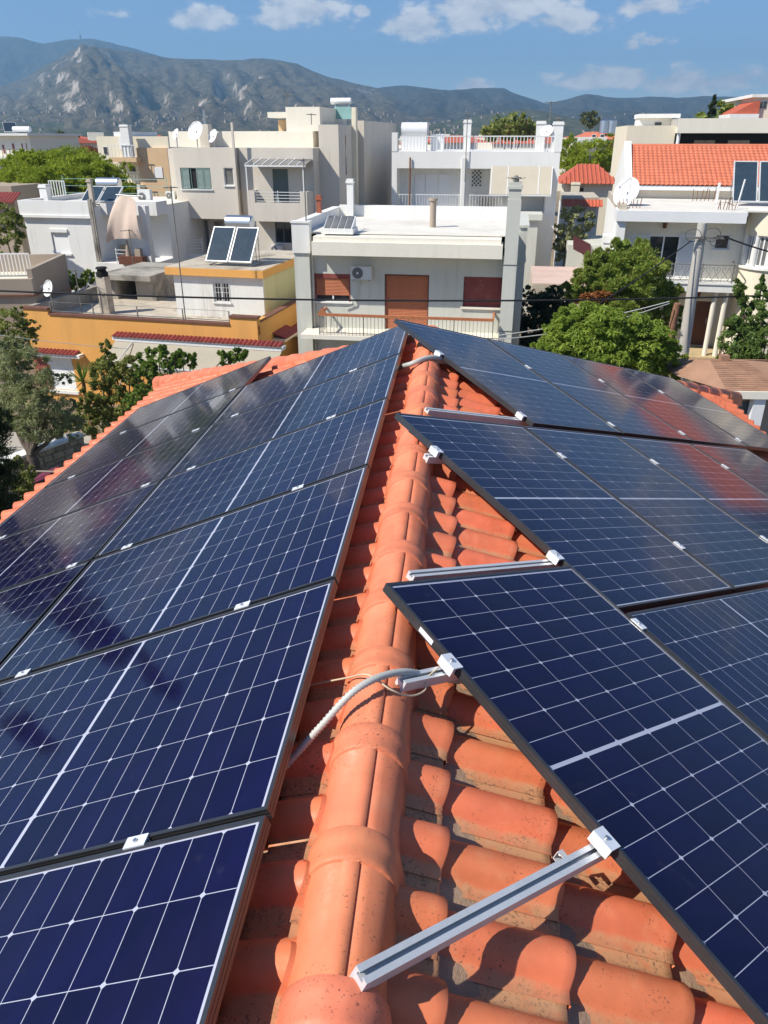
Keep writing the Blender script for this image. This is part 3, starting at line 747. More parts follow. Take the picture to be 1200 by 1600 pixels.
def louvre(b, x0, x1, z0, z1, y, mat, n=14, name='shutter', fw=.05):
    m = MB(); m.box(x0, x0+fw, y-.035, y, z0, z1); m.box(x1-fw, x1, y-.035, y, z0, z1); m.box(x0+fw, x1-fw, y-.035, y, z0, z0+fw); m.box(x0+fw, x1-fw, y-.035, y, z1-fw, z1)
    f = b.part(name, m, mat); s_ = MB(); dz = (z1-z0-2*fw)/n
    for i in range(n):
        a = z0+fw+i*dz; s_.add([(x0+fw, y-.004, a+dz), (x1-fw, y-.004, a+dz), (x1-fw, y-.028, a+dz*.15), (x0+fw, y-.028, a+dz*.15), (x0+fw, y-.004, a+dz*.9), (x1-fw, y-.004, a+dz*.9), (x1-fw, y-.028, a), (x0+fw, y-.028, a)], [(0, 3, 2, 1), (4, 5, 6, 7), (3, 7, 6, 2)])
    o = b.part('slats', s_, mat, f); o['kind'] = 'stuff'; return f
def bars_rail(b, x0, x1, y, z0, z1, mat, pitch=.11, r=.008, top=.025, name='railing', parent=None, posts=None):
    m = MB(); m.box(x0, x1, y-top*.5, y+top*.5, z1-top, z1); m.box(x0, x1, y-.012, y+.012, z0+.06, z0+.085)
    n = max(1, int((x1-x0)/(posts or 2.0)))
    for i in range(n+1):
        x = x0+(x1-x0)*i/n; x = min(max(x, x0+.02), x1-.02); m.box(x-.018, x+.018, y-.018, y+.018, z0, z1-top)
    f = b.part(name, m, mat, parent); q = MB(); k = int((x1-x0)/pitch)
    for i in range(1, k):
        x = x0+(x1-x0)*i/k; q.box(x-r, x+r, y-r, y+r, z0+.085, z1-top)
    o = b.part('bars', q, mat, f); o['kind'] = 'stuff'; return f
def h_rail(b, x0, x1, y, z0, z1, mat, n=4, name='railing'):
    m = MB()
    for i in range(n): z = z0+(z1-z0)*(i+.5)/n; m.box(x0, x1, y-.014, y+.014, z-.014, z+.014)
    for x in (x0+.02, (x0+x1)/2, x1-.02): m.box(x-.016, x+.016, y+.015, y+.045, z0, z1)
    return b.part(name, m, mat)
# free-standing small things that sit on houses
def put_at(t, b, x, y, z): t.location = b.world(x, y, z); t.rotation_euler = (0, 0, b.yaw)
def ac_unit(label, b, x0, x1, y, z0, z1, d=.32, shade=None):
    t = thing('air_conditioner', label, 'air conditioner', group='outdoor air conditioner units'); put_at(t, b, 0, 0, 0); w_ = x1-x0; h = z1-z0
    m = MB(); m.box(x0, x1, y-d, y-.03, z0, z1); m.build('casing', 'ac_plastic', t)
    cx, cz, R_ = x0+w_*.34, (z0+z1)/2, min(w_*.3, h*.44); m = MB(); m.cyl((cx, y-d-.015, cz), (cx, y-d-.001, cz), R_, 20); fg = m.build('fan_grille', 'dark_metal', t)
    m = MB(); m.cyl((cx, y-d-.022, cz), (cx, y-d-.0155, cz), R_*.25, 10)
    for k in range(4):
        rr = R_*(.4+.18*k)
        m.tube([(cx+rr*math.cos(a), y-d-.018, cz+rr*math.sin(a)) for a in np.linspace(0, 2*math.pi, 17)], .004, 4)
    m.build('fan_guard', 'ac_plastic', fg)
    m = MB(); m.box(x0+.08, x0+.12, y-d, y-.001, z0-.05, z0-.002); m.box(x1-.12, x1-.08, y-d, y-.001, z0-.05, z0-.002); m.build('bracket', 'steel', t)
    return t
def dish(label, loc, r, face, mat='dish_white', mast=.5, tilt=35):
    """offset dish looking along the bearing `face` (degrees right of the view direction)"""
    t = thing('satellite_dish', label, 'satellite dish', loc, math.radians(-face), 'rooftop satellite dishes')
    M = Matrix.Rotation(math.radians(90-tilt), 4, 'X').inverted()
    prof = [(0, -.22*r), (.35*r, -.19*r), (.7*r, -.11*r), (r, 0), (1.02*r, .004), (1.0*r, -.02), (.7*r, -.135*r), (0, -.245*r)]
    m = MB(); m.lathe(prof, (0, 0, mast+r*.8), 28, M); m.build('reflector', mat, t)
    m = MB(); m.cyl((0, -.16*r, 0), (0, -.16*r, mast+r*.8), .03, 8); m.build('mast', 'steel', t)
    tip = M @ Vector((0, 0, .9*r)); tip.z += mast+r*.8; low = M @ Vector((0, -r*.98, 0)); low.z += mast+r*.8
    m = MB(); m.tube([low, tip], .012, 6); m.cyl(tip, tip+(M @ Vector((0, 0, -.12*r))), .05*r+.015, 8); m.build('feed_arm', 'steel', t)
    return t
def antenna(label, loc, h, rz=0, n=9, boom=1.1, dark='iron_grey', two=False):
    t = thing('tv_antenna', label, 'antenna', loc, math.radians(rz), 'rooftop television antennas')
    m = MB(); m.cyl((0, 0, 0), (0, 0, h), .022, 6); m.build('mast', dark, t)
    m = MB(); m.box(-boom*.5, boom*.5, -.012, .012, h-.08, h-.055)
    for i in range(n): x = -boom*.5+boom*(i+.3)/n; l = .14+.16*i/n; m.box(x-.006, x+.006, -l, l, h-.053, h-.042)
    m.build('boom', dark, t)
    if two:
        m = MB(); m.box(-.012, .012, -.45, .45, h*.8, h*.8+.02)
        for i in range(7): y = -.42+i*.14; m.box(-.3, .3, y-.006, y+.006, h*.8+.021, h*.8+.032)
        m.build('boom', dark, t)
    return t
def solar_heater(label, b, x, y, z, w_=1.0, h=1.9, n=2, tilt=42, face_yaw=0, tank=True, tank_mat='tank_metal', group='rooftop solar water heaters', tank_len=None):
    t = thing('solar_water_heater', label, 'water heater', group=group); t.location = b.world(x, y, z); t.rotation_euler = (0, 0, b.yaw+math.radians(face_yaw))
    c, s_ = math.cos(math.radians(tilt)), math.sin(math.radians(tilt)); W_ = n*w_+(n-1)*.06
    for i in range(n):
        x0 = -W_/2+i*(w_+.06); M = Matrix.Translation((x0, 0, .12)) @ Matrix.Rotation(math.radians(tilt), 4, 'X')
        m = MB(); m.M = M; fwid = .045; m.box(0, fwid, 0, h, 0, .09); m.box(w_-fwid, w_, 0, h, 0, .09); m.box(fwid, w_-fwid, 0, fwid, 0, .09); m.box(fwid, w_-fwid, h-fwid, h, 0, .09); m.box(fwid, w_-fwid, fwid, h-fwid, 0, .03)
        f = m.build('collector', 'aluminium', t)
        m = MB(); m.M = M; m.box(fwid, w_-fwid, fwid, h-fwid, .05, .075); m.build('pane', 'collector', f)
    m = MB(); m.tube([(-W_/2+.1, h*c, 0), (-W_/2+.1, h*c-.02, h*s_)], .02, 5); m.tube([(W_/2-.1, h*c, 0), (W_/2-.1, h*c-.02, h*s_)], .02, 5); m.tube([(-W_/2+.1, .05, .02), (-W_/2+.1, h*c+.4, .02)], .02, 5); m.tube([(W_/2-.1, .05, .02), (W_/2-.1, h*c+.4, .02)], .02, 5)
    if tank:
        for sx in (-1, 1): m.tube([(sx*W_*.3, h*c+.35, 0), (sx*W_*.3, h*c+.35, h*s_+.05)], .02, 5)
    m.build('stand', 'steel', t)
    if tank:
        L = (tank_len or W_*.62); zt = h*s_+.32; yt = h*c+.28; m = MB()
        m.cyl((-L/2, yt, zt), (L/2, yt, zt), .27, 22); m.cyl((-L/2-.04, yt, zt), (-L/2-.001, yt, zt), .2, 18, .25); m.cyl((L/2+.001, yt, zt), (L/2+.04, yt, zt), .25, 18, .2); m.build('tank', tank_mat, t)
        m = MB(); m.tube([(.03, yt-.2, zt-.2), (.02, h*c*.9, h*s_*.9), (.02, .6, .7)], .03, 6); m.build('hose', 'dark_metal', t)
    return t
def wave_strip(m, x0, x1, y0, z0, y1, z1, pitch=.2, amp=.045, th=.03, seg=8):
    """a run of barrel tiles from (y0,z0) down to (y1,z1)"""
    n = int((x1-x0)/pitch*seg); L = math.hypot(y1-y0, z1-z0); ny, nz = (z0-z1)/L*(-1 if y1 < y0 else 1), abs(y1-y0)/L
    top, bot = [], []
    for i in range(n+1):
        x = x0+(x1-x0)*i/n; t = ((x-x0)/pitch) % 1.0; a = amp*abs(math.sin(math.pi*t))**.7
        for Y, Z, lst in ((y0, z0, top), (y1, z1, bot)): lst.append((x, Y+ny*a, Z+nz*a))
    vs = top+bot; k = n+1; m.add(vs, [(i, k+i, k+i+1, i+1) for i in range(n)], True)
    vb = bot+[(x, y, z-th) for x, y, z in bot]; m.add(vb, [(i, k+i, k+i+1, i+1) for i in range(n)])
def chimney(b, name, mat, x, y, w_, d, z0, z1, cap=True, cowl=False, parent=None):
    m = MB(); m.box(x-w_/2, x+w_/2, y-d/2, y+d/2, z0, z1-.16 if cap else z1)
    if cap: m.box(x-w_/2-.04, x+w_/2+.04, y-d/2-.04, y+d/2+.04, z1-.159, z1-.09); m.box(x-w_/2-.01, x+w_/2+.01, y-d/2-.01, y+d/2+.01, z1-.089, z1)
    o = b.part(name, m, mat, parent)
    if cowl:
        m = MB(); m.cyl((x, y, z1), (x, y, z1+.16), .06, 8); m.cyl((x, y, z1+.16), (x, y, z1+.2), .17, 10, .05)
        for k in range(5):
            a = k*1.256; m.tube([(x+.07*math.cos(a), y+.07*math.sin(a), z1+.1), (x+.24*math.cos(a), y+.24*math.sin(a), z1+.12)], .012, 4)
        b.part('cowl', m, 'iron_grey', o)
    return o

# ------------------------------------------------------------------ pale grey-green house in the middle
b = B('grey_house', 'pale grey-green flat-roofed house with brown shutters straight ahead', 'house', 640, 450, 28, -9)
xl = b.uv(462, 430)[0]; xr = b.uv(806, 430)[0]; zf = b.uv(620, 527, -1.15)[1]; zs = b.uv(637, 402, -.95)[1]
zt = zs+.44; zr = zt+.17; YB = 6.4
hl = b.rect((491, 427), (548, 472)); hr = b.rect((725, 432), (786, 481)); hd = b.rect((601, 428), (669, 500)); hd = (hd[0], hd[1], zf+.02, hd[3])
m = MB(); holes_wall(m, xl, xr, zf+.0, zs, 0, [hl, hr, hd]); holes_wall(m, xl, xr, 0, zf-.16, 0, [])
body(m, xl+.001, xr-.001, .121, YB, 0, zr, False); m.quad((xr, 0, 0), (xr, .121, 0), (xr, .121, zs), (xr, 0, zs)); b.part('wall', m, 'grey_green_plaster')
m = MB(); m.box(b.uv(487, 390, -.95)[0], b.uv(785, 395, -.95)[0], -.95, -.02, zs, zt); m.box(b.uv(489, 376, -.78)[0], b.uv(783, 380, -.78)[0], -.78, -.02, zt, zr-.02); b.part('roof_cornice', m, 'cream_pale')
m = MB(); m.box(xl-.02, xr, -.019, YB, zr, zr+.03); b.part('roof', m, 'roof_screed')
zp = zr+.42; xp0, xp1 = b.uv(460, 380, -.05)[0], b.uv(487, 380, -.05)[0]
m = MB(); m.box(xp0, xp1, -.35, .0, zs-.02, zp-.06); m.box(xp0-.03, xp1+.03, -.38, .03, zp-.059, zp); m.box(xp0, xp0+.32, .031, YB, zr, zp-.02); m.box(xp0+.321, xr, YB-.25, YB, zr+.031, zp+.05); m.box(xr-1.7, xr, YB-1.1, YB-.251, zr+.031, zr+.3)
b.part('parapet', m, 'white_plaster')
m = MB(); m.box(xp0+.02, xp1-.05, -.28, -.001, 0, zs-.021); b.part('pilaster', m, 'grey_green_plaster')
m = MB(); m.cyl((xp1+.0, -.1, .2), (xp1+.0, -.1, zs-.1), .045, 8); b.part('drain_pipe', m, 'grey_green_plaster')
# right-hand set-back strip behind the chimney
m = MB(); xq0, xq1 = xr+.001, b.uv(821, 400, .5)[0]; m.box(xq0, xq1, .5, YB-1, 0, zr+.25); m.box(xq0, xq1+.06, .44, YB-1, zr+.251, zr+.33); m.box(xq0, xq1+.03, .47, YB-1.02, zs-.28, zs-.2); b.part('side_wing', m, 'grey_green_plaster')
f = window(b, hl, 0, 'white_paint', 'window_glass', 2, 1, .05, sill='white_plaster')
m = MB(); x0, x1, z0, z1 = hl; m.box(x0+.002, x0+.05, .0, .045, z0+.001, z1-.001); m.box(x1-.05, x1-.002, 0, .045, z0+.001, z1-.001); m.box(x0+.051, x1-.051, 0, .045, z1-.16, z1-.001); b.part('shutter_box', m, 'wine_shutter', f)
roller(b, (x0+.051, x1-.051, z0, z1-.16), 0, 'rust_shutter', z0=z0+(z1-z0)*.22, rv=.09)
x0, x1, z0, z1 = hd
roller(b, hd, 0, 'rust_shutter', 'door_shutter'); m = MB(); m.box(x0+.001, x0+.045, .01, .055, z0, z1-.002); m.box(x1-.045, x1-.001, .01, .055, z0, z1-.002); m.box(x0+.046, x1-.046, .01, .055, z1-.05, z1-.002); b.part('door_frame', m, 'brown_trim')
roller(b, hr, 0, 'wine_shutter'); m = MB(); x0, x1, z0, z1 = hr; m.box(x0-.07, x1+.05, -.07, .04, z0-.07, z0-.001); b.part('window_sill', m, 'cream_pale')
# balcony
xb0, xb1 = b.uv(470, 528, -1.2)[0], b.uv(778, 532, -1.2)[0]
m = MB(); m.box(xb0, xb1, -1.25, -.001, zf-.15, zf); b.part('balcony_slab', m, 'cream_pale')
xr0, xr1 = b.uv(497, 492, -1.18)[0], b.uv(772, 497, -1.18)[0]; zrt = b.uv(640, 494, -1.18)[1]
m = MB(); m.box(xr0, xr1, -1.21, -1.13, zrt-.09, zrt); m.box(xr0, xr0+.06, -1.129, -.02, zrt-.09, zrt); m.box(xr1-.06, xr1, -1.129, -.02, zrt-.09, zrt)
m.prism([(xr0, -1.2, zrt+.001), (xr0+.3, -1.2, zrt+.001), (xr0+.14, -1.2, zrt+.2)], (0, .05, 0)); rl = b.part('balcony_rail', m, 'wood_rail')
m = MB()
nb = 46
for i in range(nb+1):
    x = xr0+.03+(xr1-xr0-.06)*i/nb; th = .016 if i % 12 == 0 else .007; m.box(x-th, x+th, -1.17-th, -1.17+th, zf, zrt-.09)
m.box(xr0, xr1, -1.176, -1.164, zf+.08, zf+.1)
for xx in (xr0+.03, xr1-.03):
    for i in range(9): y = -1.12+i*.125; m.box(xx-.007, xx+.007, y-.007, y+.007, zf, zrt-.09)
b.part('rail_bars', m, 'iron_grey', rl, 'stuff')
x0, x1, z0, z1 = b.rect((548, 416), (580, 437), -.3); ac_unit('white air conditioner on the grey house between shutter and brown door', b, x0, x1, -.02, z0, z1)
m = MB(); m.tube([(x0+.3, -.04, z0), (x0+.2, -.04, z0-.6), (x0+.12, -.04, z0-.95), (x0-.25, -.04, z0-1.1)], .02, 5); b.part('cable_duct', m, 'grey_green_plaster')
# chimney on the front, vent pipe, skylight
xc, zc_ = b.uv(798, 400, -.62)[0], b.uv(803, 284, -.5)[1]
m = MB(); m.box(xc-.22, xc+.22, -.9, -.38, 0, zc_-.5); m.box(xc-.2, xc+.2, -.88, -.4, zc_-.499, zc_-.2); m.box(xc-.24, xc+.24, -.92, -.36, zc_-.199, zc_-.12); m.box(xc-.21, xc+.21, -.89, -.39, zc_-.119, zc_)
ch = b.part('chimney', m, 'grey_green_plaster')
m = MB(); m.cyl((xc, -.64, zc_), (xc, -.64, zc_+.12), .1, 8)
for k in range(6):
    a = k*1.047; m.tube([(xc+.08*math.cos(a), -.64+.08*math.sin(a), zc_+.09), (xc+.3*math.cos(a), -.64+.3*math.sin(a), zc_+.13)], .014, 4)
m.cyl((xc, -.64, zc_+.12), (xc, -.64, zc_+.2), .13, 10, .03); b.part('cowl', m, 'iron_grey', ch)
for zz in (zs-.2, zs-2.4): 
    m = MB(); m.box(xc-.26, xc+.26, -.91, -.37, zz, zz+.03); b.part('strap', m, 'steel', ch)
xv, yv_ = b.xy(676, 355, zr+.03)
m = MB(); m.cyl((xv, yv_, zr+.03), (xv, yv_, zr+.95), .12, 14); m.cyl((xv, yv_, zr+.951), (xv, yv_, zr+1.03), .17, 14); b.part('vent_pipe', m, 'taupe_plaster')
xk, yk = b.xy(527, 366, zr+.03)
m = MB(); m.box(xk-.55, xk+.55, yk, yk+.9, zr+.031, zr+.2); b.part('skylight_kerb', m, 'white_plaster')
m = MB(); m.prism([(xk-.5, yk+.02, zr+.201), (xk-.5, yk+.85, zr+.201), (xk-.5, yk+.85, zr+.55)], (1.0, 0, 0)); sk = b.part('skylight', m, 'white_metal')
m = MB()
for i in range(4): x = xk-.47+i*.24; m.prism([(x, yk+.04, zr+.225), (x, yk+.8, zr+.545), (x, yk+.8, zr+.555), (x, yk+.04, zr+.235)], (.2, 0, 0))
b.part('pane', m, 'curtain_glass', sk)
xw, yw = b.xy(505, 338, zp); chimney(b, 'clay_flue', 'clay_pot', xp0+.16, 3.2, .16, .16, zp-.02, zp+.62, True)
x, y = b.uv(549, 300, YB-.2)[0], YB-.2; zz = b.uv(549, 279, YB-.2)[1]; chimney(b, 'chimney', 'white_plaster', x, y-.2, .26, .26, zr+.03, zz)
GREY = b
P = b.world(b.uv(480, 360, -.1)[0], -.2, zp); ant = antenna('tall black aerial mast on the left corner of the grey house', P, b.uv(479, 247, -.1)[1]-zp, -100, 8, 1.0)

# ------------------------------------------------------------------ white house behind with the roof terrace
b = B('white_house', 'white two-storey house with a railed roof terrace and a beige awning', 'house', 745, 300, 47, -9)
xl, xr = b.uv(612, 280)[0], b.uv(872, 280)[0]; z1 = b.uv(745, 237)[1]; zc2 = b.uv(660, 263)[1]; zfl = b.uv(700, 331)[1]; YB = 9
m = MB(); m.box(xl, xr, 0, YB, zc2, z1); m.box(xl+.01, xr-.6, 1.31, YB-.01, 0, zc2-.001); m.box(xl, xr, .001, 1.309, zfl-.35, zfl); m.box(xl+.01, xr-.6, .0, 1.3, 0, zfl-.351); m.box(xr-.599, xr, 0, YB-.01, 0, zc2-.001)
m.box(xl, xl+.3, 0, 1.309, zfl+.001, zc2-.001); b.part('wall', m, 'white_plaster')
xm = b.uv(723, 300)[0]; m = MB(); m.box(xm-.16, xm+.16, .0, .3, zfl+.001, zc2-.001); m.box(xm-.1, xm+.1, -.12, -.001, zfl-.3, z1-.3); b.part('pillar', m, 'white_plaster')
b.box('corner_post', 'white_plaster', xl, xl+.32, -.02, .3, z1+.001, b.uv(614, 207)[1]); b.box('corner_post', 'white_plaster', xr-.35, xr+.02, -.02, .3, z1+.001, b.uv(876, 210)[1])
bars_rail(b, xl+.33, xr-.36, .12, z1, b.uv(745, 212)[1], 'white_metal', .18, .02, .06)
bars_rail(b, xl+.31, xr-.62, .06, zfl, b.uv(700, 304)[1], 'white_metal', .16, .012, .04, 'balcony_railing')
m = MB(); a0, a1 = b.uv(767, 262, -.05)[0], b.uv(864, 262, -.05)[0]; za, zb_ = b.uv(800, 261, -.05)[1], b.uv(800, 304, -.75)[1]
m.prism([(a0, -.03, za), (a0, -.78, zb_), (a0, -.80, zb_+.02), (a0, -.05, za+.03)], (a1-a0, 0, 0)); aw = b.part('awning', m, 'beige_canvas')
m = MB()
for x in (a0+.05, a0+.95, a1-.75, a1-.05): m.prism([(x, -.055, za+.032), (x, -.805, zb_+.022), (x, -.81, zb_+.03), (x, -.06, za+.04)], (.05, 0, 0))
m.box(a0, a1, -.83, -.75, zb_-.07, zb_-.001); b.part('awning_frame', m, 'white_metal', aw)
for i, (pa, pb) in enumerate(((648, 664), (665, 681), (686, 703))):
    x0, x1 = b.uv(pa, 300, 1.3)[0], b.uv(pb, 300, 1.3)[0]; m = MB(); m.box(x0, x1, 1.27, 1.309, zfl+.01, zc2-.35); b.part('balcony_door', m, 'white_paint')
x0, x1, z0_, z1_ = b.rect((738, 265), (752, 291), 1.25); m = MB()
for i in range(5):
    for j in range(8):
        if (i+j) % 2 == 0: m.box(x0+(x1-x0)*i/5, x0+(x1-x0)*(i+.75)/5, 1.285, 1.309, z0_+(z1_-z0_)*j/8, z0_+(z1_-z0_)*(j+.8)/8)
b.part('grille', m, 'dark_metal', kind='stuff')
x0, x1 = b.uv(747, 320, 1.2)[0], b.uv(774, 320, 1.2)[0]; m = MB()
for i in range(5): x = x0+(x1-x0)*i/5; m.box(x, x+.08, 1.0, 1.05, zfl+.02, zfl+.75)
b.part('balcony_chair_backs', m, 'taupe_plaster')
# roof things
x, z = b.uv(725+6, 187, 2)[0], b.uv(731, 187, 2)[1]; chimney(b, 'chimney', 'white_plaster', x, 2, .42, .42, z1, z)
x, z = b.uv(846, 189, 2)[0], b.uv(846, 189, 2)[1]; chimney(b, 'chimney', 'white_plaster', x, 2, .5, .5, z1, z, True)
x, z = b.uv(873, 190, 1)[0], b.uv(873, 190, 1)[1]; chimney(b, 'chimney', 'white_plaster', x, 1, .55, .55, z1, z, True, True)
x0, x1, z0_, zz1 = b.rect((627, 191), (667, 233), 1.5)
t = thing('water_tank', 'white boxy water heater at the left end of the roof terrace', 'water heater'); put_at(t, b, 0, 0, 0)
m = MB(); m.box(x0+.05, x1-.05, 1.5, 2.2, z1, zz1-.75); m.build('cabinet', 'white_paint', t); m = MB(); m.cyl((x0, 1.85, zz1-.37), (x1, 1.85, zz1-.37), .37, 18); m.build('tank', 'white_paint', t)
x0, x1, z0_, zz1 = b.rect((674, 211), (693, 233), 2); t = thing('roof_cabinet', 'low white cabinet behind the terrace railing', 'cabinet'); put_at(t, b, 0, 0, 0); m = MB(); m.box(x0, x1, 2, 2.6, z1, zz1); m.box(x0-.03, x1+.03, 1.97, 2.63, zz1+.001, zz1+.05); m.build('cabinet_box', 'white_paint', t)
antenna('wide aerial behind the white water heater', b.world(b.uv(668, 200, 1.2)[0], 1.2, z1), b.uv(668, 183, 1.2)[1]-z1, 75, 11, 1.9)
antenna('thin aerial mast in front of the slim white chimney', b.world(xm+.1, -.15, zfl+1.6), b.uv(733, 176)[1]-zfl-1.6, 20, 3, .4)
antenna('whip aerial above the dish on the white house', b.world(b.uv(858, 200, 1.5)[0], 1.5, z1), b.uv(858, 158, 1.5)[1]-z1, 20, 6, .8)
dish('round white dish at the right end of the white roof terrace', b.world(b.uv(853, 214, .8)[0], .8, z1), .36, -150, 'dish_white', b.uv(853, 204, .8)[1]-z1-.3)
m = MB(); x0, x1, z0_, zz1 = b.rect((808, 334), (847, 344), -2); m.box(x0, x1, -2.2, -.001, z0_, zz1); m.box(x0+.15, x1-.2, -2.0, -.001, 0, z0_-.001); b.part('porch', m, 'grey_green_plaster')
m = MB(); m.cyl((b.uv(641, 240, -.1)[0], -.1, zfl-1.2), (b.uv(641, 240, -.1)[0], -.1, z1-.3), .05, 6); b.part('drain_pipe', m, 'rusty_iron')
m = MB(); m.box(xl-6.5, xl-.02, -.2, .0, 0, zfl-.6); b.part('yard_wall', m, 'white_plaster')
WHITE = b
# ------------------------------------------------------------------ tan modern house with dishes
b = B('tan_house', 'tan modern house with green shutters, pergola balcony and a stair tower', 'house', 372, 300, 45, -12)
xl, xm, xr = b.uv(276, 290)[0], b.uv(372, 290)[0], b.uv(487, 290)[0]; zt = b.uv(330, 231)[1]; zo = b.uv(330, 342)[1]; YB = 11
h1 = b.rect((281, 262), (331, 296)); h2 = b.rect((349, 262), (366, 290)); d2 = .45
zbal = b.uv(430, 338, d2-1.0)[1]; hd = b.rect((425, 264), (452, 318), d2); hd = (hd[0], hd[1], zbal+.03, hd[3]); h3 = b.rect((429, 347), (457, 380), d2)
m = MB(); holes_wall(m, xl, xm, zo, zt, 0, [h1, h2]); m.quad((xl, 0, zo), (xl, 1.6, zo), (xm, 1.6, zo), (xm, 0, zo)); m.quad((xm, 0, zo), (xm, d2, zo), (xm, d2, zt), (xm, 0, zt))
holes_wall(m, xm, xr, 0, zt, d2, [hd, h3]); body(m, xl, xm, .121, YB, zo+.001, zt, False); body(m, xm+.001, xr, d2+.121, YB, 0, zt-.001, False); m.quad((xr, d2, 0), (xr, d2+.121, 0), (xr, d2+.121, zt), (xr, d2, zt))
m.quad((xl, 0, zo), (xl, 0, zt), (xl, .121, zt), (xl, .121, zo))
holes_wall(m, xl, xm, 0, zo-.001, 1.6, [b.rect((297, 346), (330, 400), 1.6)[:2]+(0.5, zo-.25), b.rect((334, 346), (352, 400), 1.6)[:2]+(.5, zo-.3)], .6)
b.part('wall', m, 'tan_plaster')
m = MB(); m.box(xl-.9, xl-.001, 1.2, YB, 0, zt-.05); m.box(xl-.5, xl-.301, .9, 1.2, 0, zt-.5); b.part('side_wing', m, 'tan_plaster')
m = MB(); m.box(xm-.12, xm-.01, -.1, -.001, zo, zt+1.2); b.part('rain_pipe', m, 'tan_plaster')
# set-back upper parapet and stair tower
zu = b.uv(380, 205, 3)[1]; xu0, xu1 = b.uv(264, 215, 3)[0], b.uv(489, 215, 3)[0]
m = MB(); m.box(xu0, xu1, 3, YB-.2, zt+.001, zu); b.part('roof_parapet', m, 'cream_pale')
zw = b.uv(470, 167, 3.2)[1]; xw0, xw1 = b.uv(447, 190, 3.2)[0], b.uv(500, 190, 3.2)[0]
m = MB(); m.box(xw0, xw1, 3.2, YB-2, zu+.001, zw); b.part('stair_tower', m, 'cream_pale')
m = MB(); m.box(b.uv(418, 180, 3.4)[0], xw0-.001, 3.4, 6, b.uv(430, 184, 3.4)[1], b.uv(430, 175, 3.4)[1]); b.part('tower_canopy', m, 'cream_pale')
m = MB(); m.box(b.uv(435, 200, 4.5)[0], xw0-.002, 4.5, 6, zu+.001, b.uv(430, 187, 3.4)[1]); b.part('tower_door', m, 'peach_plaster')
m = MB(); m.box(xr+.001, xr+1.1, 1.6, YB, 0, zu+.3); b.part('side_wing', m, 'tan_plaster')
m = MB(); m.box(xr+1.101, xr+1.35, 4.5, 4.9, 0, zu+1.2); b.part('flue', m, 'cream_plaster')
m = MB(); m.box(xr+1.101, xr+1.6, 5.4, YB+4, 0, zu+.55); b.part('rear_wing', m, 'tan_plaster')
m = MB()
for yy, za_, zb_ in ((3.0, zu-2.2, zu-.2), (3.1, 1.5, 4.6)): m.box(xr+1.1, xr+1.112, yy, yy+.14, za_, zb_)
b.part('slit_window', m, 'window_glass')
# openings
window(b, h1, 0, 'green_shutter', 'dark_room', 3, 1, .04, sill='white_plaster')
w_ = (h1[1]-h1[0]); 
for a, c in ((.03, .29), (.53, .75), (.76, .985)): louvre(b, h1[0]+w_*a, h1[0]+w_*c, h1[2]+.03, h1[3]-.03, .03, 'green_shutter', 16)
window(b, h2, 0, 'white_paint', 'curtain_glass', 1, 1, .04, sill='white_plaster')
window(b, h3, d2, 'grey_shutter', 'window_glass', 2, 1, .05, sill='white_plaster')
roller(b, hd, d2, 'grey_shutter', 'door_shutter')
# balcony with pergola
xb0, xb1 = b.uv(387, 320, d2-1.2)[0], b.uv(480, 320, d2-1.2)[0]; zbt = b.uv(430, 299, d2-1.2)[1]; zrb = b.uv(430, 317, d2-1.2)[1]
xa, xc = b.uv(398, 310, d2-1.2)[0], b.uv(469, 310, d2-1.2)[0]
m = MB(); m.box(xb0, xb1, d2-1.2, d2-1.05, zbal-.25, zrb); m.box(xb0, xb1, d2-1.049, d2-.001, zbal-.25, zbal); m.box(xb0, xa, d2-1.2, d2-1.05, zrb+.001, zbt); m.box(xc, xb1, d2-1.2, d2-1.05, zrb+.001, zbt); m.box(xb0, xb0+.14, d2-1.049, d2-.001, zbal+.001, zbt); m.box(xb1-.14, xb1, d2-1.049, d2-.001, zbal+.001, zbt)
b.part('balcony', m, 'tan_plaster'); h_rail(b, xa, xc, d2-1.12, zrb, zbt+.03, 'white_metal', 4)
zp = b.uv(430, 258, d2-1.2)[1]; zq = zp+.25
m = MB(); m.box(xb0, xb1, d2-1.25, d2-1.17, zp-.08, zp); m.box(xb0, xb0+.06, d2-1.16, d2-1.1, zbt, zp-.081); m.box(xb1-.2, xb1-.14, d2-1.16, d2-1.1, zbt, zp-.081)
pg = b.part('pergola', m, 'white_metal')
for i in range(7):
    x0 = xb0+(xb1-xb0)*i/7; x1 = x0+(xb1-xb0)/7; m = MB(); m.prism([(x0+.05, d2-1.25, zp+.001), (x0+.05, d2-.01, zq), (x0+.05, d2-.01, zq+.015), (x0+.05, d2-1.25, zp+.016)], (x1-x0-.05, 0, 0)); b.part('pergola_panel', m, 'green_tint' if False else 'curtain_glass', pg)
    m = MB(); m.prism([(x0, d2-1.25, zp+.001), (x0, d2-.01, zq), (x0, d2-.01, zq+.04), (x0, d2-1.25, zp+.041)], (.049, 0, 0)); b.part('pergola_rafter', m, 'white_metal', pg)
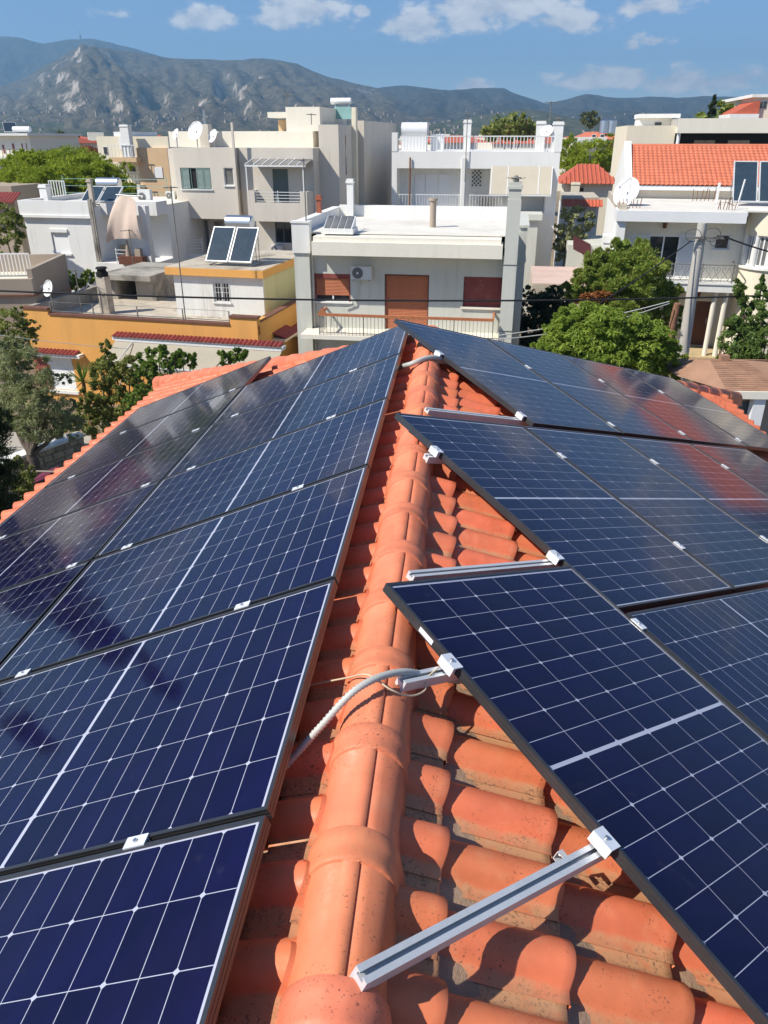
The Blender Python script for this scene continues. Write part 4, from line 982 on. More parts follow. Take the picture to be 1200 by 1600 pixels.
# ground-floor balcony rail
h_rail(b, b.uv(264, 380, -.8)[0], b.uv(316, 380, -.8)[0], -.8, b.uv(290, 394, -.8)[1], b.uv(290, 372, -.8)[1], 'white_metal', 5)
m = MB(); x0 = b.uv(257, 380, -.8)[0]; m.box(x0, x0+.35, -.9, 1.0, 0, b.uv(260, 371, -.8)[1]); m.box(x0+.351, xl+3, -.9, -.7, 0, b.uv(290, 396, -.8)[1]); b.part('porch_wall', m, 'white_plaster')
x0, x1, z0, z1 = b.rect((260, 299), (275, 312), 1.0); ac_unit('upper of two air conditioners on the tan house corner', b, x0, x1, 1.19, z0, z1)
x0, x1, z0, z1 = b.rect((270, 327), (284, 340), .9); ac_unit('lower of two air conditioners on the tan house corner', b, x0, x1, .89, z0, z1)
x0, x1, z0, z1 = b.rect((421, 384), (434, 396), 0); ac_unit('small air conditioner below the dark lower window of the tan house', b, x0, x1+.2, .44, z0, z1)
for lb, px, py, r, fc in (('largest of the three white dishes on the tan roof', 305, 204, .50, -150), ('leftmost of the three white dishes on the tan roof', 274, 209, .30, -128), ('rightmost of the three white dishes on the tan roof', 332, 212, .36, -135)):
    z = b.uv(px, py, 1.4)[1]; dish(lb, b.world(b.uv(px, py, 1.4)[0], 1.4, zt), r, fc, 'dish_white', max(.05, z-zt-r*.8), 24)
x, z = b.uv(320, 193, 2.5)[0], b.uv(320, 194, 2.5)[1]; c_ = chimney(b, 'chimney', 'tan_plaster', x, 2.5, .55, .5, zt, z, False)
m = MB(); m.cyl((x, 2.5, z), (x, 2.5, b.uv(318, 172, 2.5)[1]), .07, 8); b.part('flue', m, 'steel', c_)
antenna('aerial on the stair tower of the tan house', b.world(b.uv(449, 170, 3.6)[0], 3.6, zw), b.uv(449, 146, 3.6)[1]-zw, 80, 8, .9)
antenna('cowl-topped vent mast on the tan house side', b.world(b.uv(487, 200, 1.8)[0], 1.8, zu+.3), b.uv(487, 177, 1.8)[1]-zu-.3, 60, 5, .8)
t = thing('roof_tank', 'white water tank behind green glass on top of the tan house', 'water heater'); x, z = b.uv(537, 176, 7)[0], b.uv(537, 192, 7)[1]; t.location = b.world(x, 7, zu+.551); t.rotation_euler = (0, 0, b.yaw)
m = MB(); m.cyl((-.75, 0, 1.05), (.45, 0, 1.05), .17, 14); m.build('tank', 'white_paint', t); m = MB(); m.prism([(-.5, -.5, .1), (.6, -.5, .1), (.5, -.3, .75), (-.5, -.3, .75)], (0, .03, 0)); m.build('glass_screen', 'green_tint', t); m = MB(); m.box(-.5, -.44, -.1, .1, 0, .9); m.box(.3, .36, -.1, .1, 0, .9); m.build('stand', 'steel', t)
TAN = b

# ------------------------------------------------------------------ white flat house on the left
b = B('white_flat_house', 'low white flat-roofed house with one closed shutter, left', 'house', 90, 360, 42, -12)
xl, xm, xr = b.uv(30, 330)[0], b.uv(141, 330)[0], b.uv(262, 330)[0]; zt = b.uv(90, 314)[1]; zl = b.uv(90, 337)[1]; zg = b.uv(90, 418)[1]; YB = 8
h = b.rect((77, 363), (109, 397))
m = MB(); holes_wall(m, xl+.12, xm, 0, zl-.12, .12, [h], .14); m.box(xl, xm, 0, .25, zl-.119, zt); body(m, xl+.12, xm, .261, YB, 0, zt-.3, False); m.quad((xm, .12, 0), (xm, .261, 0), (xm, .261, zl-.12), (xm, .12, zl-.12)); m.box(xl-.04, xm, -.07, -.001, zl-.1, zl+.02); m.box(xl, xl+.25, .251, YB, zt-.3, zt)
xq = b.uv(262, 330, 2.2)[0]
m.box(xm+.001, xq, 2.2, YB, 0, zt-.31); m.box(xm+.001, xq, 1.0, 2.199, zl, zt-.05); m.box(xm+.001, xq, -.2, 2.199, zg-.6, zg+.35); b.part('wall', m, 'white_plaster')
m = MB(); m.box(xl+.26, xm-.01, .27, YB-.2, zt-.299, zt-.25); m.box(xm-.009, xq, 2.21, YB-.2, zt-.309, zt-.255); b.part('roof', m, 'roof_screed')
roller(b, h, .12, 'white_paint'); m = MB(); m.box(h[0]-.05, h[1]+.06, .03, .119, h[2]-.08, h[2]-.001); m.box(h[0]-.02, h[1]+.02, .04, .119, h[3]+.001, h[3]+.16); b.part('window_trim', m, 'white_plaster', kind='stuff')
x0, x1, z0, z1 = b.rect((164, 350), (176, 361), 2.1); m = MB(); m.box(x0, x1, 2.12, 2.199, z0, z1); b.part('window', m, 'dark_room')
x0, x1, z0, z1 = b.rect((160, 364), (180, 382), 2.1); m = MB(); m.box(x0, x1, 2.15, 2.199, z0, z1); f = b.part('window', m, 'curtain_glass')
x0, x1, z0, z1 = b.rect((186, 383), (200, 410), 2.0); m = MB(); m.box(x0, x1, 2.1, 2.199, z0, z1); b.part('door', m, 'peach_plaster')
xp = b.uv(226, 360, -.1)[0]; m = MB(); m.box(xp-.18, xp+.2, -.15, .25, 0, b.uv(226, 322, -.1)[1]); b.part('pillar', m, 'white_plaster')
m = MB(); x0 = xm-.05; m.box(x0, x0+.16, -.05, .11, 0, zt+.1); m.cyl((x0+.25, -.02, 0), (x0+.25, -.02, zt), .05, 6); b.part('down_pipe', m, 'old_concrete')
x, z = b.uv(139, 279, .5)[0], b.uv(139, 279, .5)[1]; chimney(b, 'chimney', 'concrete', x, .5, .2, .2, zt-.3, z, True)
x, z = b.uv(69, 290, 2)[0], b.uv(69, 288, 2)[1]; chimney(b, 'chimney', 'white_plaster', x, 2, .42, .42, zt-.25, z, True)
bars_rail(b, b.uv(78, 300, 4)[0], b.uv(103, 300, 4)[0], 4, zt-.25, zt+.75, 'white_metal', .16, .02, .04)
h_rail(b, b.uv(100, 300, 7)[0], b.uv(262, 300, 7)[0], 7, zt-.25, zt+.9, 'green_tint', 3)
t = thing('hanging_cloth', 'large pale pink cloth draped over the white house porch', 'cloth'); put_at(t, b, 0, 0, 0)
n = 26; rows = 16; vs = []; xt0, zt0 = b.uv(184, 305, -.25); xb0, zb0 = b.uv(172, 375, -.25); xt1, _ = b.uv(212, 308, -.25); xb1, zb1 = b.uv(226, 366, -.25)
for j in range(rows+1):
    v = j/rows
    for i in range(n+1):
        u = i/n; a = xt0+(xb0-xt0)*v**.7; c = xt1+(xb1-xt1)*v**.8; z = zt0-(abs(u-.4)*.9)**2*.9-(zt0-(zb0*(1-u)+zb1*u))*v
        vs.append((a+(c-a)*u, -.3-.35*math.sin(v*2.2)-.05*math.sin(u*7+v*3)*(.3+v)-.018*math.sin(u*19+v*2)*v, z+.03*math.sin(u*9)*v))
m = MB(); m.add(vs, [(j*(n+1)+i, (j+1)*(n+1)+i, (j+1)*(n+1)+i+1, j*(n+1)+i+1) for j in range(rows) for i in range(n)], True); m.build('cloth', 'pink_cloth', t)
m = MB(); m.tube([(xt0-.1, -.25, zt0+.02), (xt1+.4, -.25, zt0-.03)], .025, 6); m.build('pole', 'steel', t)
xs = b.uv(163, 312, 1.6)[0]; solar_heater('low solar water heater behind the white parapet on the left', b, xs, 1.0, zt-.25, .95, 1.2, 2, 34, 0)
x0, x1, z0, z1 = b.rect((207, 299), (228, 312), 1.8); ac_unit('white air conditioner on the low white roof beside the cloth', b, x0, x1, 2.6, zt-.25, zt+.45)
m = MB(); x0 = b.uv(182, 385, -.5)[0]; m.box(x0, x0+1.4, -.5, -.05, zg+.351, zg+.75); t = thing('porch_clutter', 'stack of odds and ends on the white porch under the pink cloth', 'clutter'); put_at(t, b, 0, 0, 0)
m.build('crate', 'brown_door', t); m = MB(); m.cyl((x0+.5, -.3, zg+.75), (x0+.5, -.3, zg+1.5), .16, 8, .05); m.box(x0+.9, x0+1.2, -.4, -.1, zg+.751, zg+1.1); m.build('pot', 'taupe_plaster', t)
antenna('bent pole aerial in front of the white porch', b.world(b.uv(207, 400, -.8)[0], -.8, zg-.5), 2.6, 40, 4, .9)
h_rail(b, b.uv(180, 395, -.2)[0], b.uv(222, 395, -.2)[0], -.18, zg+.36, zg+1.1, 'white_metal', 4)
WFLAT = b

# ------------------------------------------------------------------ orange house with the roof terrace
b = B('orange_house', 'orange house with a weathered roof terrace and a beige awning', 'house', 230, 520, 29, -14)
x0, x1, x2, x3 = b.uv(37, 490)[0], b.uv(75, 490)[0], b.uv(359, 500)[0], b.uv(401, 500)[0]
zh = b.uv(55, 483)[1]; zl = b.uv(220, 500)[1]; zh2 = b.uv(380, 497)[1]; zter = zl-.35; YB = 9.0
h = b.rect((74, 561), (121, 611))
m = MB(); holes_wall(m, x0, x3, 0, zl-.001, 0, [h], .1); m.quad((x0, 0, 0), (x0, .11, 0), (x0, .11, zl), (x0, 0, zl)); m.quad((x3, 0, 0), (x3, .11, 0), (x3, .11, zl), (x3, 0, zl)); body(m, x0, x3, .101, YB, 0, zter, False)
m.box(x0, x3, 0.0, .2, zl-.0005, zl); m.box(x0, x1, 0, .25, zl+.001, zh); m.box(x2, x3, 0, .25, zl+.001, zh2); m.box(x3-.22, x3, .251, YB, zter+.001, zl+.1); m.box(x3-.22, x3, .251, .9, zl+.101, zh2-.1)
m.box(x3-.22, x3, YB-2.2, YB, zl+.101, zl+.75); b.part('wall', m, 'orange_plaster')
m = MB(); m.box(x0-.05, x1+.02, -.05, .3, zh+.001, zh+.06); m.box(x1+.021, x2-.021, -.05, .25, zl+.001, zl+.06); m.box(x2-.02, x3+.05, -.05, .3, zh2+.001, zh2+.06); m.box(x3-.25, x3+.04, .31, YB-2.3, zl+.102, zl+.15) ; b.part('wall_coping', m, 'brown_trim')
m = MB(); m.box(x0+.01, x3-.23, .26, YB-.1, zter+.001, zter+.03); b.part('terrace_floor', m, 'concrete')
m = MB(); m.box(x0+.02, x0+.24, .31, YB-.2, zter+.031, zl+.25); b.part('terrace_parapet', m, 'old_concrete')
bars_rail(b, x1+.05, x2-.05, .12, zl+.06, zl+.48, 'iron_grey', 1.6, .005, .012, posts=1.6)
roller(b, h, 0, 'white_paint', rv=.1); m = MB(); m.box(h[0]-.1, h[1]+.1, -.1, .04, h[2]-.12, h[2]-.001); m.box(h[0]-.01, h[1]+.01, -.05, .04, h[3]-.2, h[3]+.1); b.part('window_trim', m, 'white_plaster', kind='stuff')
# brick pillar by the window, brick by brick
xa, xb_ = b.uv(55, 575, -.05)[0], h[0]-.03; za, zb_ = b.uv(60, 606)[1], b.uv(60, 557)[1]
base = MB(); base.box(xa, xb_, -.02, -.001, za, zb_); bp = b.part('brick_pillar', base, 'mortar'); nr = 11; dz = (zb_-za)/nr; bw = (xb_-xa)/2
for j in range(nr):
    off = -.5 if j % 2 else 0
    for i in range(3):
        a = max(xa, xa+(i+off)*bw+.006); c = min(xb_, xa+(i+1+off)*bw-.006)
        if c-a < .03: continue
        m = MB(); m.box(a, c, -.055, -.0201, za+j*dz+.007, za+(j+1)*dz-.007); b.part('brick', m, 'brick_red', bp)
def tile_ledge(pa, pb, label_mat='dark_red_tile', depth=.34, d=0.0):
    xa, z_ = b.uv(*pa, -.25); xb_, _ = b.uv(*pb, -.25); za = b.uv((pa[0]+pb[0])/2, (pa[1]+pb[1])/2, -.25)[1]
    m = MB(); m.box(xa, xb_, -depth+.02, -.001, za-.16, za-.03); lg = b.part('tile_ledge', m, 'white_plaster'); n = int((xb_-xa)/.17)
    for i in range(n):
        q = MB(); wave_strip(q, xa+i*.17, xa+(i+1)*.17, -.005, za+.06, -depth-.05, za-.02, .17, .05, .03, 8); q_ = b.part('tile', q, label_mat, lg)
tile_ledge((176, 523), (443, 541)); tile_ledge((42, 547), (125, 555))
xa, z_ = b.uv(181, 536, -.3); xb_ = b.uv(440, 545, -.3)[0]; za = b.uv(300, 540, -.3)[1]; zb_ = b.uv(220, 573, -1.5)[1]
m = MB(); m.prism([(xa, -.3, za), (xa, -1.5, zb_), (xa, -1.5, zb_-.02), (xa, -.3, za-.02)], (xb_-xa, 0, 0)); aw = b.part('awning', m, 'dun_canvas')
m = MB(); nsc = 30; sx = (xb_-xa)/nsc
for i in range(nsc):
    q = [(xa+sx*(i+k/6), -1.505, zb_-.16-.05*math.sin(math.pi*k/6)) for k in range(7)]; m.add([(xa+sx*i, -1.505, zb_), (xa+sx*(i+1), -1.505, zb_)]+q[::-1], [tuple(range(9))])
b.part('valance', m, 'dun_canvas', aw, 'stuff')
m = MB(); m.box(xa, xb_, -1.53, -1.501, zb_-.03, zb_+.03); m.box(xa, xb_, -.34, -.26, za+.001, za+.08); m.tube([(xa+.6, -1.5, zb_), (xa+.75, -.35, za)], .015, 5); b.part('awning_bar', m, 'white_metal', aw)
m = MB(); m.tube([b_ for b_ in ((b.uv(208, 535, -1)[0], -1.0, b.uv(208, 537, -1)[1]), (b.uv(170, 655, -2.2)[0], -2.2, b.uv(170, 655, -2.2)[1]))], .03, 6); b.part('prop_pole', m, 'taupe_plaster')
# little pent roofs on the right side wall
for y0_, zz in ((1.4, zl-.75), (3.2, zl-.95)):
    m = MB(); m.box(x3+.001, x3+.5, y0_, y0_+1.5, zz-.12, zz); lg = b.part('tile_ledge', m, 'cream_plaster')
    for i in range(7):
        q = MB(); q.prism([(x3+.002, y0_+i*.21, zz+.18), (x3+.56, y0_+i*.21, zz+.01), (x3+.56, y0_+i*.21, zz+.05), (x3+.002, y0_+i*.21, zz+.22)], (0, .2, 0)); b.part('tile', q, 'dark_red_tile', lg)
# penthouse
Yp = 2.6; p0, p1 = b.uv(273, 450, Yp)[0], b.uv(411, 450, Yp)[0]; zr0, zr1 = b.uv(340, 431, Yp)[1], b.uv(340, 421, Yp-.2)[1]
hp = b.rect((332, 441), (360, 473), Yp)
m = MB(); holes_wall(m, p0, p1, zter, zr0, Yp, [hp]); body(m, p0, p1-.04, Yp+.121, YB-1, zter, zr0, False); m.quad((p1, Yp, zter), (p1, Yp+.121, zter), (p1, Yp+.121, zr0), (p1, Yp, zr0)); b.part('penthouse_wall', m, 'stained_white')
m = MB(); m.box(p1-.039, p1+.002, Yp+.122, YB-1, zter, zr0); b.part('penthouse_side', m, 'yellow_plaster')
m = MB(); m.box(p0-.25, p1+.12, Yp-.2, YB-.8, zr0+.001, zr1); b.part('penthouse_roof', m, 'orange_plaster'); m = MB(); m.box(p0-.2, p1+.08, Yp-.15, YB-.85, zr1+.001, zr1+.02); b.part('roof', m, 'concrete')
f = window(b, hp, Yp, 'white_paint', 'window_glass', 2, 1, .04, sill='stained_white'); m = MB()
for i in range(7): x = hp[0]+(hp[1]-hp[0])*i/6; m.box(x-.006, x+.006, Yp-.03, Yp-.016, hp[2], hp[3])
for j in range(5): z = hp[2]+(hp[3]-hp[2])*j/4; m.box(hp[0]-.03, hp[1]+.03, Yp-.015, Yp-.001, z-.006, z+.006)
b.part('grille', m, 'white_metal', f, 'stuff')
solar_heater('solar water heater with two dark collectors on the orange house penthouse', b, b.uv(358, 410, Yp+.6)[0], Yp+.55, zr1+.02, .94, 1.6, 2, 48, 0, True, 'tank_metal', tank_len=1.05)
# shelter, chimney and rear wall on the terrace
s0, s1 = b.uv(163, 445, 5)[0], b.uv(243, 445, 5)[0]; zs0, zs1 = b.uv(200, 436, 5)[1], b.uv(200, 428, 5)[1]
m = MB(); m.box(s0, s1, 4.6, 8.4, zs0, zs1); m.box(s0+.1, s0+.6, 5, 8.2, zter+.031, zs0-.001); m.box(s0+1.55, s1-.05, 5, 8.2, zter+.031, zs0-.001); m.box(s0+.601, s0+1.549, 7.5, 8.2, zter+.031, zs0-.001); b.part('shelter', m, 'old_concrete')
m = MB(); m.box(s1-.04, p0+.3, 7.6, 7.85, zter+.031, b.uv(250, 445, 7.6)[1]); b.part('rear_wall', m, 'stained_white')
xc, zc2 = b.uv(166, 470, 2.2)[0], b.uv(168, 432, 2.2)[1]
m = MB(); m.box(xc-.2, xc+.2, 2.0, 2.4, zter+.031, zc2); c_ = b.part('chimney', m, 'concrete'); m = MB(); m.cyl((xc, 2.2, zc2), (xc, 2.2, zc2+.16), .24, 14); m.cyl((xc, 2.2, zc2+.16), (xc, 2.2, zc2+.3), .19, 14, .17); m.cyl((xc, 2.2, zc2+.301), (xc, 2.2, zc2+.36), .24, 14, .2); b.part('chimney_pot', m, 'soot', c_)
dish('white oval dish at the left end of the orange house terrace', b.world(b.uv(78, 470, .9)[0], .9, zter+.03), .32, -142, 'dish_white', b.uv(78, 452, .9)[1]-zter-.25, 20)
antenna('thin leaning aerial pole in front of the orange house penthouse', b.world(b.uv(290, 500, .6)[0], .6, zter), b.uv(262, 290, .6)[1]-zter, 30, 4, .5)
antenna('pair of short poles on the orange house terrace', b.world(b.uv(127, 480, 1.5)[0], 1.5, zter), b.uv(125, 420, 1.5)[1]-zter, 60, 3, .3)
ORANGE = b
# ------------------------------------------------------------------ taupe house at the left edge
b = B('taupe_house', 'taupe flat-roofed house cut by the left picture edge', 'house', 48, 432, 31, 4)
z = at(48, 432, 31).z
m = MB(); m.box(-7, 0, 0, 4.6, 0, z-.5); m.box(-7, 0, 0, .2, z-.499, z-.1); m.box(-.2, 0, .201, 4.6, z-.499, z+.25); m.box(-7, -.201, 4.4, 4.6, z-.499, z+.25); b.part('wall', m, 'taupe_plaster')
m = MB(); m.box(-7, -.21, .21, 4.39, z-.498, z-.46); b.part('roof', m, 'cream_plaster'); m = MB(); m.box(-7.0, .05, -.1, -.001, z-.75, z-.68); m.box(.001, .08, -.1, 2, z-.75, z-.68); b.part('string_course', m, 'brown_trim')
bars_rail(b, -3.5, -1.0, 3.0, z-.46, z+.5, 'white_metal', .14, .02, .05)
# dark tiled house further left
b = B('tiled_eaves_house', 'grey house with dark tiled eaves behind the left edge shrubs', 'house', -30, 330, 50, -12)
m = MB(); m.box(-6, 2.4, 0, 8, 0, at(0, 290, 50).z); b.part('wall', m, 'taupe_plaster'); z = at(0, 300, 50).z; m = MB(); wave_strip(m, -6, 3.0, -.0, z, -.9, z-.5, .2, .05); b.part('eaves_tiles', m, 'dark_red_tile', kind='stuff')
# ------------------------------------------------------------------ cream house on the right
b = B('cream_house', 'cream house on the right with a round bay, iron balcony and orange tiled upper roof', 'house', 1060, 400, 35, -12)
dF = -1.2
xl, xr = b.uv(968, 400)[0], b.uv(1150, 400)[0]; zs, zt = b.uv(1060, 347, dF)[1], b.uv(1060, 330, dF)[1]; zf = b.uv(1090, 442, dF)[1]; YB = 8.5
hd = b.rect((1007, 367), (1059, 440)); hd = (hd[0], hd[1], zf+.03, hd[3]); hw = b.rect((1119, 366), (1138, 390)); xe = xr+.6
m = MB(); holes_wall(m, xl, xe, zf, zs, 0, [hd, hw]); holes_wall(m, xl, xe, 0, zf-.2, .8, [b.rect((1079, 470), (1103, 540), .8)]); body(m, xl, xe, .121, YB, zf-.199, zs, False); body(m, xl, xe, .921, YB, 0, zf-.2, False); b.part('wall', m, 'cream_pale')
m = MB(); m.box(xl-.35, xl-.001, dF, YB, 0, zs+.3); m.box(xl-.75, xl-.351, -.2, .6, 0, zs-1.0); m.box(xl-.8, xl-.345, -.25, .65, zs-.999, zs-.7); b.part('side_wall', m, 'white_plaster')
m = MB(); m.box(b.uv(963, 340, dF)[0], b.uv(1166, 340, dF)[0], dF-.15, .3, zs+.001, zt); b.part('roof_cornice', m, 'white_paint')
m = MB(); m.box(xl, xe+3, dF+.05, YB, zt+.001, zt+.06); b.part('roof', m, 'roof_screed'); m = MB(); m.box(xl-.34, xl-.02, dF+.1, YB, zs+.301, zt+.2); b.part('roof_kerb', m, 'concrete')
window(b, hd, 0, 'white_metal', 'window_glass', 2, 1, .06, name='sliding_door'); window(b, hw, 0, 'white_metal', 'window_glass', 1, 1, .05, sill='white_plaster')
for pa, pb in (((980, 366), (1006, 440)), ((1062, 366), (1086, 440))):
    x0, x1, z0, z1 = b.rect(pa, pb); louvre(b, x0, x1, zf+.03, z1, -.01, 'white_metal', 22)
hp = b.rect((1079, 470), (1103, 540), .8); m = MB(); m.box(hp[0]+.01, hp[1]-.01, .86, .9, hp[2], hp[3]-.01); d_ = b.part('front_door', m, 'brown_door'); m = MB(); m.box(hp[1]-.2, hp[1]-.17, .82, .859, hp[2]+1.0, hp[2]+1.25); b.part('handle', m, 'steel', d_)
# small wall lamps
for px, py, d in ((1039, 352, -.1), (1092, 459, .7)):
    x, z = b.uv(px, py, d); m = MB(); m.cyl((x, d, z-.12), (x, d, z+.1), .07, 8, .1); b.part('wall_lamp', m, 'rusty_iron')
# balcony
xb0, xb1 = b.uv(1000, 450, dF)[0], b.uv(1147, 450, dF)[0]; zb = b.uv(1100, 456, dF)[1]
m = MB(); m.box(xb0, xb1, dF-.05, -.001, zb, zf-.05); m.box(xb0-.02, xb1+.04, dF-.1, -.001, zf-.049, zf+.02); b.part('balcony_slab', m, 'white_plaster')
z1 = b.uv(1100, 413, dF)[1]; m = MB(); m.box(xb0, xb1, dF-.02, dF+.02, z1-.04, z1); m.box(xb0, xb1, dF-.012, dF+.012, zf+.1, zf+.13)
for px in (1001, 1047, 1096, 1145): x = b.uv(px, 430, dF)[0]; m.box(x-.025, x+.025, dF-.025, dF+.025, zf+.02, z1+.03)
m.box(xb1-.02, xb1+.02, dF+.021, -.01, z1-.04, z1); rl = b.part('balcony_railing', m, 'iron_grey')
m = MB()
for i in range(6):
    xa = xb0+(xb1-xb0)*i/6; w_ = (xb1-xb0)/6; xc = xa+w_/2; h_ = z1-zf-.2; z0 = zf+.13
    for sg in (-1, 1):
        m.tube([(xc, dF, z0), (xc+sg*w_*.16, dF, z0+h_*.35), (xc+sg*w_*.40, dF, z0+h_*.62), (xc+sg*w_*.44, dF, z0+h_*.86), (xc+sg*w_*.3, dF, z0+h_*.95), (xc+sg*w_*.2, dF, z0+h_*.8), (xc+sg*w_*.27, dF, z0+h_*.68)], .014, 4)
        m.tube([(xc+sg*w_*.45, dF, z0), (xc+sg*w_*.3, dF, z0+h_*.3), (xc+sg*w_*.12, dF, z0+h_*.62), (xc, dF, z0+h_*.95)], .012, 4)
b.part('iron_scrolls', m, 'iron_grey', rl, 'stuff')
# round bay
xc, yc = b.uv(1203, 420, -.3)[0], -.1; Rb_ = xc-b.uv(1150, 450, -.3)[0]; zw0, zw1 = b.uv(1165, 419, -1.5)[1], b.uv(1165, 372, -1.5)[1]
def arc(m, r0, r1, za, zb_, a0=180, a1=360, n=24):
    vs = []
    for i in range(n+1):
        t = math.radians(a0+(a1-a0)*i/n)
        for r in (r0, r1):
            for z in (za, zb_): vs.append((xc+r*math.cos(t), yc+r*math.sin(t), z))
    fs = []
    for i in range(n):
        o, p = 4*i, 4*i+4; fs += [(o+2, p+2, p+3, o+3), (o, o+1, p+1, p), (o+1, o+3, p+3, p+1), (o, p, p+2, o+2)]
    m.add(vs, fs, False)
    k = 4*n; m.add([vs[0], vs[1], vs[3], vs[2]], [(0, 1, 2, 3)]); m.add([vs[k], vs[k+2], vs[k+3], vs[k+1]], [(0, 1, 2, 3)])
m = MB(); arc(m, .3, Rb_, 0, zw0-.12); arc(m, .3, Rb_+.02, zw1+.05, zt+.06); b.part('round_bay', m, 'cream_plaster')
m = MB(); arc(m, .3, Rb_+.1, zw0-.119, zw0-.03); b.part('bay_sill', m, 'white_plaster'); m = MB(); arc(m, .3, Rb_+.08, zt+.061, zt+.1); b.part('bay_coping', m, 'white_plaster')
nw = 5
for i in range(nw+1):
    t = math.radians(185+170*i/nw); x, y = xc+(Rb_-.1)*math.cos(t), yc+(Rb_-.1)*math.sin(t); m = MB(); m.cyl((x, y, zw0-.029), (x, y, zw1+.049), .13, 12); b.part('bay_column', m, 'white_plaster')
for i in range(nw):
    a0, a1 = 185+170*i/nw+5, 185+170*(i+1)/nw-5; m = MB(); arc(m, Rb_-.22, Rb_-.14, zw0-.029, zw0+.05, a0, a1, 3); arc(m, Rb_-.22, Rb_-.14, zw1-.04, zw1+.049, a0, a1, 3); am = (a0+a1)/2
    arc(m, Rb_-.22, Rb_-.13, zw0+.051, zw1-.041, am-1.6, am+1.6, 1); arc(m, Rb_-.22, Rb_-.14, zw0+.051, zw1-.041, a0, a0+3, 1); arc(m, Rb_-.22, Rb_-.14, zw0+.051, zw1-.041, a1-3, a1, 1); f = b.part('window', m, 'white_metal')
    for u, v in ((a0+3, am-1.6), (am+1.6, a1-3)):
        m = MB(); arc(m, Rb_-.2, Rb_-.17, zw0+.051, zw1-.041, u, v, 2); b.part('pane', m, 'curtain_glass', f)
# lower terrace wall, steps and porch columns
m = MB(); arc(m, .4, Rb_+.35, 0, b.uv(1150, 518, -2)[1], 180, 300, 16); b.part('lower_bay_wall', m, 'cream_plaster')
for px in (1110, 1127): x, y = b.uv(px, 500, -.9)[0], -.9; m = MB(); m.cyl((x, y, 0), (x, y, zb-.001), .10, 12); b.part('porch_column', m, 'cream_pale')
for i in range(8):
    x0, x1 = b.uv(1066, 560, -2)[0], b.uv(1126, 560, -2)[0]; m = MB(); zst = hp[2]-.05-i*.17
    if zst > .1: m.box(x0, x1, -.9-.36*(i+1), -.9-.36*i-.002, 0, zst); b.part('step', m, 'step_stone')
m = MB(); m.box(b.uv(1060, 540, 0)[0], b.uv(1130, 540, 0)[0], -.899, .799, 0, hp[2]-.02); b.part('porch_floor', m, 'step_stone')
# upper storey: white gable and orange roof
yR = 5.0; xg = b.uv(988, 290, yR)[0]; ze = b.uv(1080, 290, yR)[1]; xfar = xg+16; zrg = ze+1.65
m = MB(); m.box(xg, xfar, yR+.35, yR+7, zt+.061, ze-.12); b.part('upper_wall', m, 'tan_plaster')
m = MB(); m.box(xg-.1, xfar, yR, yR+.34, ze-.22, ze-.02); b.part('eaves_board', m, 'white_paint')
m = MB(); m.prism([(xg-.35, yR-.5, zt+.061), (xg-.35, yR+8.5, zt+.061), (xg-.35, yR+8.0, ze+.1), (xg-.35, yR+4.1, zrg+.25), (xg-.35, yR-.05, ze+.05)], (.34, 0, 0)); b.part('gable_wall', m, 'white_plaster')
m = MB()
for j in range(14): 
    t0, t1 = j/14, (j+1)/14; wave_strip(m, xg+.0, xfar, yR+4.1*(1-t0), zrg-(zrg-ze)*t0+.0, yR+4.1*(1-t1)-.04, zrg-(zrg-ze)*t1+.03, .22, .05, .035, 6)
b.part('roof_tiles', m, 'bright_roof', kind='stuff')
m = MB(); m.prism([(xg, yR+4.1, zrg-.03), (xg, yR+8, ze-.03), (xg, yR+8, ze+.05), (xg, yR+4.1, zrg+.04)], (xfar-xg, 0, 0)); m.prism([(xg, yR+4.1, zrg-.05), (xg, yR+.02, ze-.05), (xg, yR+.02, ze-.012), (xg, yR+4.1, zrg-.012)], (xfar-xg, 0, 0)); b.part('roof_slab', m, 'bright_roof')
m = MB(); x = b.uv(1131, 250, yR+4.1)[0]; m.cyl((xg, yR+4.1, zrg+.02), (xfar, yR+4.1, zrg+.02), .1, 8); b.part('ridge_tiles', m, 'bright_roof')
dish('very large white dish on the flat roof of the cream house', b.world(b.uv(977, 310, .6)[0], .6, zt+.06), .62, -128, 'dish_white', .05, 22)
rbm = random.Random(3)
for lb, pa, pb in (('rusty rebar stubs on the left front corner of the cream house roof', 968, 1001), ('rusty rebar stubs beside the white post on the cream house roof', 1124, 1150), ('rusty rebar stubs along the middle of the cream house roof', 1082, 1120)):
    t = thing('rebar_stubs', lb, 'rebar', group='rebar stubs on the cream roof'); put_at(t, b, 0, 0, 0); dd = -.8 if 'middle' not in lb else 4.0
    for k in range(7):
        px = pa+(pb-pa)*k/6; x = b.uv(px, 315, dd)[0]; m = MB(); h_ = rbm.uniform(.3, .5) if dd < 0 else rbm.uniform(.35, .6); lx = rbm.uniform(-.08, .08); m.cyl((x, dd+rbm.uniform(-.1, .1), zt+.06), (x+lx, dd, zt+.06+h_), .016, 5); m.build('rebar', 'rusty_iron', t)
xs = b.uv(1183, 318, 1.4)[0]; solar_heater('pair of dark solar collectors at the right edge on the cream roof', b, xs, 1.4, zt+.06, 1.0, 2.0, 2, 52, 0, False)
x, y = b.uv(1152, 320, -.4)[0], -.4; m = MB(); m.tube([(x, y, zt+.06), (x+.12, y, zt+1.2)], .035, 6); m.build; b.part('roof_pipe', m, 'white_paint')
x = b.uv(1119, 318, 3)[0]; m = MB(); m.box(x-.05, x+.05, 3, 3.1, zt+.06, zt+.9); b.part('roof_post', m, 'white_paint')
CREAM = b

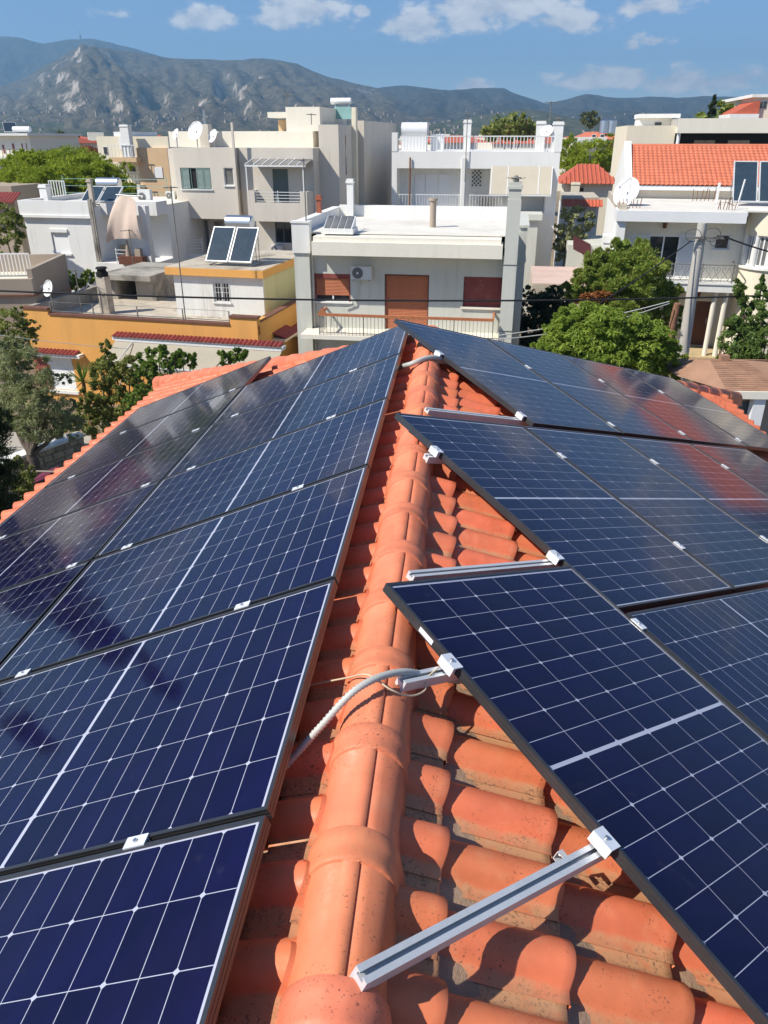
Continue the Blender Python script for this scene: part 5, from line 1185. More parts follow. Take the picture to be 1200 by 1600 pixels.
# ------------------------------------------------------------------ neighbour with the brown shingle roof
b = B('shingle_house', 'low neighbouring house with a brown shingle roof and white fascia, right edge', 'house', 1133, 621, 20.5, -3)
ze = b.uv(1160, 616)[1]; xe0 = b.uv(1133, 620)[0]; xe1 = xe0+5; zr = ze+.42; yr = 1.7
xr0, xr1 = b.xy(1120, 577, zr)[0], b.xy(1178, 580, zr)[0]
xbk = b.xy(1065, 602, ze)[0]
m = MB(); lo = [(xe0, 0, ze), (xe1, 0, ze), (xe1, 3.6, ze), (xbk, 3.6, ze), (xbk, 1.2, ze)]
m.poly([(xe0, 0, ze+.09), (xr1+.8, 0, ze+.09), (xr1, yr, zr+.09), (xr0, yr, zr+.09)]); m.poly([(xe0, 0, ze+.09), (xr0, yr, zr+.09), (xbk, 1.5, ze+.09)]); m.poly([(xr1+.8, 0, ze+.09), (xe1, 0, ze+.09), (xe1, 2.2, ze+.2), (xr1, yr, zr+.09)]); m.poly([(xbk, 1.5, ze+.09), (xr0, yr, zr+.09), (xr1, yr, zr+.09), (xe1, 3.6, ze+.05), (xbk, 3.6, ze+.05)]); b.part('roof_deck', m, 'shingle_brown')
nrow = 16
rs = random.Random(8)
for j in range(nrow):
    v0, v1 = j/nrow, (j+1)/nrow
    xa = xe0+(xr0-xe0)*v0+.02; xb2 = xr1+.8-.8*v0-.02; n = max(1, int((xb2-xa)/.36)); yy0, yy1 = yr*v0, yr*v1; za, zb_ = ze+.09+(zr-ze)*v0, ze+.09+(zr-ze)*v1
    for i in range(n):
        x0 = xa+(xb2-xa)*i/n+.004; x1 = xa+(xb2-xa)*(i+1)/n-.004; q = MB(); h0 = .022+rs.uniform(0, .006)
        q.add([(x0, yy0, za), (x1, yy0, za), (x1, yy0, za+h0), (x0, yy0, za+h0), (x0, yy1, zb_+.004), (x1, yy1, zb_+.004)], [(0, 1, 2, 3), (3, 2, 5, 4), (0, 3, 4), (1, 5, 2)])
        b.part('shingle', q, 'shingle_brown')
m = MB(); m.box(xe0-.02, xe1, -.06, -.001, ze-.12, ze+.09); b.part('fascia', m, 'cream_pale')
m = MB(); m.box(xe0+.2, xe1, .5, 3.2, 0, ze-.1); b.part('wall', m, 'taupe_plaster')
m = MB(); xp = b.uv(1183, 650)[0]; m.box(xp-.16, xp+.16, .02, .3, 0, ze-.121); b.part('pillar', m, 'white_paint')
x0, x1, z0, z1 = b.rect((1160, 630), (1178, 668), .4); louvre(b, x0, x1, z0-.6, z1, .49, 'grey_shutter', 12)
m = MB(); x0 = b.uv(1152, 585, yr)[0]; m.box(b.xy(1143, 577, zr)[0]-.12, b.xy(1143, 577, zr)[0]+.12, yr-.1, yr+.12, zr+.06, zr+.24); b.part('roof_vent', m, 'shingle_brown')
# ------------------------------------------------------------------ buildings farther back
def far_house(name, label, px, D, yaw, pl, pr, ptop, depth, mat, wins=(), slab=None, group=None, zb=0, wmat='window_glass', roof=None):
    b = B(name, label, 'house', px, 215, D, yaw, group); x0, x1 = b.uv(pl, ptop)[0], b.uv(pr, ptop)[0]; z = b.uv((pl+pr)/2, ptop)[1]
    m = MB(); m.box(x0, x1, 0, depth, zb, z); b.part('wall', m, mat)
    for (a, t, c, d) in wins:
        u0, u1, z0, z1 = b.rect((a, t), (c, d), -.03); m = MB(); m.box(u0, u1, -.05, -.001, z0, z1); f = b.part('window', m, 'white_paint'); m = MB(); q = (u1-u0)*.08; m.box(u0+q, u1-q, -.07, -.051, z0+q, z1-q); b.part('pane', m, wmat, f)
    if slab: m = MB(); m.box(x0-.4, x1+.4, -slab, depth+.3, z+.001, z+.28); b.part('roof_slab', m, 'white_plaster')
    if roof:
        h_, rm = roof; m = MB(); e = .5; y0, y1 = -e, depth+e; xa, xb_ = x0-e, x1+e; k = min((y1-y0)/2, (xb_-xa)*.33); zz = z+.01
        p = [(xa, y0, zz), (xb_, y0, zz), (xb_, y1, zz), (xa, y1, zz), (xa+k, y0+(y1-y0)/2, zz+h_), (xb_-k, y0+(y1-y0)/2, zz+h_)]
        m.add(p, [(0, 1, 5, 4), (1, 2, 5), (2, 3, 4, 5), (3, 0, 4), (3, 2, 1, 0)]); b.part('roof_slope', m, rm)
        m = MB(); n = int((xb_-xa)/.3)
        for i in range(n):
            x = xa+(xb_-xa)*(i+.5)/n; t = min(1, (x-xa)/k, (xb_-x)/k); m.prism([(x-.08, y0-.02, zz+.015), (x+.08, y0-.02, zz+.015), (x, y0-.02, zz+.075)], (0, (y1-y0)/2*t, h_*t))
        b.part('roof_tiles', m, rm, kind='stuff')
    return b, x0, x1, z
# left: flats with maroon shutters, red-roofed house, orange and beige block
b, x0, x1, z = far_house('apartment_block', 'pale block with maroon shutters at the far left edge', 20, 110, -10, -60, 45, 212, 12, 'cream_pale', [(18, 224, 25, 240), (33, 224, 38, 240), (40, 224, 44, 239), (3, 226, 9, 240)], .9, wmat='wine_shutter')
zb_ = b.uv(20, 246, -1.2)[1]; m = MB(); m.box(x0, x1+.3, -1.3, -.08, zb_-.2, zb_); b.part('balcony_slab', m, 'white_plaster'); bars_rail(b, x0, x1+.3, -1.25, zb_, zb_+1.0, 'iron_grey', .5, .03, .06)
solar_heater('solar collector tilted on the roof of the maroon shuttered block', b, b.uv(17, 205, 2)[0], 2, z+.28, 1.6, 1.7, 1, 42, 35, False)
t = thing('roof_tank', 'white water tank lying on the maroon shuttered block', 'water heater'); t.location = b.world(b.uv(35, 207, 2)[0], 2, z+.28); t.rotation_euler = (0, 0, b.yaw); m = MB(); m.cyl((-1.2, 0, .5), (1.2, 0, .5), .32, 12); m.build('tank', 'white_paint', t); m = MB(); m.box(-1, -.9, -.2, .2, 0, .3); m.box(.9, 1, -.2, .2, 0, .3); m.build('stand', 'steel', t)
b, x0, x1, z = far_house('red_roof_house', 'small house with a dark red roof and striped awning, far left', 78, 125, -10, 50, 103, 224, 9, 'cream_plaster', [(56, 229, 60, 236), (84, 228, 90, 238), (62, 231, 66, 237)], None, roof=(1.0, 'red_tile'))
for px in (72, 85): x, zz = b.uv(px, 213, 3)[0], b.uv(px, 212, 3)[1]; chimney(b, 'chimney', 'white_plaster', x, 3, .9, .8, z+.2, zz)
m = MB(); u0, u1, z0, z1 = b.rect((80, 228), (101, 236), -1.8); m.prism([(u0, -.1, z1), (u0, -1.8, z0), (u0, -1.8, z0+.08), (u0, -.1, z1+.08)], (u1-u0, 0, 0)); b.part('awning', m, 'maroon_canvas')
b, x0, x1, z = far_house('low_red_roof_house', 'low house with a maroon roof beyond the big pine', 108, 120, -10, 98, 128, 244, 8, 'cream_plaster', [], None, roof=(1.3, 'dark_red_tile'))
b, x0, x1, z = far_house('far_white_house', 'little white house with an orange gable roof beyond the pine, left', 130, 150, -10, 112, 148, 232, 9, 'white_plaster', [(118, 234, 122, 240)], None, roof=(1.2, 'red_tile'))
b, x0, x1, z = far_house('orange_beige_block', 'beige and orange block with stacked balconies behind the white flat house', 205, 72, -12, 150, 262, 213, 10, 'cream_plaster', [(161, 229, 169, 241)], None)
xa, xb_ = b.uv(215, 250, -.4)[0], x1; z2 = b.uv(240, 231, -.4)[1]; m = MB(); m.box(xa, xb_, -.4, -.001, 0, z2); b.part('orange_wing', m, 'peach_plaster'); u0, u1, z0, z1 = b.rect((240, 261), (255, 278), -.43); m = MB(); m.box(u0, u1, -.45, -.401, z0, z1); b.part('roller_shutter', m, 'white_paint')
for py, mt in ((247, 'peach_plaster'), (290, 'cream_plaster')):
    zz = b.uv(190, py, -1.2)[1]; q0, q1 = b.uv(172, 250, -1.2)[0], b.uv(214, 250, -1.2)[0]; m = MB(); m.box(q0, q1, -1.3, -.001, zz-.3, zz+.05); b.part('balcony_slab', m, mt); bars_rail(b, q0, q1, -1.25, zz+.05, zz+1.0, 'iron_grey' if py > 260 else 'white_metal', .3, .02, .05)
for tl, br, mt in (((185, 216), (196, 234), 'white_paint'), ((196, 215), (206, 232), 'brown_door'), ((183, 258), (194, 282), 'white_paint'), ((193, 258), (198, 284), 'brown_door'), ((201, 260), (212, 268), 'window_glass')):
    u0, u1, z0, z1 = b.rect(tl, br, -.02); m = MB(); m.box(u0, u1, -.03, -.001, z0, z1); b.part('door' if mt == 'brown_door' else 'window', m, mt)
m = MB(); m.box(b.uv(180, 213, .5)[0], b.uv(207, 213, .5)[0], .3, 5, z+.001, z+.35); b.part('roof_slab', m, 'white_paint'); x = b.uv(210, 215, .4)[0]; chimney(b, 'chimney', 'white_plaster', x, -.9, .75, .6, z2-1, b.uv(210, 195, .4)[1])
m = MB(); m.box(b.uv(220, 215, 1)[0], b.uv(246, 215, 1)[0], 1, 5, z2, z+.0); b.part('roof_room', m, 'grey_green_plaster')
# between the tan and the white house
b, x0, x1, z = far_house('awning_house', 'house with orange tiles and pale awnings in the gap between tan and white houses', 572, 78, -10, 552, 590, 268, 9, 'cream_plaster', [(560, 290, 568, 300)], None, roof=(1.1, 'bright_roof'))
for py in (273, 296):
    u0, u1, z0, z1 = b.rect((556, py), (577, py+15), -1.2); m = MB(); m.prism([(u0, -.1, z1), (u0, -1.3, z0), (u0, -1.3, z0+.06), (u0, -.1, z1+.06)], (u1-u0, 0, 0)); b.part('awning', m, 'beige_canvas')
# right of the white house
b, x0, x1, z = far_house('small_tiled_house', 'small house with a low orange hip roof right of the white house', 915, 62, -10, 884, 958, 287, 8, 'cream_plaster', [(905, 292, 912, 300)], None, roof=(1.2, 'red_tile')); x = b.uv(900, 285, -1)[0]; chimney(b, 'chimney', 'cream_plaster', x, -.8, .6, .5, z-1.5, b.uv(900, 285, -1)[1])
b, x0, x1, z = far_house('low_tiled_annex', 'low annex with a strip of orange tiles below the small tiled house', 900, 54, -10, 878, 936, 322, 6, 'white_plaster', [], None); m = MB(); wave_strip(m, x0, x1+.2, .3, z+.35, -.6, z+.0, .22, .06); b.part('eaves_tiles', m, 'red_tile', kind='stuff'); m = MB(); m.box(x0, x1, .35, 6, z+.001, z+.5); b.part('parapet', m, 'concrete')
b = B('maroon_awning_house', 'low house with a maroon awning in the shade beside the cream house', 'house', 908, 390, 44, -10); u0, u1, z0, z1 = b.rect((895, 374), (922, 391)); m = MB(); m.box(u0-.2, u1+1, .1, 5, 0, z1-.3); b.part('wall', m, 'grey_green_plaster'); m = MB(); m.prism([(u0, 0.1, z1+.15), (u0, -1.4, z0+.2), (u0, -1.4, z0+.26), (u0, .1, z1+.21)], (u1-u0, 0, -.45)); b.part('awning', m, 'maroon_canvas')
b = B('pink_terrace', 'pinkish flat terrace roof between the white house and the conifer', 'terrace', 870, 440, 37, -9); zt_ = b.uv(870, 445)[1]; m = MB(); m.box(b.uv(832, 440)[0], b.uv(925, 440)[0], 0, 5.5, 0, zt_); b.part('wall', m, 'concrete'); m = MB(); m.box(b.uv(832, 440)[0], b.uv(925, 440)[0], .02, 5.5, zt_+.001, zt_+.04); b.part('terrace_floor', m, 'pink_terrace')
b, x0, x1, z = far_house('pink_white_house', 'far white house with a red roof and pink wall above the pines', 935, 150, -10, 895, 972, 218, 12, 'white_plaster', [(925, 210, 931, 217), (938, 210, 944, 217), (912, 219, 918, 226), (944, 220, 950, 227)], None, roof=(1.2, 'bright_roof'))
zz = b.uv(930, 226, -2)[1]; m = MB(); m.box(x0-.5, b.uv(946, 226)[0], -2, -.1, zz, zz+1.2); b.part('balcony', m, 'white_plaster'); u0, u1, z0, z1 = b.rect((946, 222), (964, 240), -.3); m = MB(); m.box(u0, u1, -.4, -.08, z0, z1); b.part('pink_wall', m, 'magenta_cloth')
for px in (944, 956):
    t = thing('roof_tank', 'round steel water tank on the red roof far right' if px < 950 else 'second steel water tank on the red roof far right', 'water heater'); P = b.world(b.uv(px, 200, 3)[0], 3, z+1.0); t.location = P; m = MB(); m.cyl((0, 0, 0), (0, 0, 2.0), .8, 14); m.cyl((0, 0, 2.001), (0, 0, 2.2), .8, 14, .3); m.build('tank', 'tank_metal', t)
b, x0, x1, z = far_house('beige_balcony_block', 'beige block with a dark recessed balcony behind the orange roof', 1060, 66, -10, 981, 1057, 196, 10, 'cream_plaster', [], None)
m = MB(); xq0, xq1 = x1+.001, b.uv(1230, 210)[0]; zc = b.uv(1100, 208)[1]; zfl = b.uv(1100, 243)[1]
m.box(xq0, xq1, -.8, 10, zc-.0, zc+1.0); m.box(xq0, xq1, 1.8, 10, 0, zc-.001); m.box(xq0, xq1, -.8, 1.79, zfl-.4, zfl); b.part('balcony_storey', m, 'cream_pale')
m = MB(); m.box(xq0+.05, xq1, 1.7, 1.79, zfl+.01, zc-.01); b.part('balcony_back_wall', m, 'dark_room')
for px in (1092, 1107, 1145, 1161): u = b.uv(px, 230, 1.6)[0]; m = MB(); m.box(u-.42, u+.42, 1.64, 1.699, zfl+.02, zc-.5); b.part('balcony_door', m, 'taupe_plaster')
m = MB(); m.cyl((xq0+.2, -.5, zfl), (xq0+.2, -.5, zc), .14, 10); b.part('column', m, 'white_paint'); bars_rail(b, xq0+.4, xq1, -.7, zfl, zfl+.45, 'rusty_iron', .14, .012, .04)
m = MB(); u0, u1 = b.uv(1000, 180, 3)[0], b.uv(1052, 180, 3)[0]; zq = b.uv(1020, 178, 3)[1]; m.box(u0, u1, 3, 6, z+.001, zq-.3); m.box(u0-.1, u1+.5, 2.6, 6, zq-.299, zq); b.part('roof_room', m, 'white_plaster'); m = MB(); u = b.uv(1028, 190, 2.9)[0]; m.box(u-.2, u+.3, 2.95, 2.999, z+.01, zq-.6); b.part('door', m, 'window_glass')
m = MB(); m.box(xq0, b.uv(1110, 200)[0], -.7, 8, zc+1.001, b.uv(1080, 198)[1]); b.part('parapet', m, 'white_plaster'); m = MB(); m.box(b.uv(1110, 200)[0]+.01, b.uv(1150, 200)[0], 1, 6, zc+1.001, b.uv(1130, 197)[1]); b.part('parapet', m, 'rust_shutter')
b, x0, x1, z = far_house('hotel', 'tall cream building with a red sloping roof at the right edge', 1190, 85, -10, 1181, 1260, 152, 14, 'cream_plaster', [(1187, 159, 1191, 170), (1193, 158, 1197, 170)], .3)
m = MB(); u0, u1, z0, z1 = b.rect((1156, 158), (1184, 178), -.2); m.prism([(u0-.6, -.4, z0), (u1, -.4, z0), (u1, -.4, z1), (u1-.4, -.4, z1)], (0, 6, 0)); b.part('roof_slope', m, 'red_tile'); m = MB(); m.box(u0-.8, u1, -.8, 5, z0-1.2, z0-.01); m.box(u0+.5, u1, 0, 5, 0, z0-1.201); b.part('roof_slab', m, 'white_plaster')
m = MB(); u0, u1, z0, z1 = b.rect((1168, 196), (1230, 208), -2); m.prism([(u0, -2, z0), (u0+3, 1, z1+.2), (u1, 1, z1+.2), (u1, -2, z0)], (0, 0, .15)); b.part('porch_roof', m, 'red_tile')
# distant town between the gardens and the foot of the mountains: a loose scatter of small blocks
tr = random.Random(21); walls = MB(); roofs = MB()
def skyline_ok(X, Y):
    px = 600+F_PX*X/(Y*1.0)*.9; return True
for i in range(900):
    D = 170+tr.random()**1.6*900; az = tr.uniform(-.62, .62); X = D*math.tan(az); w_, d_, h_ = tr.uniform(7, 15), tr.uniform(7, 13), tr.choice((3.4, 5.5, 6.6, 7.5, 8.5)); a = math.radians(tr.choice((-10, -10, 20, 5)))
    walls.M = roofs.M = Matrix.Translation((X, D, 0)) @ Matrix.Rotation(a, 4, 'Z')
    walls.box(-w_/2, w_/2, -d_/2, d_/2, -1, h_)
    for q in range(3): walls.box(-w_/2+1+q*2.4, -w_/2+2+q*2.4, -d_/2-.05, -d_/2, h_-2.4, h_-1.2) if False else None
    if tr.random() < .45:
        k = d_/2+.4; roofs.add([(-w_/2-.4, -k, h_), (w_/2+.4, -k, h_), (w_/2+.4, k, h_), (-w_/2-.4, k, h_), (-w_/2+k*.8, 0, h_+1.5), (w_/2-k*.8, 0, h_+1.5)], [(0, 1, 5, 4), (1, 2, 5), (2, 3, 4, 5), (3, 0, 4)])
    else: walls.box(-1.5, 1.5, -1.5, 1.5, h_, h_+2.0)
tag(walls.build('distant_town', 'cream_pale'), 'pale blocks of the distant town below the mountains', 'town', kind='stuff')
tag(roofs.build('distant_roofs', 'red_tile'), 'red roofs of the distant town below the mountains', 'roofs', kind='stuff')

# ------------------------------------------------------------------ mountains
def mountain_mat(name, c_scrub, c_scrub2, c_rock, rock_lo, rock_hi, s):
    m, k, out = newmat(name); tc = k.n('ShaderNodeTexCoord'); v = tc.outputs['Object']; g = k.n('ShaderNodeNewGeometry'); sp = k.n('ShaderNodeSeparateXYZ'); k.l(g.outputs['Normal'], sp.inputs[0])
    a = k.noise(.012*s, 8, .62, v); b_ = k.noise(.05*s, 7, .65, v); c = k.noise(.0035*s, 5, .6, v)
    col = k.mix(k.ramp(b_, .35, .65), c_scrub, c_scrub2)
    rk = k.math('ADD', k.math('MULTIPLY', a, .5), k.math('ADD', k.math('MULTIPLY', c, .6), k.math('MULTIPLY', k.math('SUBTRACT', 1.0, sp.outputs[2]), .55)))
    rk = k.math('ADD', rk, k.math('MULTIPLY', b_, .25))
    col = k.mix(k.ramp(rk, rock_lo, rock_hi), col, c_rock)
    p = k.n('ShaderNodeBsdfPrincipled'); k.l(col, p.inputs['Base Color']); p.inputs['Roughness'].default_value = 1; p.inputs['Specular IOR Level'].default_value = 0
    bn = k.n('ShaderNodeBump'); bn.inputs['Strength'].default_value = .8; bn.inputs['Distance'].default_value = 14; k.l(k.math('ADD', a, k.math('MULTIPLY', b_, .4)), bn.inputs['Height']); k.l(bn.outputs[0], p.inputs['Normal'])
    k.l(p.outputs[0], out.inputs['Surface'])
mountain_mat('massif', (.055, .052, .036), (.15, .125, .085), (.46, .40, .34), .80, .97, 1)
mountain_mat('far_ridge', (.035, .04, .035), (.085, .08, .065), (.30, .27, .23), .93, 1.12, .8)
mountain_mat('low_hills', (.05, .06, .03), (.11, .105, .06), (.30, .24, .17), .98, 1.12, 1.2)
from mathutils import noise as mnoise
def profile(pts):
    xs = np.array([p[0] for p in pts], float); ys = np.array([p[1] for p in pts], float)
    return lambda x: float(np.interp(x, xs, ys))
def mountain(name, label, pts, D0, D1, D2, mat, rough, seed, pxr=(-500, 1700), n=420, rows=84, pw=1.25, spur=.25):
    """heightfield from the foot at D0 up to the crest at D1 and down behind to D2"""
    f = profile(pts); vs, fs = [], []
    for i in range(n+1):
        px = pxr[0]+(pxr[1]-pxr[0])*i/n; d = ray(px, 214.2); d = d/d[1]
        for j in range(rows+1):
            t = j/rows
            py = f(px)-2.0*mnoise.fractal((px*.02, seed, 0), 1.0, 2.0, 4)
            crest = (at(px, py, D1).z)
            sx = mnoise.fractal((px*.006, seed+3, .5), 1.0, 2.0, 3)
            if t < .75:
                u = t/.75; D = D0+(D1-D0)*u; g = u**pw
                nz = mnoise.fractal((px*.009+seed, u*2.6, seed*1.7), .9, 2.1, 6)
                rd = 1-abs(mnoise.fractal((px*.013+seed*2+u*.8, u*2.0, 4.2), .7, 2.1, 7))*2
                h = crest*(g+ (nz*spur*.6+(rd-.6)*spur*.5)*math.sin(math.pi*u)**.8*(.35+u)*.9)
                if u < .999: h = min(h, crest*(D/D1)*.985)
                hf = mnoise.hetero_terrain((px*.05, u*9+seed, 1.3), .55, 2.1, 6, .7); h += crest*.022*(hf-.8)*math.sin(math.pi*u)**.5*(1-.75*u); h = max(h, -2)
            else:
                u = (t-.75)/.25; D = D1+(D2-D1)*u; h = crest*(1-u)**1.2-5*u
            vs.append((d[0]*D, D, h))
    R1 = rows+1
    for i in range(n):
        for j in range(rows): fs.append((i*R1+j, (i+1)*R1+j, (i+1)*R1+j+1, i*R1+j+1))
    m = MB(); m.v = vs; m.f = fs; m.sm = [True]*len(fs); o = m.build(name, mat); tag(o, label, None, None, 'structure'); return o
mountain('mountain_far_ridge', 'dark far ridge behind the massif', [(-500, 110), (-200, 75), (0, 60), (38, 57), (60, 59), (92, 68), (125, 62), (165, 61), (190, 66), (260, 86), (340, 110), (420, 150), (520, 190), (700, 212), (1700, 214)], 3600, 4600, 5600, 'far_ridge', 1, 3.0, pw=.9)
mountain('mountain_massif', 'rocky grey mountain massif above the town', [(-500, 150), (-150, 150), (0, 140), (50, 125), (80, 108), (120, 86), (150, 70), (165, 71), (200, 78), (250, 86), (300, 92), (350, 94), (400, 91.5), (440, 94), (470, 99), (490, 110), (520, 122), (560, 131), (600, 140), (660, 165), (740, 196), (820, 212), (1700, 214)], 1250, 3100, 3900, 'massif', 1, 7.0, pw=1.15, spur=.26)
mountain('mountain_right_hills', 'long scrub-covered hills to the right', [(-500, 214), (380, 213), (480, 170), (560, 142), (600, 136), (635, 133), (665, 138), (700, 141), (735, 138), (760, 137), (782, 137), (800, 146), (830, 157), (850, 162), (880, 154), (910, 146.5), (930, 149), (960, 154), (1000, 151), (1050, 153), (1090, 150), (1130, 151), (1170, 153), (1240, 150), (1400, 130), (1700, 140)], 1500, 3500, 4300, 'far_ridge', 1, 11.0, pw=1.1, spur=.3)
mountain('mountain_foothills', 'low foothills with scattered houses', [(-500, 196), (0, 188), (100, 186), (180, 193), (300, 190), (420, 190), (520, 196), (640, 196), (700, 190), (770, 176), (820, 170), (860, 176), (900, 186), (980, 196), (1080, 186), (1150, 180), (1250, 190), (1700, 190)], 1050, 1750, 2200, 'low_hills', 1, 17.0, pw=1.0, spur=.3)
# houses dotted over the foothills
DG = bpy.context.evaluated_depsgraph_get()
hm = MB(); tr = random.Random(5)
bpy.context.view_layer.update()
dg = bpy.context.evaluated_depsgraph_get()
def drop(X, Y, names):
    best = None
    for nm in names:
        o = bpy.data.objects[nm]; ok, loc, nrm, idx = o.ray_cast(Vector((X, Y, 2000)), Vector((0, 0, -1)), depsgraph=dg)
        if ok and (best is None or loc.z > best): best = loc.z
    return best
HN = ['mountain_massif', 'mountain_foothills', 'mountain_right_hills']
cnt = 0
while cnt < 650:
    D = tr.uniform(1080, 2350); az = tr.gauss(-.28, .22) if tr.random() < .7 else tr.uniform(-.55, .5); X = D*math.tan(az)
    if mnoise.noise((X*.004, D*.004, 2.2)) < -.05: continue
    z = drop(X, D, HN)
    if z is None or z > 150-.08*abs(X) or tr.random() < z/110: continue
    s_ = tr.uniform(1.3, 3.0); hm.M = Matrix.Translation((X, D, z)) @ Matrix.Rotation(tr.uniform(0, 1.5), 4, 'Z'); hm.box(-s_, s_, -s_*.7, s_*.7, -6, tr.uniform(2.5, 5)); cnt += 1
tag(hm.build('hillside_houses', 'taupe_plaster'), 'tiny pale houses scattered over the foothills', 'houses', kind='stuff')
# mast on the summit
P = at(126, 62, 4600); t = thing('telecom_mast', 'telecom tower on the mountain summit', 'mast', (P.x, P.y, P.z-6)); m = MB(); m.cyl((0, 0, 0), (0, 0, 26), 3.4, 8, 2.6); m.cyl((0, 0, 26), (0, 0, 48), 1.5, 6, .8); m.build('mast', 'iron_grey', t); m = MB(); m.cyl((0, 0, 14), (0, 0, 17), 6, 10); m.cyl((0, 0, 22), (0, 0, 25), 5.5, 10); m.build('platform', 'iron_grey', t)

# ------------------------------------------------------------------ trees and shrubs
class Crown:
    def __init__(s, seed): s.r = np.random.RandomState(seed); s.V = []
    def clump(s, c, rad, n, size, kind='broad', shell=.55, sub=0, flat=1.0, droop=0.0):
        r = s.r; c = np.array(c, float); rad = np.array(rad if hasattr(rad, '__len__') else (rad, rad, rad), float)
        if sub:
            k = int(sub*2.2); d = r.normal(size=(k, 3)); d /= np.linalg.norm(d, axis=1)[:, None]; q = d*(r.uniform(.45, 1.0, size=(k, 1))**.6)
            cs = c+q*rad; rr = rad.mean()*r.uniform(.14, .32, size=k)
            per = np.maximum(4, (n*rr**2/np.sum(rr**2)).astype(int))
            P = []; Nn = []
            for a, b_, m_ in zip(cs, rr, per):
                dd = r.normal(size=(m_, 3)); dd /= np.linalg.norm(dd, axis=1)[:, None]; dd[:, 2] = dd[:, 2]*.75+.12
                P.append(a+dd*b_*(r.uniform(shell, 1.08, size=(m_, 1)))*np.array([1, 1, flat])); Nn.append(dd)
            P = np.concatenate(P); Nn = np.concatenate(Nn)
        else:
            dd = r.normal(size=(n, 3)); dd /= np.linalg.norm(dd, axis=1)[:, None]; P = c+dd*rad*r.uniform(shell, 1.05, size=(n, 1)); Nn = dd
        s.leaves(P, Nn, size, kind, droop)
    def leaves(s, P, Nn, size, kind='broad', droop=0.0):
        r = s.r; n = len(P)
        sz = size*r.uniform(.6, 1.3, size=(n, 1))
        if kind == 'needle':
            ax = Nn*.8+r.normal(size=(n, 3))*.45; ax[:, 2] += .25; ax /= np.linalg.norm(ax, axis=1)[:, None]; t = np.cross(ax, r.normal(size=(n, 3))); t /= np.linalg.norm(t, axis=1)[:, None]+1e-9
            L, W_ = sz, sz*.22
        elif kind == 'frond':
            ax = Nn*np.array([1, 1, .25])+r.normal(size=(n, 3))*.35; ax[:, 2] -= droop; ax /= np.linalg.norm(ax, axis=1)[:, None]; up = np.array([0, 0, 1.])+r.normal(size=(n, 3))*.35; t = np.cross(ax, up); t /= np.linalg.norm(t, axis=1)[:, None]+1e-9
            L, W_ = sz, sz*.3
        else:
            nn = Nn*.7+r.normal(size=(n, 3))*.55+np.array([0, 0, .25]); nn /= np.linalg.norm(nn, axis=1)[:, None]; ax = np.cross(nn, r.normal(size=(n, 3))); ax /= np.linalg.norm(ax, axis=1)[:, None]+1e-9; t = np.cross(nn, ax); ax[:, 2] -= droop
            L, W_ = sz, sz*(.28 if kind == 'slim' else .5)
        a = P-ax*L*.5; b_ = P+ax*L*.5; m1 = P-ax*L*.05+t*W_*.5; m2 = P-ax*L*.05-t*W_*.5
        s.V.append(np.stack([a, m1, b_, m2], 1).reshape(-1, 3))
    def build(s, name, mat, parent):
        me = np_mesh(name, np.concatenate(s.V), None, 4); return link(name, me, mat, parent)
def trunk(m, pts, r0, r1, n=8):
    P = smooth_path(pts, 6); k = len(P)-1; m.tube([p+Vector((math.sin(i*1.7)*.02, math.cos(i*2.3)*.02, 0)) for i, p in enumerate(P)], [r0+(r1-r0)*(i/k)**.8 for i in range(k+1)], n)
def tree(name, label, px, py, D, clumps, mat, kind='broad', size=.12, dens=900, group=None, bark='bark', tr_=.16, sub=26, seed=1, base=None, cat='tree', flat=1.0, droop=0., shell=.25, zbase=0):
    """clumps: (px, py, rx_px, rz_px, depth offset m) at distance D; trunk from the ground to the crown with a limb into each clump"""
    C0_ = at(px, py, D); root = thing(name, label, cat, (C0_.x, C0_.y, zbase), 0, group); cr = Crown(seed); m = MB(); k_ = D*1.11/F_PX
    fork = Vector((0, 0, max(.4, (min(at(c[0], c[1]+c[3], D+c[4]).z for c in clumps)-zbase)*.75)))
    if base: fork = Vector(base)
    trunk(m, [(0, 0, -.1), (fork.x*.4+.05, fork.y*.4, fork.z*.5), tuple(fork)], tr_, tr_*.7)
    for (cx, cy, rx, rz, dy) in clumps:
        c = at(cx, cy, D+dy)-root.location; rr = (rx*k_, rx*k_*.9, rz*k_*1.05)
        area = (rr[0]*rr[2])
        for q in range(4):
            a_, e_ = cr.r.uniform(0, 6.28), cr.r.uniform(-.3, 1.2); cq = c+Vector((rr[0]*math.cos(a_)*math.cos(e_), rr[1]*math.sin(a_)*math.cos(e_), rr[2]*math.sin(e_)))*cr.r.uniform(.95, 1.2); f_ = cr.r.uniform(.18, .34)
            cr.clump(tuple(cq), tuple(v*f_ for v in rr), int(dens*max(.12, area*f_*f_)*.8)+20, size, kind, .1, 5, flat, droop)
        cr.clump(tuple(c), rr, int(dens*max(.25, area)), size, kind, shell, max(8, int(sub*max(.5, area**.6))), flat, droop)
        mid = fork.lerp(c, .5)+Vector((0, 0, -.1*rr[2])); trunk(m, [tuple(fork-Vector((0, 0, .1))), tuple(mid), tuple(c+Vector((0, 0, rr[2]*.3)))], tr_*.5, .02, 6)
    m.build('trunk', bark, root); cr.build('crown', mat, root); return root
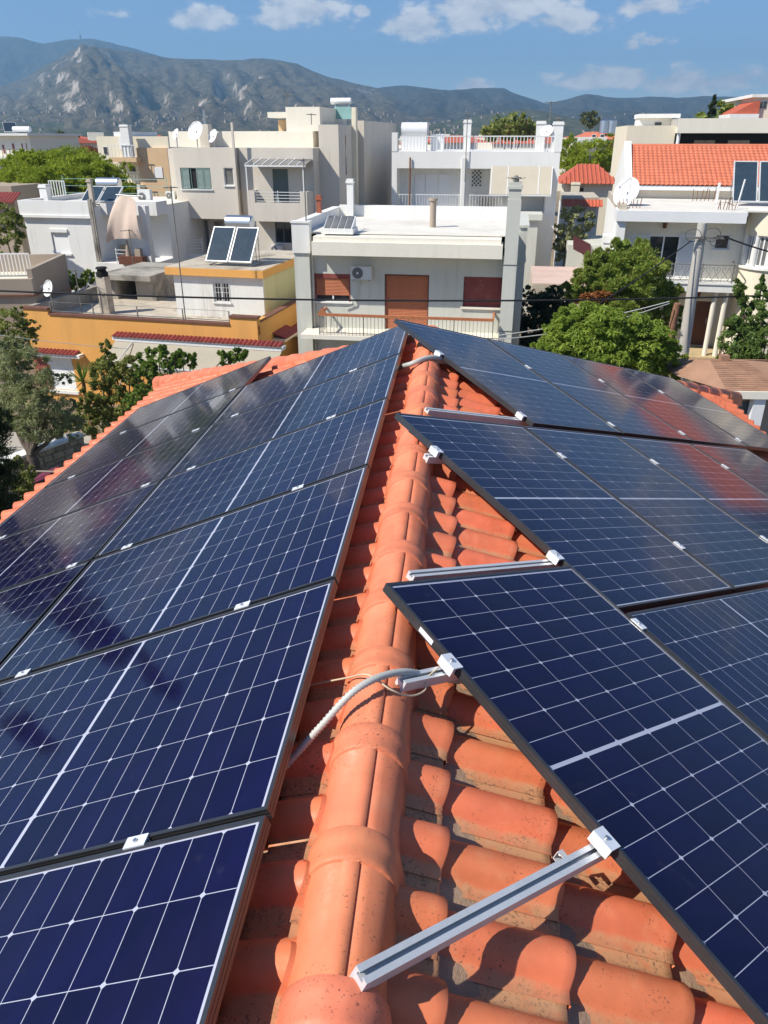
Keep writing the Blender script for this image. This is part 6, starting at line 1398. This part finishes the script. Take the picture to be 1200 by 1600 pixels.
# big umbrella pine on the left
tree('pine_tree', 'big bright umbrella pine behind the white flat house', 85, 330, 56, [(45, 270, 40, 22, 0), (95, 258, 44, 20, 1), (70, 285, 60, 24, -.5), (140, 275, 44, 24, .5), (190, 302, 22, 12, 0), (140, 284, 40, 22, 0), (88, 290, 45, 22, -1.5), (30, 285, 26, 22, .5), (172, 298, 28, 15, -.5), (120, 300, 36, 14, -2), (60, 300, 30, 14, -1)], 'pine_leaf', 'needle', .26, 4200, None, tr_=.3, sub=22, seed=2, flat=.8)
def small_tree(name, label, px, D, cl, mat, seed, group=None, size=.5, dens=260, kind='broad', tr_=.2, cat='tree', **kw):
    return tree(name, label, px, cl[0][1]+cl[0][3], D, cl, mat, kind, size, dens, group, sub=16, seed=seed, tr_=tr_, cat=cat, **kw)
G = 'pines behind the houses on the right'
small_tree('pine_tree', 'pine behind the gap between the tan and white houses', 582, 92, [(575, 238, 22, 20, 0), (600, 240, 18, 20, 1), (586, 226, 18, 10, 0)], 'pine_leaf', 12, 'pines in the gap', kind='needle', size=.36, dens=1100)
small_tree('dark_tree', 'dark tree in the gap right above the grey house', 592, 70, [(594, 268, 13, 18, 0), (590, 288, 12, 18, -.5), (600, 280, 10, 20, .5)], 'conifer_leaf', 13, None, size=.3, dens=420)
small_tree('pine_tree', 'left one of the green pines between the white house and the cream house', 896, 84, [(893, 250, 16, 22, 0), (884, 240, 12, 20, 1), (900, 262, 14, 12, -1)], 'pine_leaf', 14, G, kind='needle', size=.36, dens=1100)
small_tree('pine_tree', 'middle one of the green pines, rounded, in front of the red-roofed white house', 924, 80, [(922, 245, 22, 22, 0), (915, 258, 18, 14, -1), (938, 258, 14, 14, 0)], 'pine_leaf', 15, G, kind='needle', size=.36, dens=1100)
small_tree('pine_tree', 'right one of the green pines, touching the beige block', 962, 82, [(966, 245, 20, 20, 0), (952, 258, 14, 12, -1), (975, 235, 14, 12, 1)], 'pine_leaf', 16, G, kind='needle', size=.36, dens=1100)
small_tree('brown_tree', 'tall olive-brown tree beyond the white roof terrace', 800, 110, [(800, 200, 30, 14, 0), (775, 207, 18, 9, 1), (822, 206, 16, 10, 0)], 'shrub_leaf', 17, None, size=.8, dens=160)
small_tree('round_tree', 'small round tree on the hill line behind the red roof', 923, 190, [(923, 188, 12, 9, 0)], 'dull_leaf', 18, None, size=1.0, dens=80)
small_tree('cypress_tree', 'thin dark cypress on the skyline to the right', 1111, 90, [(1111, 178, 3.5, 16, 0)], 'cypress_leaf', 19, None, size=.5, dens=700)
small_tree('roof_tree', 'leafy tree beside the thin cypress on the right skyline', 1127, 92, [(1127, 180, 12, 13, 0), (1098, 190, 14, 8, 1), (1136, 186, 8, 10, 0)], 'conifer_leaf', 20, None, size=.5, dens=320)
small_tree('autumn_tree', 'rust-brown bush beyond the big pine beside the orange block', 138, 90, [(138, 246, 16, 10, 0)], 'dead_leaf', 21, None, size=.6, dens=200)
small_tree('dark_round_tree', 'round green tree behind the red roof far left', 110, 150, [(108, 222, 14, 9, 0)], 'dull_leaf', 22, None, size=.8, dens=120)
# left garden
tree('olive_tree', 'grey-green olive tree with a leaning trunk in the left garden', 52, 728, 21.5, [(34, 578, 38, 36, 0), (62, 618, 40, 36, -.3), (30, 640, 38, 36, .2), (78, 646, 34, 30, .2), (-8, 610, 36, 40, .6), (60, 668, 36, 24, -.4), (105, 668, 22, 20, 0), (10, 560, 30, 26, .8)], 'olive_leaf', 'slim', .085, 11000, None, tr_=.20, sub=34, seed=31, droop=.1)
tree('cypress_shrub', 'dark dense cypress shrub at the lower left edge', -5, 800, 15.0, [(-8, 730, 40, 80, 0), (-15, 668, 34, 46, .3), (10, 775, 30, 46, -.2), (-20, 800, 50, 50, 0)], 'cypress_leaf', 'needle', .085, 12000, None, tr_=.1, sub=40, seed=32, cat='shrub')
tree('green_shrub', 'small fresh green shrub beside the dark cypress shrub', 25, 790, 16.5, [(28, 748, 20, 32, 0), (38, 770, 12, 22, 0)], 'shrub_leaf', 'broad', .09, 4200, None, tr_=.05, sub=18, seed=33, cat='shrub')
tree('leafy_tree', 'green tree at the left edge above the olive tree', 10, 520, 27, [(12, 510, 30, 26, 0), (35, 530, 22, 26, .5), (0, 535, 24, 28, -.5), (22, 555, 26, 20, 0)], 'shrub_leaf', 'broad', .10, 4000, 'shrubs at the left edge', tr_=.15, sub=20, seed=34)
tree('leafy_bush', 'bushes against the white flat house at the left edge', 15, 390, 40, [(12, 375, 20, 28, 0), (25, 352, 14, 18, .4), (5, 340, 18, 20, .8)], 'shrub_leaf', 'broad', .22, 800, 'shrubs at the left edge', tr_=.1, sub=16, seed=35, cat='shrub')
tree('climbing_shrub', 'mixed flowering shrub in front of the orange wall', 190, 660, 24.5, [(160, 590, 22, 24, 0), (185, 605, 26, 26, -.2), (205, 580, 24, 20, .2), (150, 640, 22, 24, 0), (190, 640, 30, 26, -.3), (225, 598, 20, 20, 0), (215, 620, 22, 22, -.3), (135, 655, 18, 20, .2), (140, 630, 14, 16, -.8), (170, 668, 34, 20, -.6), (210, 650, 30, 20, -.6), (240, 625, 24, 22, -.4), (110, 668, 18, 14, -.3)], 'shrub_leaf', 'broad', .085, 8000, 'shrubs along the orange wall', tr_=.07, sub=26, seed=36, cat='shrub')
tree('climbing_shrub', 'tall thin climbing stems against the orange wall left of the awning', 165, 640, 26.2, [(165, 545, 8, 10, 0), (172, 562, 12, 10, 0), (158, 570, 10, 8, 0), (178, 580, 12, 10, 0)], 'shrub_leaf', 'broad', .11, 2200, 'shrubs along the orange wall', tr_=.03, sub=10, seed=37, cat='shrub')
tree('lime_shrub', 'bright lime green shrub under the awning corner', 250, 640, 23.5, [(225, 575, 14, 16, 0), (250, 562, 16, 16, 0), (238, 598, 20, 18, -.3), (270, 575, 14, 14, .2), (205, 622, 14, 12, -.2)], 'bright_leaf', 'broad', .13, 1700, 'shrubs along the orange wall', tr_=.04, sub=16, seed=38, cat='shrub')
tree('tall_weed', 'tall pale green shoots in front of the beige awning', 285, 600, 22.0, [(258, 560, 7, 16, 0), (272, 566, 7, 14, 0), (286, 560, 8, 14, 0), (300, 566, 7, 10, 0), (352, 562, 9, 12, .3), (366, 556, 9, 10, .3), (378, 554, 8, 9, .3)], 'bright_leaf', 'broad', .12, 1500, 'shrubs along the orange wall', tr_=.02, sub=8, seed=39, cat='shrub')
# spiky yucca
P = at(137, 640, 24); yr_ = thing('yucca_plant', 'spiky yucca with sword leaves beside the white shutter', 'plant', (P.x, P.y, 0)); m = MB(); zt_ = at(137, 596, 24).z; trunk(m, [(0, 0, 0), (.03, 0, zt_*.5), (0, 0, zt_)], .07, .06); m.build('trunk', 'palm_bark', yr_); m = MB(); rr = random.Random(2)
for i in range(46):
    a = rr.uniform(0, 6.28); e = rr.uniform(-.3, 1.35); L = rr.uniform(.5, .75); d = Vector((math.cos(a)*math.cos(e), math.sin(a)*math.cos(e), math.sin(e))); s_ = d.cross(Vector((0, 0, 1))).normalized()*.022; o = Vector((0, 0, zt_)); m.add([o-s_, o+s_, o+d*L*.6+s_*.9, o+d*L, o+d*L*.6-s_*.9], [(0, 1, 2, 3, 4)])
m.build('leaves', 'bright_leaf', yr_)
# garden wall of rubble stone with a pale coping
P0, P1 = at(8, 742, 21.0), at(135, 706, 23.4); wz = at(70, 703, 22.0).z; L = (Vector((P1.x, P1.y, 0))-Vector((P0.x, P0.y, 0))).length; t = thing('stone_wall', 'garden wall of rubble stones with a pale coping below the olive tree', 'wall', (P0.x, P0.y, 0), math.atan2(P1.y-P0.y, P1.x-P0.x))
m = MB(); m.box(0, L, .03, .35, 0, wz-.08); m.build('core', 'mortar', t); m = MB(); m.box(-.05, L+.05, -.05, .4, wz-.079, wz); m.build('coping', 'white_plaster', t)
rr = random.Random(14); z = wz-.1
for j in range(6):
    h_ = rr.uniform(.16, .24); x = rr.uniform(0, .15)
    while x < L-.1:
        w_ = rr.uniform(.18, .42); m = MB(); a, c = x+.012, min(x+w_-.012, L); zb_, zt_ = z-h_+.012, z-.012; j_ = lambda: rr.uniform(-.025, .025); y = -rr.uniform(.0, .04)
        f = [(a+j_()+.02, y, zb_+j_()+.02), (c+j_()-.02, y, zb_+j_()+.02), (c+j_()-.02, y, zt_+j_()-.02), (a+j_()+.02, y, zt_+j_()-.02)]; bk = [(a, .029, zb_), (c, .029, zb_), (c, .029, zt_), (a, .029, zt_)]
        m.add(f+bk, [(0, 1, 2, 3), (0, 4, 5, 1), (1, 5, 6, 2), (2, 6, 7, 3), (3, 7, 4, 0)]); m.build('stone', 'stone', t); x += w_
    z -= h_
P = at(52, 758, 19.5); t = thing('garden_awning', 'magenta cloth spread behind the clay eaves on the left', 'cloth', (P.x, P.y, P.z)); m = MB(); m.prism([(-.1, 0, 0), (.5, 0, .25), (.6, .5, .35), (0, .5, .1)], (0, 0, .03)); m.build('cloth', 'magenta_cloth', t); m = MB(); m.tube([(-.9, -.1, .5), (1.0, .2, .3)], .03, 5); m.build('pole', 'taupe_plaster', t)
# right-hand garden
tree('conifer_tree', 'bushy green conifer in front of the cream house', 985, 560, 29, [(980, 440, 56, 44, .6), (910, 435, 16, 9, 0), (905, 460, 16, 9, .1), (940, 408, 16, 12, .1), (965, 392, 14, 14, 0), (1005, 388, 10, 14, .2), (1020, 425, 20, 16, .2), (1045, 455, 14, 16, .1), (1050, 500, 12, 24, .3), (985, 405, 26, 22, 0), (955, 425, 34, 26, -.2), (1000, 435, 38, 30, -.4), (925, 445, 30, 18, 0), (965, 465, 44, 26, -.6), (1015, 470, 30, 30, 0), (1035, 480, 18, 26, .3), (930, 470, 28, 16, .2), (1000, 395, 14, 12, .3)], 'conifer_leaf', 'needle', .16, 8500, None, tr_=.2, sub=26, seed=41)
tree('acacia_tree', 'feathery light green tree rising behind the right panels', 940, 600, 23, [(860, 558, 30, 14, -.3), (880, 565, 36, 16, -.3), (925, 535, 56, 34, .2), (985, 545, 50, 36, .2), (868, 525, 14, 10, 0), (850, 540, 14, 8, 0), (885, 495, 12, 10, .2), (935, 490, 18, 10, .1), (960, 498, 16, 10, -.2), (1020, 515, 16, 12, 0), (1040, 560, 20, 20, -.2), (1000, 505, 14, 10, .2), (890, 520, 30, 24, 0), (940, 515, 44, 28, -.3), (990, 530, 44, 30, -.4), (870, 545, 30, 14, 0), (915, 555, 44, 24, -.5), (965, 568, 44, 24, -.6), (1010, 568, 30, 26, -.3), (1030, 545, 20, 24, 0), (905, 495, 24, 14, .3)], 'acacia_leaf', 'frond', .15, 8000, None, tr_=.15, sub=30, seed=42, droop=.25)
tree('low_shrub', 'low bluish green shrub at the foot of the utility pole', 1052, 600, 23.5, [(1052, 582, 26, 20, 0), (1035, 590, 22, 14, -.3), (1068, 575, 14, 14, .2)], 'conifer_leaf', 'broad', .12, 2200, None, tr_=.05, sub=20, seed=43, cat='shrub')
tree('leafy_shrub', 'dark glossy leafy shrub with long shoots at the right edge', 1180, 620, 25.0, [(1180, 505, 34, 26, 0), (1160, 535, 34, 26, -.2), (1195, 545, 36, 40, -.3), (1150, 510, 14, 12, 0), (1190, 470, 16, 18, .2), (1160, 465, 6, 14, .1), (1188, 450, 5, 14, .2), (1152, 450, 5, 10, .1), (1145, 560, 18, 14, -.4), (1180, 575, 30, 16, -.4)], 'ivy_leaf', 'broad', .10, 7000, None, tr_=.08, sub=24, seed=44, cat='shrub')
tree('dead_branch', 'dead orange-brown branch below the conifer', 930, 490, 27.6, [(930, 466, 16, 8, 0), (915, 470, 10, 6, 0), (946, 470, 10, 8, 0)], 'dead_leaf', 'frond', .25, 900, None, tr_=.05, sub=10, seed=45, cat='branch', droop=.4)
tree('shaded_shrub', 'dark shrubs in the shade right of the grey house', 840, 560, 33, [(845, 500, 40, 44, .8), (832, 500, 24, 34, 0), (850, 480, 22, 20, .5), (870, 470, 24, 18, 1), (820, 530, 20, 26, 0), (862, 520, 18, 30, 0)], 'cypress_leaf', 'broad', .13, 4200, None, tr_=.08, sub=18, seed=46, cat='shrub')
tree('grey_tree', 'grey-green trees between the white house and the cream house', 900, 420, 47, [(890, 360, 18, 24, 0), (912, 345, 16, 16, .5), (880, 385, 14, 24, -.5), (905, 380, 14, 20, 0)], 'olive_leaf', 'broad', .18, 1800, None, tr_=.12, sub=16, seed=47)
tree('terrace_shrub', 'bush on the terrace behind the orange house penthouse', 250, 430, 39, [(250, 426, 14, 10, 0), (258, 432, 8, 8, 0)], 'shrub_leaf', 'broad', .15, 1500, 'bushes between the houses', tr_=.05, sub=12, seed=48, cat='shrub', zbase=3)
tree('terrace_shrub', 'bush between the taupe house and the black chimney pot', 125, 460, 36, [(115, 440, 14, 12, 0), (135, 436, 12, 10, 0), (120, 452, 16, 10, 0)], 'conifer_leaf', 'broad', .16, 1500, 'bushes between the houses', tr_=.05, sub=12, seed=49, cat='shrub', zbase=1)
P = at(974, 545, 27); m = MB(); zt_ = at(972, 470, 27).z; pt = thing('palm_stump', 'reddish palm stump wrapped in roots behind the feathery tree', 'tree trunk', (P.x, P.y, 0)); P2 = at(1042, 545, 26.5); pt.location = (P2.x, P2.y, 0); zt_ = at(1045, 474, 26.5).z; trunk(m, [(0, 0, 0), (.04, 0, zt_*.5), (.1, 0, zt_)], .15, .12, 10); m.build('trunk', 'palm_bark', pt)
# trees beyond the left picture edge; the panels mirror them
for i, (x, y, h_, r_) in enumerate(((-6.9, 10.3, 9.6, .95), (-8.3, 11.8, 9.0, 1.2), (-9.2, 13.6, 8.3, 1.6), (-7.7, 8.6, 8.6, 1.1))):
    t = thing('cypress_tree', ['tallest dark cypress beyond the left picture edge', 'second tallest dark cypress beyond the left picture edge', 'widest dark cypress beyond the left picture edge', 'dark cypress beside the near left corner of the roof'][i], 'tree', (x, y, 0)); cr = Crown(60+i)
    for k in range(7): cr.clump((0, 0, h_*(.15+.8*k/6)), (r_*(1-.85*(k/6)**1.8), r_*(1-.85*(k/6)**1.8), h_*.11), 1500, .16, 'needle', .2, 18)
    m = MB(); trunk(m, [(0, 0, 0), (0, 0, h_*.5), (0, 0, h_*.9)], .2, .04); m.build('trunk', 'bark', t); cr.build('crown', 'cypress_leaf', t)

# ------------------------------------------------------------------ utility pole and overhead wires
P = at(1068, 556, 28.5); pt = thing('utility_pole', 'round concrete utility pole with coiled cables in front of the cream house', 'utility pole', (P.x, P.y, 0)); top = at(1098, 348, 28.3)-Vector((P.x, P.y, 0)); m = MB(); m.cyl((0, 0, -.2), (top.x, top.y, top.z), .25, 16, .16); m.build('pole', 'pole_concrete', pt)
zc_ = at(1094, 372, 28).z; m = MB(); f = lambda z: Vector((top.x*z/top.z, top.y*z/top.z, z))
for (dx, dz, r_) in ((-.35, .08, .28), (.3, .1, .3), (.45, -.12, .2)):
    c = f(zc_+dz)+Vector((dx, -.25, 0)); m.tube([c+Vector((r_*math.cos(a), .05*math.sin(3*a), r_*.75*math.sin(a))) for a in np.linspace(0, 6.1, 16)], .010, 4)
m.build('cable_coils', 'cable_black', pt); m = MB(); c = f(zc_); m.box(c.x-.55, c.x+.75, c.y-.24, c.y-.16, c.z-.05, c.z+.03)
m.build('bracket', 'iron_grey', pt)
def wire_line(name, label, a, b_, sag, r, mat, n=26, group=None):
    a, b_ = Vector(a), Vector(b_); m = MB(); m.tube([a.lerp(b_, i/n)-Vector((0, 0, sag*4*(i/n)*(1-i/n))) for i in range(n+1)], r, 5); tag(m.build(name, mat), label, 'cable', group)
GW = 'overhead cables'
a, b_ = at(-420, 432, 22.0), at(1500, 448, 26.0); wire_line('overhead_cable', 'thick black overhead cable crossing the whole street view', a, b_, .55, .03, 'cable_black', 60, GW)
c = Vector((P.x, P.y, 0))+f(zc_)
wire_line('overhead_cable', 'black cable falling from the utility pole towards the lower left', c+Vector((-.4, -.25, -.1)), at(840, 530, 25), .15, .022, 'cable_black', 20, GW)
wire_line('overhead_cable', 'black cable leaving the utility pole to the right edge', c+Vector((.7, -.25, .05)), at(1290, 412, 28), .1, .028, 'cable_black', 14, GW)
wire_line('overhead_cable', 'upper pale service wire ending at the palm stump', at(780, 524, 24), at(1046, 471, 26.3), .1, .016, 'cable_white', 16, GW)
wire_line('overhead_cable', 'lower pale service wire ending at the palm stump', at(780, 530, 24), at(1046, 474, 26.3), .2, .016, 'cable_white', 16, GW)
wire_line('overhead_cable', 'thin pale wire across the orange wall', at(-150, 500, 24), at(200, 545, 26.5), .1, .010, 'cable_white', 14, GW)

# ------------------------------------------------------------------ glossy sealant smeared over mended tiles
bpy.context.view_layer.update(); dg = bpy.context.evaluated_depsgraph_get()
def smear(label, px, py, rx, ry, seed):
    rr = random.Random(seed); ph = [rr.uniform(0, 6.28) for _ in range(4)]; rings = 7; seg = 26; vs = []; ok_all = True
    def hit(u, v):
        d = Vector(ray(u, v)).normalized(); ok, loc, nrm, *_ = SC.ray_cast(dg, cam.location, d)
        return tuple(loc+nrm*.0016) if ok and (loc-cam.location).length < 5 else None
    c = hit(px, py); vs.append(c)
    for r in range(1, rings+1):
        for k in range(seg):
            a = 2*math.pi*k/seg; q = r/rings*(1+.16*math.sin(2*a+ph[0])+.10*math.sin(3*a+ph[1])+.05*math.sin(7*a+ph[2])); p = hit(px+rx*q*math.cos(a), py+ry*q*math.sin(a)); vs.append(p or c)
    fs = [(0, 1+k, 1+(k+1) % seg) for k in range(seg)]
    for r in range(rings-1):
        o = 1+r*seg; fs += [(o+k, o+seg+k, o+seg+(k+1) % seg, o+(k+1) % seg) for k in range(seg)]
    good = [f for f in fs if max((Vector(vs[a])-Vector(vs[b_])).length for a in f for b_ in f) < .05]
    m = MB(); m.v = vs; m.f = good; m.sm = [True]*len(good); tag(m.build('sealant_patch', 'sealant'), label, 'sealant')
smear('round glossy orange sealant patch on a tile beside the nearest right panel', 836, 1282, 27, 24, 1)
# ------------------------------------------------------------------ air: thin even haze round everything
hz = MB(); hz.box(-5300, 5300, -330, 5850, -6.2, 520)
me = hz.mesh('haze'); m_, k, out = newmat('haze_air'); pv = k.n('ShaderNodeVolumePrincipled'); pv.inputs['Color'].default_value = (.36, .68, 1.0, 1); pv.inputs['Density'].default_value = .00023; pv.inputs['Anisotropy'].default_value = .2
k.l(pv.outputs[0], out.inputs['Volume']); me.materials.append(m_); ho = bpy.data.objects.new('haze', me); COL.objects.link(ho); ho['kind'] = 'stuff'
